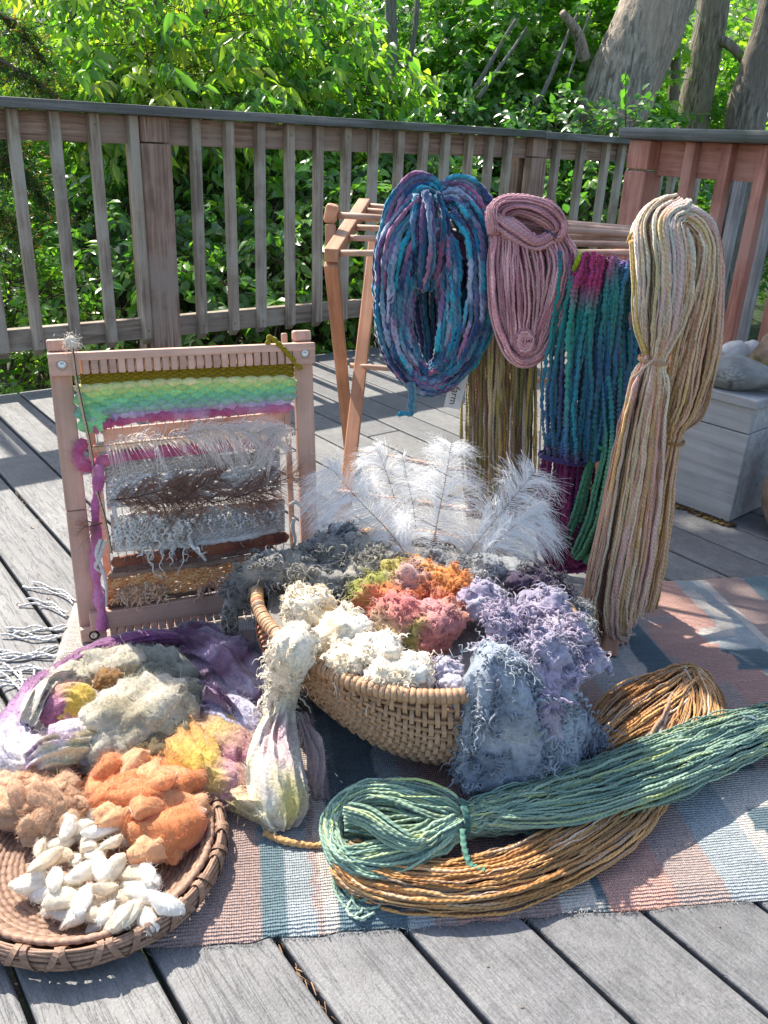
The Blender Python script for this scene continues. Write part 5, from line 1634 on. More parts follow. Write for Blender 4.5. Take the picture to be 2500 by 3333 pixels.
# -- teal, green and magenta boucle skein
y4 = 1.85
TEAL = [lin(48, 112, 148), lin(44, 132, 134), lin(54, 94, 144), lin(66, 116, 128), lin(58, 144, 130), lin(94, 80, 126)]
def tealfn(a, b, s, sl, r, n, N):
    c = dye(TEAL, 5, 31, 1.2, .5)(a, b, s, sl, r, n, N)
    a = -a
    left = np.clip(-a, -1, 1)
    gr = np.clip(.9*np.sin(s*7-.6)[None]-.1+.5*left, 0, 1)*.75
    c = c*(1-gr[..., None])+lin(44, 142, 126)*gr[..., None]
    m = np.clip((.24-s[None]+.12*(np.abs(a+.35) < .3))*7, 0, 1)*np.clip((.25-a)*4, 0, 1)*np.clip((a+.95)*4, 0, 1)
    c = c*(1-m[..., None])+lin(168, 62, 112)*m[..., None]
    e_ = np.clip((s[None]-.86)*7, 0, 1)*np.clip((-a+.1)*3, 0, 1)
    c = c*(1-.8*e_[..., None])+lin(104, 50, 96)*.8*e_[..., None]
    u = np.clip((.09-s[None])*14, 0, 1)*np.clip((a+.0)*4, 0, 1)
    return c*(1-.8*u[..., None])+lin(134, 104, 172)*.8*u[..., None]
MAGD = [lin(136, 46, 92), lin(112, 42, 86), lin(150, 58, 102), lin(104, 48, 96)]
GRN = [lin(84, 146, 112), lin(104, 162, 122), lin(72, 130, 108), lin(116, 168, 126)]
sk = skein('bobbly teal and blue skein ending in green and magenta on the rack')
mb = MB()
Q1 = bundle(mb, [(1973, 850, y4+.0, 150), (1962, 920, y4-.02, 152), (1945, 1050, y4-.03, 160), (1925, 1250, y4-.03, 165), (1912, 1400, y4-.03, 150), (1905, 1490, y4-.03, 130)], 104, .0050, tealfn, .0026, 6, 33, False, .16, .0024, .0, .01, .034, bead=.0105)
tie(mb, D(1830, 1492, y4-.035), (.1, 0, 1), .052, lin(70, 56, 100), 3, .004, .5)
mb.build('teal_strands', M_yarnbub, sk)
mb = MB()
bundle(mb, [(1850, 1440, y4-.005, 80), (1840, 1600, y4-.01, 96), (1835, 1720, y4-.01, 92), (1840, 1800, y4, 74), (1850, 1822, y4+.01, 50)], 56, .0048, dye(MAGD, 8, 3), .0028, 6, 34, thick=.03, bead=.0100)
bundle(mb, [(1995, 1560, y4+.015, 40), (1960, 1700, y4+.015, 70), (1920, 1770, y4+.01, 80), (1850, 1815, y4+.01, 60), (1790, 1800, y4+.01, 40)], 26, .0046, dye(MAGD, 8, 4), .0028, 6, 36, thick=.02, bead=.0100)
mb.build('magenta_strands', M_yarnbub, sk)
mb = MB()
bundle(mb, [(1985, 1080, y4-.012, 90), (1992, 1250, y4-.03, 88), (1995, 1360, y4-.048, 76), (1990, 1455, y4-.055, 58), (1975, 1560, y4-.06, 76), (1950, 1690, y4-.06, 86), (1915, 1775, y4-.055, 80), (1895, 1808, y4-.05, 60)], 54, .0052, lambda a, b, s, sl, r, n, N: lerp(dye(TEAL, 7, 5, 1.4)(a, b, s, sl, r, n, N), dye(GRN, 7, 6, 1.0)(a, b, s, sl, r, n, N), np.broadcast_to((s[None]-.28)*5, (n, N))), .0028, 6, 35, thick=.03, bead=.0105)
tie(mb, D(1985, 1458, y4-.06), (.15, 0, 1), .028, lin(60, 130, 90), 2, .003)
mb.build('green_strands', M_yarnbub, sk)
for pts in ([(1740, 1790), (1750, 1825), (1785, 1838), (1815, 1812), (1830, 1800)], [(1845, 1795), (1880, 1818), (1905, 1806), (1925, 1775), (1935, 1740)]):
    mb = MB()
    P = catmull(np.stack([D(a, b, y4-.03) for a, b in pts]), 60)
    tubes(mb, P[None], (.0040*(.7+.45*np.abs(np.sin(np.arange(60)*.8))))[None], 6, lin(112, 26, 66))
    mb.build('hanging_loop', M_yarnbub, sk)
mb = MB()
P = catmull(np.stack([D(1868, 880, y4-.02), D(1880, 850, y4-.03), D(1888, 830, y4-.01), D(1895, 822, y4+.02)]), 20)
tubes(mb, P[None], .006, 7, lin(150, 168, 30), .2, .01)
mb.build('lime_tie', M_yarn, sk, uv=True)

# -- cream, blush and gold skein at the right end
y5 = 1.615
CREAM = [lin(226, 196, 160), lin(230, 198, 174), lin(212, 160, 136), lin(204, 164, 104), lin(236, 220, 192), lin(204, 144, 112), lin(222, 176, 164), lin(210, 184, 132)]
GOLD = [lin(192, 150, 90), lin(206, 168, 114), lin(212, 162, 138), lin(176, 132, 76), lin(216, 180, 138), lin(196, 158, 106)]
TOPC = [lin(236, 216, 186), lin(216, 198, 128), lin(226, 194, 190), lin(216, 212, 194), lin(228, 186, 152), lin(238, 224, 202)]
def creamfn(pal1, pal2, sw, seed):
    f1, f2 = dye(pal1, 5, seed, 3.2, 2.0, .16), dye(pal2, 5, seed+40, 3.2, 2.0, .16)
    def fn(a, b, s, sl, r, n, N):
        st = r.bit_generator.state
        c1 = f1(a, b, s, sl, r, n, N)
        r.bit_generator.state = st
        c2 = f2(a, b, s, sl, r, n, N)
        k = np.clip((s-sw)*6+.5, 0, 1)[None, :, None]
        return c1*(1-k)+c2*k
    return fn
sk = skein('cream and blush skein tied in the middle at the right end of the rack')
mb = MB()
Q1 = bundle(mb, [(2200, 700, y5+.06, 60), (2150, 745, y5+.0, 90), (2160, 860, y5-.03, 98), (2155, 1000, y5-.03, 88), (2140, 1100, y5-.02, 56), (2126, 1172, y5-.02, 36), (2110, 1250, y5-.02, 60), (2085, 1400, y5-.025, 72), (2058, 1600, y5-.03, 88), (2026, 1800, y5-.03, 98), (1998, 1950, y5-.03, 98), (1992, 2030, y5-.02, 84), (2000, 2056, y5+.0, 60)],
            190, .0029, creamfn(TOPC, CREAM, .3, 41), .0045, 6, 41, False, .14, .0016, .16, .0085, .036, radvar=.35, lump=.2)
mb.build('front_strands', M_yarn, sk, uv=True)
mb = MB()
Q2 = bundle(mb, [(2170, 715, y5+.06, 50), (2250, 720, y5+.03, 40), (2300, 800, y5+.02, 40), (2290, 950, y5+.02, 62), (2265, 1100, y5+.02, 82), (2240, 1230, y5+.02, 84), (2215, 1330, y5+.02, 72), (2190, 1385, y5+.02, 44), (2176, 1440, y5+.02, 36), (2150, 1560, y5+.02, 46), (2122, 1750, y5+.02, 54), (2095, 1900, y5+.01, 54), (2080, 1970, y5+.01, 50)],
            140, .0029, creamfn(CREAM, GOLD, .35, 43), .0045, 6, 43, False, .14, .0016, .16, .0085, .034, radvar=.35, lump=.2)
bundle(mb, [(1990, 1860, y5+.02, 40), (1940, 1920, y5+.01, 36), (1925, 1985, y5+.01, 38), (1960, 2035, y5+.01, 40), (2010, 2050, y5+.01, 30)], 44, .0028, dye(GOLD, 6, 3, 1.4, 2.0), .0045, 6, 44, thick=.03)
mb.build('back_strands', M_yarn, sk, uv=True)
mb = MB()
Q3 = bundle(mb, [(2085, 835, y5+.02, 30), (2100, 770, y5+.02, 44), (2150, 716, y5+.03, 38), (2220, 702, y5+.03, 34), (2290, 740, y5+.03, 36), (2322, 830, y5+.03, 24)], 70, .0029, dye(TOPC, 6, 47, 1.6, 2.0), .0045, 6, 45, thick=.04, radvar=.25)
bundle(mb, [(2060, 800, y5-.0, 20), (2080, 780, y5-.01, 30), (2085, 900, y5-.03, 26), (2080, 1050, y5-.03, 16), (2105, 1150, y5-.03, 10)], 22, .0029, dye([lin(196, 160, 90), lin(206, 180, 110), lin(170, 130, 84)], 6, 48), .0045, 6, 46, thick=.02)
mb.build('top_strands', M_yarn, sk, uv=True)
mb = MB()
tie(mb, D(2126, 1172, y5-.02), (.1, 0, 1), .027, lin(190, 150, 116), 3, .0022, .9)
tie(mb, D(2182, 1432, y5+.02), (.1, 0, 1), .028, lin(160, 120, 70), 2, .002, .9)
tubes(mb, catmull(np.stack([D(2126, 1172, y5-.05), D(2060, 1230, y5-.055), D(1995, 1400, y5-.06)])[[0, 1]], 14)[None], .0026, 6, lin(206, 176, 150), .2, .01)
stray(mb, np.concatenate([Q1.reshape(-1, 3), Q2.reshape(-1, 3), Q3.reshape(-1, 3)]), 3600, .011, lin(222, 194, 160), 6, .00022)
mb.build('tie_thread', M_yarn, sk, uv=True)

# -- ochre skein lying on the rug in a wide loop
OCH = [lin(198, 148, 92), lin(182, 130, 78), lin(210, 164, 106), lin(164, 114, 70), lin(190, 140, 84), lin(214, 190, 164), lin(176, 124, 72)]
sk = skein('ochre brown skein spread in a wide loop on the rug under the green one')
def gs(px, py, z, hwpx):
    p = G(px, py, z)
    return (p, PX(hwpx, p))
mb = MB()
up3 = (0, -.25, 1)
Q1 = bundle(mb, [gs(1120, 2790, .03, 60), gs(1200, 2850, .028, 78), gs(1400, 2885, .028, 84), gs(1620, 2862, .028, 94), gs(1830, 2780, .03, 98), gs(2010, 2660, .032, 96), gs(2110, 2550, .03, 80)], 190, .0020, dye(OCH, 9, 51, 2.6, 1.9, .2), .0045, 5, 51, False, .16, .0022, .14, .012, .024, up3, lump=.35, lumpf=80, radvar=.3)
mb.build('front_strands', M_yarn, sk, uv=True)
mb = MB()
Q2 = bundle(mb, [gs(1870, 2480, .03, 40), gs(1960, 2420, .04, 80), gs(2060, 2340, .05, 112), gs(2160, 2270, .055, 100), gs(2240, 2218, .055, 60), gs(2300, 2260, .05, 45), gs(2330, 2350, .045, 40), gs(2330, 2430, .04, 36)], 190, .0020, dye(OCH, 9, 52, 2.6, 1.9, .2), .0045, 5, 52, False, .18, .0026, .14, .012, .030, up3, lump=.35, lumpf=80, radvar=.3)
bundle(mb, [gs(2240, 2210, .06, 40), gs(2262, 2290, .055, 60), gs(2240, 2390, .045, 74), gs(2180, 2470, .035, 70)], 90, .0020, dye(OCH, 9, 53, 2.6, 1.9, .2), .0045, 5, 53, False, .18, .0026, .14, .012, .022, up3, lump=.35, lumpf=80)
bundle(mb, [gs(2190, 2260, .07, 14), gs(2160, 2340, .065, 20), gs(2120, 2420, .055, 26), gs(2080, 2480, .045, 22)], 6, .0042, dye([lin(186, 170, 160), lin(204, 190, 176), lin(170, 130, 96)], 9, 54), .0045, 6, 54, False, .3, .0016, .25, .012, .01, up3, lump=.5, lumpf=50)
mb.build('loop_strands', M_yarn, sk, uv=True)
mb = MB()
bundle(mb, [gs(1850, 2470, .03, 26), gs(1790, 2520, .02, 34), gs(1760, 2580, .015, 20)], 10, .0022, dye(OCH, 7, 56), .005, 5, 56, False, .4, .003, .2, .012, .01, up3)
mb.build('loose_strands', M_yarn, sk, uv=True)
mb = MB()
tie(mb, G(2236, 2216, .06), (1, .3, .3), .03, lin(210, 200, 190), 1, .0014)
mb.build('tie_thread', M_yarn, sk, uv=True)
mb = MB()
P = catmull(np.stack([G(862, 2712, .012), G(930, 2738, .016), G(1010, 2752, .014), G(1060, 2752, .018), G(1092, 2785, .02)]), 40)
tubes(mb, P[None], np.linspace(.0065, .0022, 40)[None], 7, lin(206, 158, 104), .2, .012)
mb.build('tail', M_yarn, sk, uv=True)
mb = MB()
stray(mb, np.concatenate([Q1.reshape(-1, 3), Q2.reshape(-1, 3)]), 2800, .011, lin(206, 158, 108), 6, .00022)
mb.build('loose_fibres', M_yarn, sk, kind='stuff')

# -- green tweed skein across it
GT = [lin(134, 160, 138), lin(154, 180, 156), lin(116, 144, 126), lin(168, 190, 164), lin(122, 156, 142), lin(178, 192, 124), lin(142, 168, 150)]
sk = skein('long sea green tweedy skein lying across the ochre one on the rug')
mb = MB()
Q1 = bundle(mb, [gs(1500, 2668, .055, 50), gs(1600, 2652, .055, 60), gs(1760, 2620, .055, 80), gs(1950, 2570, .058, 100), gs(2150, 2500, .06, 108), gs(2350, 2420, .06, 96), gs(2520, 2365, .055, 84), gs(2700, 2320, .05, 80), gs(2830, 2290, .04, 60)], 230, .0022, dye(GT, 14, 61, 2.2, 1.9, .16), .0045, 6, 61, False, .22, .0030, .14, .009, .032, up3, clumps=26, radvar=.25)
bundle(mb, [gs(1500, 2640, .06, 26), gs(1680, 2660, .07, 34), gs(1900, 2640, .07, 40), gs(2100, 2580, .07, 30), gs(2300, 2500, .065, 24)], 26, .0022, dye(GT, 14, 62, 2.2, 1.9), .0045, 6, 62, False, .2, .0013, .28, .009, .012, up3)
mb.build('long_strands', M_yarn, sk, uv=True)
mb = MB()
Q2 = bundle(mb, [gs(1500, 2668, .055, 44), gs(1400, 2640, .06, 80), gs(1280, 2610, .062, 70), gs(1170, 2610, .06, 52), gs(1095, 2660, .05, 36), gs(1085, 2730, .045, 30), gs(1120, 2790, .042, 34), gs(1200, 2800, .045, 50), gs(1330, 2770, .05, 58), gs(1430, 2720, .055, 48), gs(1500, 2680, .055, 40)], 210, .0022, dye(GT, 14, 63, 2.2, 1.9, .16), .0045, 6, 63, False, .28, .0034, .14, .009, .032, up3, clumps=22, radvar=.25)
bundle(mb, [gs(1120, 2700, .05, 40), gs(1190, 2700, .05, 60), gs(1280, 2700, .055, 60), gs(1380, 2690, .06, 50), gs(1470, 2672, .058, 40)], 70, .0022, dye(GT, 14, 66, 2.2, 1.9), .0045, 6, 66, False, .35, .004, .14, .009, .016, up3)
bundle(mb, [gs(1130, 2640, .085, 30), gs(1200, 2660, .09, 36), gs(1270, 2710, .085, 34), gs(1330, 2740, .08, 26), gs(1380, 2740, .07, 18)], 60, .0022, dye(GT, 14, 64, 2.2, 1.9), .0045, 6, 64, False, .14, .0011, .28, .009, .014, up3)
bundle(mb, [gs(1110, 2770, .05, 24), gs(1180, 2840, .04, 30), gs(1260, 2850, .035, 30), gs(1370, 2800, .045, 34), gs(1470, 2710, .055, 30)], 60, .0022, dye(GT, 14, 65, 2.2, 1.9), .0045, 6, 65, False, .2, .0012, .28, .009, .016, up3)
mb.build('loop_strands', M_yarn, sk, uv=True)
mb = MB()
for i, pts in enumerate(([(1120, 2800, .03), (1110, 2870, .02), (1150, 2930, .012), (1180, 2960, .012), (1150, 2985, .012)], [(1200, 2850, .03), (1150, 2890, .025), (1160, 2950, .012), (1230, 2950, .014), (1250, 2890, .02), (1230, 2840, .03)], [(1135, 2790, .03), (1090, 2850, .02), (1120, 2920, .012), (1190, 2930, .014), (1260, 2890, .02), (1300, 2850, .03)], [(1170, 2810, .03), (1170, 2880, .02), (1130, 2960, .012), (1170, 2990, .012), (1220, 2970, .012)], [(1300, 2850, .035), (1260, 2880, .03), (1210, 2920, .02), (1170, 2930, .015)], [(1100, 2800, .03), (1085, 2880, .015), (1120, 2950, .012), (1160, 2960, .012)])):
    P = catmull(np.stack([G(*p) for p in pts]), 60)
    tubes(mb, P[None], .0022, 6, np.asarray(GT[i % 5])*1.1, .28, .009)
P = catmull(np.stack([G(1505, 2700, .07), G(1512, 2760, .06), G(1530, 2815, .05), G(1560, 2830, .048), G(1578, 2838, .048)]), 40)
tubes(mb, P[None], np.linspace(.004, .005, 40)[None], 7, lin(90, 140, 120), .28, .01)
tie(mb, G(1503, 2668, .058), (1, .3, 0), .030, lin(64, 104, 96), 3, .0032, .9)
tie(mb, G(2440, 2350, .085), (.2, 1, 0), .012, lin(190, 200, 214), 2, .001, .9)
stray(mb, np.concatenate([Q1.reshape(-1, 3), Q2.reshape(-1, 3)]), 3600, .011, lin(150, 184, 156), 6, .00022)
mb.build('loose_ends', M_yarn, sk, uv=True)
# ================================================================== BASKET
BC = np.array([.062, 1.385, 0.0]); ZR = .205
E1 = nrm(np.array([-.768, -.641, 0])); E2 = np.array([-E1[1], E1[0], 0])*1.0
E2 = E2 if E2[0] > 0 else -E2
RA, RB_, DEP = .268, .296, .190
def bask(lam, phi, off=0.0):
    lam = np.asarray(lam, float); phi = np.asarray(phi, float)
    sl_ = np.sin(lam)**.82
    cx = np.sign(np.cos(phi))*np.abs(np.cos(phi))**.42
    cz = np.abs(np.sin(phi))**.62
    p = E1*((RA+off)*np.cos(lam))[..., None]+E2*(sl_*(RB_+off+.045*np.abs(np.sin(phi))**1.0*np.abs(np.cos(phi))**.5)*cx)[..., None]+np.array([0, 0, -1.0])*(sl_*(DEP+off)*cz)[..., None]
    return p
def cane(name, cols):
    m, N, L, B = newmat(name)
    v, rnd = obj_vec(N, L, (60, 60, 60))
    n = noise_tex(N, L, v, 3.0, 4.0, 0.6)
    a, b = cols
    r = ramp(N, [(0.3, a), (0.7, b)])
    L.new(n, r.inputs[0])
    rr = ramp(N, [(0, (.82,)*3), (1, (1.15,)*3)]); L.new(rnd, rr.inputs[0])
    c = mul(N, L, r.outputs[0], rr.outputs[0])
    L.new(c, B.inputs['Base Color'])
    B.inputs['Roughness'].default_value = .55
    B.inputs['Specular IOR Level'].default_value = .35
    bump(N, L, n, .4, .002, B)
    return m
M_cane = cane('pale_cane', ((.40, .225, .115), (.56, .345, .20)))
M_caned = cane('dark_cane', ((.10, .075, .055), (.19, .14, .10)))
M_canered = cane('red_cane', ((.36, .10, .07), (.5, .18, .12)))
M_caney = cane('mustard_cane', ((.42, .27, .08), (.56, .38, .14)))
basket = thing('basket', 'pale cane melon basket heaped with curly dyed fleece on the rug', 'basket', (BC[0], BC[1], 0))
zoff = np.array([0, 0, ZR])
NR, NW = 36, 76
phis = (np.arange(NR)+.5)/NR*math.pi
for i, ph in enumerate(phis):
    lam = np.linspace(.05, math.pi-.05, 34)
    mb = MB()
    tubes(mb, (bask(lam, np.full(34, ph), -.001)+zoff)[None], .0038, 5)
    mb.build('rib', M_cane if i < NR*.7 else M_caned, basket)
r_ = np.random.default_rng(2)
for j in range(NW):
    lam = .10+(math.pi-.20)*(j+.5)/NW
    per = 3
    ph = np.linspace(0.0, math.pi, NR*per+1)
    k = ph/math.pi*NR-.5
    off = .0066*np.cos(math.pi*(k+j))
    P = bask(np.full(len(ph), lam), ph, 0)+zoff
    nn = nrm(bask(np.full(len(ph), lam), ph, .01)+zoff-P)
    P = P+nn*off[:, None]
    T_ = nrm(np.gradient(P, axis=0)); S_ = nrm(np.cross(T_, nn))
    w_ = .0041*(1+.10*r_.normal())*(.55+.45*math.sin(lam)); th_ = .0011
    ring = np.stack([P+S_*w_+nn*th_, P-S_*w_+nn*th_, P-S_*w_-nn*th_, P+S_*w_-nn*th_], 1)
    n = len(P); idx = np.arange(n*4).reshape(n, 4)
    q = np.stack([idx[:-1], idx[:-1][:, [1, 2, 3, 0]], idx[1:][:, [1, 2, 3, 0]], idx[1:]], -1).reshape(-1, 4)
    mb = MB()
    def half(a, b):
        m_ = MB(); i2 = np.arange((b-a)*4).reshape(b-a, 4)
        q2 = np.stack([i2[:-1], i2[:-1][:, [1, 2, 3, 0]], i2[1:][:, [1, 2, 3, 0]], i2[1:]], -1).reshape(-1, 4)
        return m_.add(ring[a:b].reshape(-1, 3), q2)
    cut = int(n*.62)
    half(0, cut).build('weaver', M_cane, basket, smooth=False)
    m2_ = M_canered if j < 12 and j % 3 != 2 else (M_caney if j < 20 and j % 2 else M_caned)
    half(cut-1, n).build('weaver', m2_, basket, smooth=False)
# wrapped rim
th = np.linspace(0, 2*math.pi, 200)
rim = np.concatenate([bask(np.linspace(0, math.pi, 100), np.zeros(100), .004), bask(np.linspace(math.pi, 0, 100), np.full(100, math.pi), .004)])+zoff
rim[:, 2] += .006
mb = MB()
tubes(mb, catmull(rim[::4], 160, True)[None], .0105, 10)
hoop = mb.build('rim_hoop', M_cane, basket)
t = np.arange(12)/12*2*math.pi
mbw_ = MB()
prof = np.array([[-.0042, .0112], [-.003, .0124], [.003, .0124], [.0042, .0112]])
V_ = np.concatenate([np.stack([np.full(12, x), r0*np.cos(t), r0*np.sin(t)], 1) for x, r0 in prof])
q = [[a*12+b, a*12+(b+1) % 12, (a+1)*12+(b+1) % 12, (a+1)*12+b] for a in range(3) for b in range(12)]
mbw_.add(V_, q)
wrapm = {m.name: mbw_.mesh('wrap', m) for m in (M_cane, M_caned, M_canered, M_caney)}
rl = catmull(rim[::4], 1200, True)
cum = np.concatenate([[0], np.cumsum(np.linalg.norm(np.diff(rl, axis=0), axis=1))])
tot = cum[-1]; nwrap = int(tot/.0094)
for i in range(nwrap):
    s = i/nwrap*tot
    k = min(np.searchsorted(cum, s), len(rl)-2)
    p, T_ = rl[k], nrm(rl[k+1]-rl[k])
    fr_ = s/tot
    mat = M_cane
    if fr_ > .62 and fr_ < .93:
        mat = [M_cane, M_cane, M_caney, M_canered, M_cane, M_caned][i % 6] if (i//7) % 2 else M_cane
        if .80 < fr_ < .845:
            mat = M_caned
    if fr_ < .022:
        mat = M_caned
    o = link('wrap', wrapm[mat.name], basket)
    R = basis(T_+np.array([r_.normal(0, .06), r_.normal(0, .06), r_.normal(0, .06)]))
    m = Matrix.Identity(4)
    for a in range(3):
        for b in range(3):
            m[a][b] = float(R[a][b])
        m[a][3] = float(p[a])
    o.matrix_local = m
    sub(o, hoop)
mb = MB()                                              # the woven diamond at the near ear
ear = bask(np.array([0.0]), np.array([0.0]), .004)[0]+zoff
a_, b_ = E2, np.array([0, 0, 1.0])
for k in range(7):
    s_ = .010+.006*k
    pts = [ear+E1*(.012-.0006*k)+a_*s_, ear+E1*(.014-.0006*k)-b_*s_*.9, ear+E1*(.012-.0006*k)-a_*s_, ear+E1*(.014-.0006*k)+b_*min(s_*.5, .02)]
    tubes(mb, catmull(np.stack(pts), 28, True)[None], .0030, 6)
mb.build('ear_wrapping', M_cane, basket)

# ================================================================== FLEECE
M_curl = fibre('curly_fleece', 0.7, 0.6, None, 260, 0.5, 0.2, 0.35, 0.32)
M_fluff = fibre('combed_fleece', 0.9, 0.8, None, 170, 0.8, 0.25, 0.2, 0.2)
def nearcol(P, blobs, seed):
    return None
def fleece(label, blobs, pal, nl, length, curl, rad, seed, nf=900, fl=.025, scale=14, sub=4, amp=.3, name='fleece', droop=.5, turns=(1.2, 3.2), mat=None, flat_z=None, drapes=(), sharp=1.6, core=.92, fw=.0003, up=.25, colpts=None):
    base = np.asarray(blobs[0][0], float).copy()
    t = thing(name, label, 'fleece', base)
    mb = MB()
    def cfn(W, V):
        Wg = W+base
        if colpts is not None:
            cp = np.asarray([c[0] for c in colpts]); cc = np.asarray([c[1] for c in colpts])
            wob = np.stack([vnoise(Wg*22+k*7, seed+k) for k in range(3)], -1)*.035
            d = (((Wg+wob)[:, None]-cp[None])**2).sum(-1)
            w = np.exp(-d/(.022**2)); w = w/np.maximum(w.sum(1, keepdims=True), 1e-12)
            c = w@cc
            bad = ~np.isfinite(c).all(1) | (w.sum(1) < .5)
            c[bad] = cc[d[bad].argmin(1)]
            return c*(1+.12*vnoise(Wg*60, seed))[:, None]
        return pal_noise(Wg, pal, scale, seed, sharp)
    for k, (c, r) in enumerate(blobs):
        blob(mb, np.asarray(c)-base, r, sub, amp*1.25, 2.1, seed*10+k, colfn=cfn, fine=.2, flat_z=None if flat_z is None else flat_z-base[2])
    dr_ = []
    for k, (pts, rd) in enumerate(drapes):
        md = MB()
        sheet_tube(md, np.asarray(pts)-base, rd, lambda W, s, th: cfn(W, None), 70, 26, seed+k, .3, .25, 7, 1.0, .1, flat_z=None if flat_z is None else flat_z-base[2])
        dr_.append(md)
    V, T, C = tri_of(mb)
    for md in dr_:
        v2, t2, c2 = tri_of(md)
        T = np.concatenate([T, t2+len(V)]); V = np.concatenate([V, v2]); C = np.concatenate([C, c2])
        md.c = [c_*core for c_ in md.c]
        md.build('drape', mat or M_fluff, t)
    mb.c = [c_*core for c_ in mb.c]
    mb.build('core', mat or M_fluff, t)
    nl = int(nl*1.4); nf = int(nf*1.8)
    ml = MB()
    P, n_ = surf_points(V, T, nl, seed, lambda c, n: np.clip(.55+n[:, 2]*.5-n[:, 1]*.5, .02, 1))
    g = np.random.default_rng(seed)
    flow = np.stack([vnoise(P*16+k*11.3, seed+k) for k in range(3)], -1)
    dirs = nrm(n_*.38+flow*1.3+g.normal(0, .32, (nl, 3))+np.array([0, -.12, up*.6]))
    colr = nearest_col(P, V, C)*g.uniform(.82, 1.18, (nl, 1))
    locks(ml, P-n_*rad*.8, dirs, length*np.exp(g.normal(-.12, .5, nl)).clip(.3, 2.4), .8*curl*np.exp(g.normal(-.2, .55, nl)).clip(.15, 1.7), g.uniform(*turns, nl), .7*rad*np.exp(g.normal(-.15, .42, nl)).clip(.3, 1.7), colr, 15, 3, droop, seed)
    ml.build('curls', M_curl, t, kind='stuff')
    mf = MB()
    P, n_ = surf_points(V, T, nf, seed+1, lambda c, n: np.clip(.5+n[:, 2]*.5-n[:, 1]*.5, .02, 1))
    flow = np.stack([vnoise(P*16+k*11.3, seed+k) for k in range(3)], -1)
    fuzz(mf, P, nrm(n_*.4+flow*1.2), fl, nearest_col(P, V, C)*1.15, fw, 7, seed, .8, .5)
    mf.build('loose_fibres', M_curl, t, kind='stuff')
    return t
def gb(px, py, z, rpx, ratio=(1, 1, .75)):
    p = G(px, py, z); r = PX(rpx, p)
    return (p, tuple(r*x for x in ratio))
def gp_(lst):
    return [G(a, b, z) for a, b, z in lst]
CRM = [lin(250, 242, 226), lin(248, 238, 214), lin(252, 248, 238), lin(244, 226, 188)]
fleece('cream white curly fleece filling the front left of the basket', [gb(1000, 1975, .225, 85), gb(1110, 2060, .225, 95), gb(1230, 2125, .22, 90), gb(1340, 2190, .215, 80), gb(1120, 2160, .215, 70), gb(1250, 2200, .215, 66), gb(965, 2065, .235, 50)], CRM, 700, .016, .0048, .0030, 3, 2600, .013,
       drapes=[(gp_([(985, 2060, .25), (945, 2130, .245), (925, 2210, .16), (912, 2300, .11), (915, 2370, .075)]), (.030, .030, .026, .024, .016))])
mb = MB()  # added filler body that keeps sun from shining through the weave
V_, T_i = ico(4)
lm = np.arccos(np.clip(V_[:, 0], -1, 1)); pf = np.arctan2(-V_[:, 2], V_[:, 1])
Wf = np.where((V_[:, 2] < 0)[:, None], bask(lm, np.abs(pf), -.014), E1*(RA-.014)*V_[:, :1]+E2*(RB_-.014)*V_[:, 1:2]+np.array([0, 0, .002])*V_[:, 2:])
mb.add(Wf+BC+zoff-np.array([0, 0, .012]), None, T_i, lin(150, 144, 138))
mb.build('fleece', M_fluff, None, label='added fleece filler inside the basket that blocks sun through the weave', cat='fleece')
GRY = [lin(150, 150, 146), lin(122, 128, 134), lin(176, 170, 156), lin(108, 116, 124), lin(186, 178, 160), lin(98, 102, 106)]
fleece('steel grey curly fleece spilling over the back left rim of the basket', [gb(960, 1860, .225, 80), gb(1060, 1800, .24, 75), gb(1160, 1800, .24, 75), gb(1180, 1880, .22, 80), gb(1050, 1890, .21, 80), gb(1120, 1745, .25, 55), gb(1230, 1830, .23, 70)], GRY, 620, .028, .0065, .0038, 4, 600, .018, drapes=[(gp_([(930, 1850, .24), (840, 1860, .235), (785, 1920, .19), (755, 1990, .14), (735, 2040, .09)]), (.035, .032, .026, .016, .007))], up=.1)
oc = [(G(1180, 1910, .25), lin(166, 165, 83)), (G(1250, 1930, .26), lin(230, 141, 86)), (G(1330, 1870, .27), lin(213, 173, 163)), (G(1420, 1860, .26), lin(234, 165, 79)), (G(1340, 1920, .265), lin(235, 146, 83)), (G(1190, 1970, .24), lin(213, 118, 103)),
      (G(1280, 2010, .25), lin(215, 130, 127)), (G(1380, 1975, .26), lin(220, 155, 153)), (G(1450, 1960, .255), lin(225, 143, 111)), (G(1430, 2030, .25), lin(213, 146, 143)), (G(1350, 2060, .235), lin(175, 163, 92)), (G(1430, 2090, .225), lin(200, 127, 118)), (G(1480, 1900, .25), lin(235, 155, 83)), (G(1280, 1870, .26), lin(188, 173, 91)), (G(1240, 2060, .235), lin(205, 180, 139))]
fleece('orange, coral, pink and mustard curly locks in the middle of the basket', [gb(1240, 1935, .235, 88), gb(1350, 1895, .245, 92), gb(1445, 1915, .24, 85), gb(1290, 2010, .235, 88), gb(1415, 2015, .24, 92), gb(1390, 2085, .21, 75), gb(1280, 1855, .245, 50)], None, 760, .016, .0045, .0026, 5, 700, .02, colpts=oc, amp=.35)
LILC = [lin(180, 172, 192), lin(204, 198, 212), lin(154, 140, 168), lin(190, 172, 194), lin(170, 164, 184), lin(218, 214, 224)]
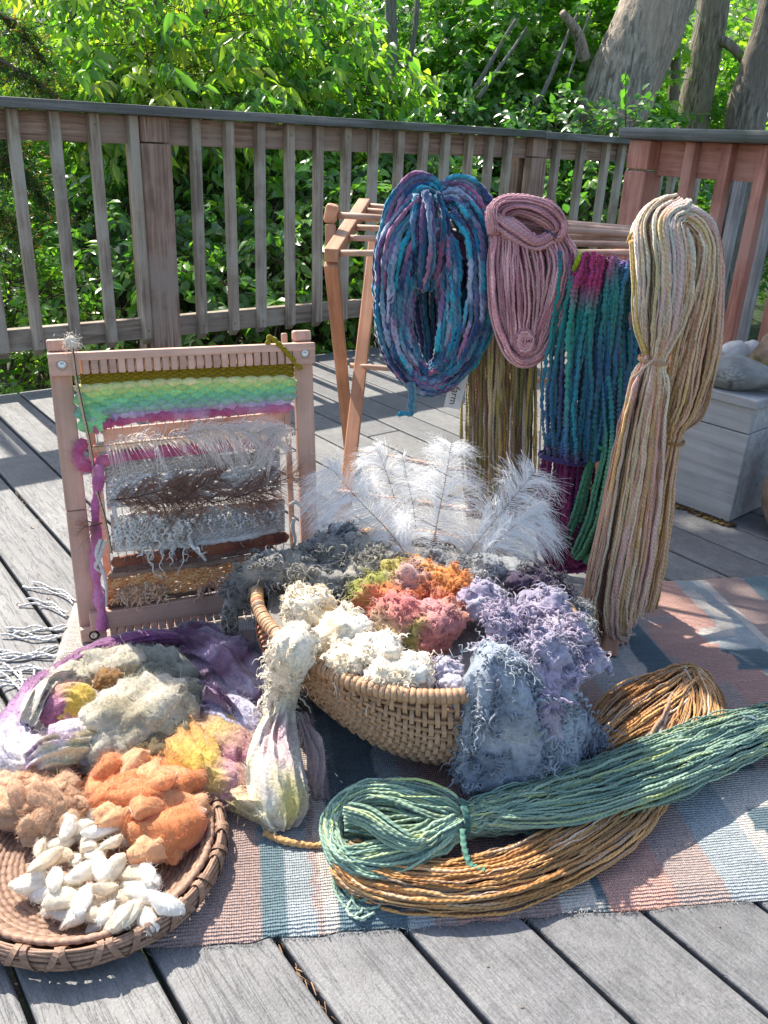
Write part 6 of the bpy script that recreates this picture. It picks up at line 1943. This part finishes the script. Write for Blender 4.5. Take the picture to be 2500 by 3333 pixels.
fleece('lilac curly mohair locks heaped on the right side of the basket', [gb(1570, 1960, .25, 75), gb(1660, 2030, .27, 85), gb(1770, 1980, .25, 80), gb(1840, 2070, .24, 85), gb(1900, 2140, .21, 70), gb(1760, 2120, .25, 95), gb(1650, 2130, .24, 85), gb(1810, 2200, .21, 85), gb(1720, 2230, .2, 80), gb(1460, 2180, .215, 45), gb(1480, 2230, .21, 45)], LILC, 1500, .022, .0062, .0040, 6, 1000, .016,
       drapes=[(gp_([(1720, 2150, .24), (1730, 2260, .2), (1735, 2360, .14), (1740, 2450, .09), (1745, 2530, .05)]), (.04, .042, .04, .034, .02))], amp=.35)
BLG = [lin(158, 170, 184), lin(184, 194, 204), lin(132, 142, 158), lin(146, 150, 164), lin(198, 206, 214)]
fleece('smoky blue grey mohair draped down the front of the basket', [gb(1605, 2130, .25, 56), gb(1620, 2200, .235, 58)], BLG, 1000, .024, .0078, .0040, 7, 1800, .02,
       drapes=[(gp_([(1610, 2110, .255), (1602, 2210, .235), (1592, 2310, .18), (1590, 2420, .12), (1595, 2540, .055), (1600, 2610, .03)]), (.030, .036, .040, .043, .042, .022)), (gp_([(1640, 2130, .25), (1672, 2260, .215), (1685, 2380, .14), (1690, 2500, .075), (1700, 2600, .04)]), (.03, .036, .04, .038, .018)), (gp_([(1800, 2210, .22), (1810, 2320, .15), (1800, 2430, .09), (1790, 2530, .05), (1770, 2610, .035)]), (.03, .036, .038, .036, .018)), (gp_([(1830, 2330, .13), (1860, 2380, .09), (1910, 2420, .05), (1940, 2400, .045)]), (.03, .034, .028, .014))], droop=.5, up=-.2, amp=.3, flat_z=.012, turns=(1.6, 4.0))
DKP = [lin(66, 56, 72), lin(84, 70, 92), lin(54, 48, 62)]
fleece('dark plum fleece at the back right of the basket', [gb(1760, 1895, .24, 60), gb(1690, 1900, .24, 50), gb(1810, 1930, .22, 45)], DKP, 200, .018, .005, .0032, 8, 300, .02)
SLV = [lin(170, 172, 172), lin(140, 144, 146), lin(190, 190, 188), lin(112, 116, 120)]
fleece('silver grey fleece below the feathers at the back of the basket', [gb(1580, 1850, .25, 60), gb(1660, 1860, .24, 55), gb(1500, 1850, .245, 45), gb(1420, 1830, .235, 50), gb(1510, 1900, .225, 60)], SLV, 240, .018, .005, .003, 9, 700, .025)

fleece('small grey tuft poking out at the right end of the basket behind the lilac locks', [gb(1880, 1985, .2, 42), gb(1895, 2040, .19, 42)], SLV, 60, .016, .005, .003, 11, 120, .018)
# ================================================================== WHITE PLUMES
FB = np.array([.16, 1.62, .18])
WHITE = lin(250, 250, 250)
PL = [('broad white ostrich plume leaning left over the basket', [D(1345, 1840, 1.52), D(1270, 1735, 1.56), D(1170, 1630, 1.60), D(1075, 1520, 1.62)], .10, 620, .4),
      ('narrow white plume standing upright behind the broad leaning one', [D(1300, 1780, 1.60), D(1290, 1650, 1.66), D(1255, 1530, 1.70), D(1225, 1455, 1.72)], .062, 300, .3),
      ('short white plume tip between the broad plume and the central one', [D(1360, 1780, 1.60), D(1345, 1650, 1.64), D(1325, 1560, 1.67), D(1310, 1480, 1.69)], .040, 240, .3),
      ('central white plume with its shaft facing forward', [D(1405, 1810, 1.55), D(1425, 1690, 1.60), D(1450, 1560, 1.64), D(1470, 1440, 1.66)], .085, 460, .3),
      ('white plume leaning right in front of the brown skein', [D(1500, 1830, 1.55), D(1580, 1730, 1.58), D(1670, 1620, 1.60), D(1745, 1530, 1.62)], .085, 440, .25),
      ('low white plume with dark quill leaning far right', [D(1545, 1830, 1.52), D(1620, 1760, 1.55), D(1690, 1700, 1.57), D(1765, 1672, 1.58)], .075, 380, .45),
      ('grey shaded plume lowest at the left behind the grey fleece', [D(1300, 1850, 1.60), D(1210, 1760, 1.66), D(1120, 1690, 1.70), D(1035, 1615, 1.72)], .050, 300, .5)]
for i, (lab, pts, wd, n, dr) in enumerate(PL):
    o0 = np.asarray(pts[0])
    t = thing('feather', lab, 'feather', o0, group=None)
    mb = MB()
    feather(mb, np.asarray(pts)-o0, wd, int(n*2.6), WHITE*(.85 if i == 6 else 1), None, .00036, 40+i, (0, -1, .5), dr+.15, .06, 1.2, .55, .0016, 8, .15)  # lowest plume has its shade put into a darker white
    # split: the shaft is its own part
    sh = MB()
    sh.v, sh.c, sh.q, sh.uq, sh.t, sh.n = [mb.v[0]], [np.broadcast_to(lin(150, 122, 96), (len(mb.v[0]), 3))], [mb.q[0]], [mb.uq[0]], [mb.t[0]], len(mb.v[0])
    sh.build('shaft', M_feather, t)
    br = MB()
    br.v, br.c, br.n = [mb.v[1]], [mb.c[1]], len(mb.v[1])
    br.q, br.uq = [mb.q[1]-len(mb.v[0])], [mb.uq[1]]
    br.build('barbs', M_feather, t, kind='stuff')

# ================================================================== SILK AND FLEECE PILE AT THE LEFT
M_silk = fibre('silk_noil', 0.6, 0.7, None, 190, 1.0, 0.3, 0.4, 0.12)
def graded(stops, seed, scale=30, amp=.12):
    ts = np.array([s[0] for s in stops]); cs = np.array([s[1] for s in stops])
    def fn(W, s, th):
        x = s+amp*fbm(W*scale, 2, seed)+.05*np.sin(th*2)
        return np.stack([np.interp(x, ts, cs[:, k]) for k in range(3)], -1)*(1+.14*fbm(W*120, 2, seed+3))[:, None]
    return fn
def silk(label, parts, seed, nf=1200, fl=.016, name='silk_fleece', extra=()):
    base = np.asarray(parts[0][0][0], float).copy(); base[2] = RT
    t = thing(name, label, 'silk fleece', base)
    for k, (pts, rd, stops, kw) in enumerate(parts):
        mb = MB()
        sheet_tube(mb, np.asarray(pts)-base, rd, graded(stops, seed+k), 88, 44, seed+k, kw.get('amp', .36), kw.get('ridge', .26), kw.get('nr', 12), kw.get('squash', .8), .13, flat_z=.004)
        V, T, C = tri_of(mb)
        P, n_ = surf_points(V, T, int(nf*1.2), seed+k, lambda c, n: np.clip(.5+n[:, 2]*.6, .02, 1))
        fuzz(mb, P, n_, fl, nearest_col(P, V, C)*1.1, .0003, 7, seed+k, .7, .8)
        mb.build('fold', M_silk, t)
    return t
PUR, PURD, LILW, WHT_, YEL_, PNK = lin(128, 66, 116), lin(84, 46, 76), lin(186, 160, 190), lin(222, 214, 206), lin(224, 204, 110), lin(190, 126, 150)
silk('purple and lilac silk fleece curving round the back of the grey pile', [
    (gp_([(620, 2085, .07), (500, 2075, .075), (380, 2100, .08), (260, 2150, .08), (150, 2220, .075), (85, 2310, .065), (55, 2400, .05), (90, 2470, .04), (190, 2480, .04), (280, 2470, .04)]), (.018, .019, .020, .021, .022, .026, .034, .038, .036, .018), [(0, PURD), (.2, PUR), (.44, PUR*1.1), (.56, lin(186, 144, 184)), (.68, lin(206, 190, 210)), (.82, WHT_), (.94, YEL_), (1, YEL_)], {}),
    (gp_([(160, 2440, .05), (250, 2420, .055), (330, 2410, .05), (390, 2390, .045)]), (.03, .042, .038, .014), [(0, LILW), (.5, WHT_), (.8, lin(226, 214, 150)), (1, WHT_)], {}),
    (gp_([(560, 2080, .05), (650, 2110, .05), (740, 2160, .05), (800, 2230, .045), (850, 2300, .04), (830, 2380, .03)]), (.03, .045, .050, .052, .045, .02), [(0, PURD), (.2, PURD*1.1), (.38, lin(150, 124, 152)), (.5, PURD*1.1), (.66, lin(176, 166, 186)), (.8, PURD), (1, PURD*1.2)], {'amp': .5, 'ridge': .5}),
    (gp_([(660, 2330, .045), (730, 2340, .05), (790, 2400, .04), (800, 2470, .03)]), (.025, .042, .04, .018), [(0, lin(150, 140, 168)), (.5, lin(186, 184, 206)), (1, lin(120, 84, 112))], {})], 70, 900)
GRN_ = [lin(192, 184, 162), lin(206, 198, 180), lin(172, 162, 134), lin(220, 214, 198), lin(156, 144, 114)]
def pile(label, blobs, pal, seed, nf=3500, fl=.03, colpts=None, name='fleece', mat=None, ridge=.16):
    base = np.asarray(blobs[0][0], float).copy(); base[2] = RT
    t = thing(name, label, 'fleece', base)
    for k, (c, r) in enumerate(blobs):
        mb = MB()
        cf = (lambda W, V: pal_noise(W+base, pal, 22, seed, 1.4)) if pal is not None else None
        pk = colpts[k] if colpts else None
        blob(mb, np.asarray(c)-base, r, 4, .42, 1.9, seed*7+k, colfn=cf if pk is None else (lambda W, V, pk=pk: pal_noise(W+base, pk, 26, seed, 1.4)), fine=.10, flat_z=.004, ridge=ridge, ridge_dir=np.random.default_rng(seed+k).normal(size=3))
        V, T, C = tri_of(mb)
        nn_ = int(nf*r[0]*r[0]/sum(b[1][0]**2 for b in blobs))+60
        P, n_ = surf_points(V, T, nn_, seed+k, lambda c, n: np.clip(.5+n[:, 2]*.6, .02, 1))
        fuzz(mb, P, n_, fl*.62, nearest_col(P, V, C)*1.15, .00026, 8, seed+k, .9, .78)
        mb.build('tuft', mat or M_fluff, t)
    return t
BRW = [lin(150, 110, 60), lin(176, 136, 76), lin(120, 86, 54)]
pile('matted olive grey fleece in the middle of the left pile', [gb(455, 2335, .07, 165, (1, .95, .7)), gb(380, 2430, .055, 120, (1, .9, .7)), gb(510, 2190, .065, 115, (1, .8, .6)), gb(340, 2170, .07, 100, (1.2, .7, .55)), gb(215, 2220, .07, 82, (1, .8, .6)), gb(165, 2290, .06, 78, (1, .9, .6)), gb(610, 2280, .06, 80), gb(350, 2215, .095, 46), gb(420, 2160, .09, 60), gb(520, 2440, .055, 105)], GRN_, 80, 11000,
     colpts=[None, None, [lin(140, 144, 132), lin(116, 120, 108), lin(160, 160, 146)], None, None, None, [lin(128, 130, 116), lin(150, 144, 122)], BRW, None, [lin(110, 96, 68), lin(140, 126, 96)]])
silk('pink and yellow silk tuft tucked into the grey pile', [(gp_([(150, 2370, .06), (210, 2290, .085), (255, 2290, .085), (275, 2350, .06)]), (.02, .030, .030, .02), [(0, lin(150, 84, 110)), (.35, PNK), (.6, lin(206, 170, 60)), (1, lin(200, 170, 90))], {}), (gp_([(230, 2420, .05), (275, 2370, .06), (300, 2350, .055)]), (.018, .026, .012), [(0, PNK), (1, lin(206, 120, 80))], {})], 90, 260)
silk('yellow, orange and mauve silk fleece at the edge of the tray', [
    (gp_([(585, 2330, .05), (600, 2420, .055), (625, 2490, .055), (680, 2540, .045), (760, 2560, .035), (830, 2590, .03)]), (.022, .042, .046, .036, .034, .018), [(0, lin(196, 116, 70)), (.3, lin(206, 150, 70)), (.5, lin(214, 178, 70)), (.75, lin(190, 140, 150)), (1, lin(200, 160, 120))], {}),
    (gp_([(640, 2340, .045), (710, 2400, .05), (750, 2460, .045), (740, 2530, .035)]), (.025, .044, .04, .02), [(0, lin(160, 116, 110)), (.4, lin(190, 160, 90)), (.8, lin(190, 130, 150)), (1, PNK)], {})], 100, 800)
def sheet(left, right, colfn, seed, nu=48, nv=80, folds=3.5, amp=.011, th=.007, fz=1500):
    """a crumpled sheet of silk hung between two edge lines"""
    Lp, Rp = catmull(gp_(left), nv), catmull(gp_(right), nv)
    u = np.linspace(0, 1, nu)[None, :, None]; vv = np.linspace(0, 1, nv)
    P = Lp[:, None]*(1-u)+Rp[:, None]*u
    U, V = np.broadcast_to(u[..., 0], (nv, nu)), np.broadcast_to(vv[:, None], (nv, nu))
    du, dv = np.gradient(P, axis=1), np.gradient(P, axis=0)
    N_ = nrm(np.cross(du, dv))
    N_ = N_*np.where((N_@np.array([0, -1., .8])) < 0, -1, 1)[..., None]
    q = np.stack([U*2.2, V*1.6, np.full_like(U, seed)], -1)
    ph = U*folds*2*math.pi+4.2*fbm(q, 2, seed)+5.0*V*np.cos(seed*1.0)
    h = amp*((1-np.abs(np.sin(ph*.5)))**1.3*1.5-.4)+amp*1.7*fbm(q*2.2, 3, seed+2)
    qq = np.stack([U*26, V*9, np.full_like(U, seed+.5)], -1)
    h = h+amp*.22*fbm(qq, 2, seed+5)+.030*np.sin(math.pi*U)*np.sin(math.pi*np.clip(V*1.05, 0, 1))**.6
    A = P+N_*h[..., None]
    edge = np.minimum(np.minimum(U, 1-U)*8, np.minimum(V, 1-V)*10).clip(0, 1)**.5
    Bk = A-N_*(th*edge+.0008)[..., None]
    A[..., 2] = np.maximum(A[..., 2], RT+.004); Bk[..., 2] = np.maximum(Bk[..., 2], RT+.002)
    idx = np.arange(nu*nv).reshape(nv, nu)
    q1 = np.stack([idx[:-1, :-1], idx[:-1, 1:], idx[1:, 1:], idx[1:, :-1]], -1).reshape(-1, 4)
    C = colfn(U, V, A)
    mb = MB()
    mb.add(A.reshape(-1, 3), q1, None, C.reshape(-1, 3))
    mb.add(Bk.reshape(-1, 3), q1[:, ::-1], None, C.reshape(-1, 3))
    n0 = nu*nv
    ring = np.concatenate([idx[0, :], idx[1:, -1], idx[-1, -2::-1], idx[-2:0:-1, 0]])
    r2 = np.roll(ring, -1)
    mb.q.append(np.stack([ring, ring+n0, r2+n0, r2], -1)); mb.uq.append(np.zeros((len(ring), 4, 2)))
    V3, T3, C3 = tri_of(mb)
    pp, nn = surf_points(V3, T3, fz, seed)
    fuzz(mb, pp, nn, .014, nearest_col(pp, V3, C3)*1.1, .00028, 7, seed, .7, .8)
    return mb
def wcol(U, V, A):
    base_ = pal_noise(A, [lin(226, 220, 206), lin(214, 200, 190), lin(230, 224, 200)], 20, 3)
    pk_ = np.clip(1.2-3.2*np.hypot(U-.5, (V-.35)*1.3)+.5*fbm(A*30, 2, 4), 0, 1)*.75
    c = lerp(base_, lin(206, 170, 178), pk_)
    ye = np.clip(1.15-2.8*np.hypot(U-.62, (V-.74)*1.5)+.6*fbm(A*32, 2, 7), 0, 1)*.9
    c = lerp(c, lin(218, 204, 120), ye)
    return lerp(c, lin(224, 210, 160), np.clip(.7-U*4+.4*fbm(A*40, 2, 9), 0, 1)*.6)
ct = thing('silk_fleece', 'cream, lilac and plum felted silk cloth in crumpled folds around the grey fleece', 'silk fleece', (0, 0, 0))
ccol = lambda cols, sd: (lambda U, V, A: pal_noise(A, cols, 24, sd, 1.8))
sheet([(60, 2330, .09), (90, 2260, .10), (150, 2210, .10), (230, 2180, .095)], [(130, 2390, .06), (150, 2320, .075), (200, 2270, .08), (270, 2230, .08)], ccol([lin(216, 206, 190), lin(196, 186, 166), lin(226, 218, 206)], 7), 121, 36, 60, 3.0, .011, .006, 700).build('fold', M_silk, ct)
sheet([(70, 2440, .075), (140, 2400, .085), (230, 2385, .085), (320, 2375, .08)], [(110, 2520, .035), (190, 2500, .05), (260, 2490, .05), (330, 2460, .05)], ccol([lin(214, 196, 214), lin(226, 220, 218), lin(196, 170, 198), lin(230, 220, 170)], 8), 122, 36, 64, 3.5, .012, .006, 800).build('fold', M_silk, ct)
sheet([(640, 2230, .085), (700, 2240, .08), (760, 2270, .075), (820, 2330, .06)], [(640, 2320, .06), (690, 2330, .06), (740, 2370, .05), (790, 2430, .035)], ccol([lin(120, 78, 110), lin(186, 174, 196), lin(98, 60, 90), lin(150, 124, 152)], 9), 123, 36, 64, 3.5, .014, .006, 700).build('fold', M_silk, ct)
wt = thing('silk_fleece', 'white and pale yellow silk fleece hanging from the basket to the rug', 'silk fleece', (0, 0, 0))
sheet([(892, 2270, .12), (838, 2365, .10), (806, 2455, .085), (806, 2560, .065), (836, 2650, .04), (886, 2712, .012)], [(952, 2256, .125), (968, 2350, .09), (980, 2450, .072), (1002, 2550, .052), (1008, 2628, .03), (962, 2692, .012)], wcol, 111).build('fold', M_silk, wt)
sheet([(955, 2320, .095), (980, 2430, .06), (1000, 2520, .04), (1012, 2600, .014)], [(990, 2330, .085), (1036, 2440, .05), (1062, 2530, .03), (1078, 2606, .012)], lambda U, V, A: pal_noise(A, [lin(196, 172, 168), lin(176, 152, 156), lin(210, 190, 180)], 26, 5)*(1-.2*V)[..., None], 112, 32, 56, 2.5, .009, .006, 700).build('fold', M_silk, wt)  # shadowed fold: its shade is put into the mauve grey colours
sheet([(745, 2535, .055), (800, 2555, .05), (850, 2570, .05), (880, 2590, .045)], [(735, 2620, .02), (800, 2660, .014), (860, 2690, .012), (905, 2712, .012)], lambda U, V, A: lerp(pal_noise(A, [lin(206, 168, 110), lin(214, 190, 130), lin(196, 150, 130)], 26, 6), lin(222, 214, 170), V), 113, 32, 56, 2.5, .010, .006, 700).build('fold', M_silk, wt)

# ================================================================== ROUND WOVEN TRAY
TC = np.array([-.406, .930, RT+.002]); TR_ = .186
M_straw = cane('brown_straw', ((.24, .135, .085), (.38, .235, .16)))
M_strawd = cane('dark_straw', ((.17, .095, .06), (.28, .165, .115)))
tray = thing('woven_tray', 'round shallow brown woven tray on the front left of the rug', 'tray', TC)
g = np.random.default_rng(3)
nring = 21
for i in range(nring):
    r0 = .006+i*(TR_-.012)/nring
    nst = max(8, int(2*math.pi*r0/.0155))
    n = nst*6
    t = np.arange(n)/n*2*math.pi
    ph = g.random()*6
    mb = MB()
    segs = 6
    th = np.arange(segs)/segs*2*math.pi
    zb = .006+.030*max(0, (i/(nring-1)-.72)/.28)**2
    sc = np.abs(np.sin(nst*t/2+ph+.3*np.sin(3*t)))**.4
    rr_ = .0026+.0022*sc
    c = np.stack([r0*np.cos(t), r0*np.sin(t), np.full(n, zb)], 1)
    rad_ = np.stack([np.cos(t), np.sin(t), 0*t], 1)
    V_ = c[:, None]+rr_[:, None, None]*(rad_[:, None]*(1.35*np.cos(th))[None, :, None]+np.array([0, 0, 1.])*np.sin(th)[None, :, None])
    idx = np.arange(n*segs).reshape(n, segs)
    i2 = np.roll(idx, -1, 0)
    q = np.stack([idx, np.roll(idx, -1, 1), np.roll(i2, -1, 1), i2], -1)
    mb.add(V_.reshape(-1, 3), q.reshape(-1, 4)[:, ::-1])
    mb.build('coil', M_straw if i % 3 else M_strawd, tray)
mb = MB()
t = np.linspace(0, 2*math.pi, 200)
for dr, dz, rr_ in ((0, .031, .0036), (.005, .028, .0036), (-.004, .027, .0034), (.006, .020, .0036), (.005, .012, .0036), (.002, .036, .0026), (.004, .033, .0026), (-.002, .034, .0024)):
    mb = MB()
    P = np.stack([(TR_+dr)*np.cos(t), (TR_+dr)*np.sin(t), dz+.0012*np.sin(t*9+dr*900)], 1)
    tubes(mb, P[None], rr_, 6)
    rod_ = mb.build('rim_rod', M_straw, tray)
mbx = MB()
for i in range(46):
    a = i/46*2*math.pi+g.normal(0, .012)
    sgn = 1 if i % 2 else -1
    th = np.linspace(-.6, 2*math.pi-.6, 18)
    aa = a+sgn*.045*(np.sin(th)*.9)+.0
    rr_ = TR_+.001+.0105*np.cos(th)
    zz = .0235+.0165*np.sin(th)
    P = np.stack([rr_*np.cos(aa), rr_*np.sin(aa), zz], 1)
    mb = MB()
    ribbons(mb, P[None], .0042, np.stack([np.cos(a)*np.ones(1), np.sin(a)*np.ones(1), np.zeros(1)], 1)*0+np.array([[math.cos(a+.3), math.sin(a+.3), .25]]))
    # a ribbon whose flat side wraps the rim
    C0 = np.stack([(TR_+.002)*np.cos(aa), (TR_+.002)*np.sin(aa), np.full(len(aa), .0235)], 1)
    nrm_ = nrm(P-C0); T_ = nrm(np.gradient(P, axis=0)); S_ = nrm(np.cross(T_, nrm_))
    V_ = np.stack([P-S_*.0042, P+S_*.0042, P+S_*.0042+nrm_*.001, P-S_*.0042+nrm_*.001], 1)
    idx = np.arange(len(P)*4).reshape(-1, 4)
    q = np.stack([idx[:-1], np.roll(idx, -1, 1)[:-1], np.roll(idx, -1, 1)[1:], idx[1:]], -1).reshape(-1, 4)
    mb = MB(); mb.add(V_.reshape(-1, 3), q)
    sub(mb.build('binding', M_straw if i % 4 else M_strawd, tray, smooth=False), rod_)
base_t = MB()
tt = np.arange(64)/64*2*math.pi
base_t.add(np.concatenate([np.stack([TR_*np.cos(tt), TR_*np.sin(tt), np.full(64, .002)], 1), [[0, 0, .002]]]), None, [[i, (i+1) % 64, 64] for i in range(64)])
base_t.build('base', M_strawd, tray)

# ================================================================== SILK ON THE TRAY
M_husk = fibre('silk_husk', 0.7, 0.8, None, 120, 0.8, 0.16, 0.3, 0.38)
def husk(mb, c, L, W, d, up, seed, col, dent=.25, sub=3, rid=.2):
    """a torn, collapsed silk cocoon"""
    V, T = ico(sub)
    x = V[:, 0]
    k = 1+.20*fbm(V*1.5+seed, 3, seed)+.035*fbm(V*6+seed, 2, seed+3)+rid*((1-np.abs(vnoise(V*np.array([1.0, 2.4, 2.4])+seed*1.7, seed+5)))**3-.3)
    P = V*k[:, None]
    P[:, 1] *= (1-.28*np.abs(x)**2)
    P[:, 2] *= (1-.2*x)
    fold = np.exp(-((P[:, 1]-.2*np.sin(x*2+seed))/.22)**2)*(V[:, 2] > 0)
    P[:, 2] -= fold*dent*.9
    P[:, 1] += .18*np.sin(x*2.5+seed)
    P[:, 2] += .12*np.sin(x*3+seed*2)+.35*(P[:, 1]**2-.3)*np.sin(seed*1.3)
    P = P*np.array([L, W, W*.8])
    R = basis(d, up)
    tone = 1+.16*fbm(V*3+seed, 2, seed+8)
    mb.add(P@R.T+np.asarray(c), None, T, np.asarray(col)[None]*tone[:, None])
def husk_pile(label, spots, pals, seed, nf, fl, name='silk_tuft_pile', z0=.02):
    base = np.asarray(spots[0][0], float).copy(); base[2] = TC[2]+.008
    t = thing(name, label, 'silk pile', base)
    r = np.random.default_rng(seed)
    for k, (c, L, W) in enumerate(spots):
        mb = MB()
        col = np.asarray(pals[r.integers(0, len(pals))])*r.uniform(.9, 1.1)
        husk(mb, np.asarray(c)-base, L, W, nrm(r.normal(size=3)*np.array([1, 1, .45])), (0, 0, 1), seed+k, col, r.uniform(.1, .35))
        V, T, C = tri_of(mb)
        P, n_ = surf_points(V, T, nf, seed+k, lambda c, n: np.clip(.5+n[:, 2]*.6, .02, 1))
        fuzz(mb, P, n_, fl, np.asarray(col)*1.1, .00028, 7, seed+k, 1.0, .8)
        mb.build('tuft', M_husk, t)
    return t
def scatter(cx, cy, rx, ry, n, zlo, zhi, L, seed):
    r = np.random.default_rng(seed)
    out = []
    for i in range(n):
        a = i*2.4+r.normal(0, .2); q = math.sqrt((i+.5)/n)
        z = zlo+(zhi-zlo)*(1-q)**.8
        p = G(cx+rx*q*math.cos(a), cy+ry*q*math.sin(a), z)
        s = L*r.uniform(.75, 1.25)
        out.append((p, s, s*r.uniform(.5, .75)))
    return out
TAN = [lin(214, 176, 142), lin(222, 186, 152), lin(204, 162, 128), lin(228, 198, 166)]
ORG = [lin(238, 174, 122), lin(234, 160, 106), lin(240, 184, 134), lin(228, 150, 96), lin(240, 194, 148)]
husk_pile('heap of fuzzy tan silk cocoon husks at the left of the tray', scatter(130, 2610, 135, 95, 30, .035, .075, .029, 5), TAN, 200, 600, .010)
husk_pile('heap of fluffy orange silk husks at the back of the tray', scatter(470, 2570, 175, 110, 22, .04, .085, .044, 6)+scatter(520, 2690, 105, 70, 7, .035, .06, .046, 7), ORG, 300, 750, .010)
WC = [lin(244, 238, 226), lin(240, 230, 210), lin(248, 246, 240), lin(236, 220, 196)]
spots = [(300, 2660), (260, 2695), (330, 2700), (230, 2730), (290, 2750), (360, 2745), (410, 2735), (200, 2790), (150, 2800), (250, 2800), (120, 2850), (180, 2860), (240, 2870), (310, 2790), (330, 2830), (150, 2910), (210, 2930), (270, 2930), (200, 2975), (290, 2975), (340, 2890), (380, 2930), (430, 2850), (480, 2845), (500, 2890), (460, 2910), (430, 2970), (350, 3000), (470, 2990), (540, 2940), (330, 3035), (250, 2985), (130, 2760), (400, 2870), (280, 2640), (220, 2690), (310, 2720), (190, 2750), (270, 2840), (230, 2900), (310, 2940), (390, 2990), (160, 2960), (440, 2890), (370, 2830), (520, 2960), (90, 2880), (345, 2970)]
g = np.random.default_rng(17)
for i, (px, py) in enumerate(spots):
    z = .030+.014*(i % 3)-.006*(i > 24)
    c = G(px, py, z)
    mb = MB()
    L = .022*g.uniform(.75, 1.35)
    d = nrm(np.array([g.normal(), g.normal(), g.normal(0, .3)]))
    col = np.asarray(WC[g.integers(0, 4)])
    husk(mb, (0, 0, 0), L, L*g.uniform(.40, .56), d, (0, 0, 1), 400+i, col, g.uniform(.0, .12), 3, .04)
    V, T, C = tri_of(mb)
    P, n_ = surf_points(V, T, 320, i)
    fuzz(mb, P, n_, .0075, col*1.05, .00026, 6, i, 1.0, .85)
    mb.build('silk_cocoon', M_husk, None, loc=c, label='white silk cocoon in the heap at the front of the round woven tray', cat='cocoon', group='white silk cocoons on the tray')
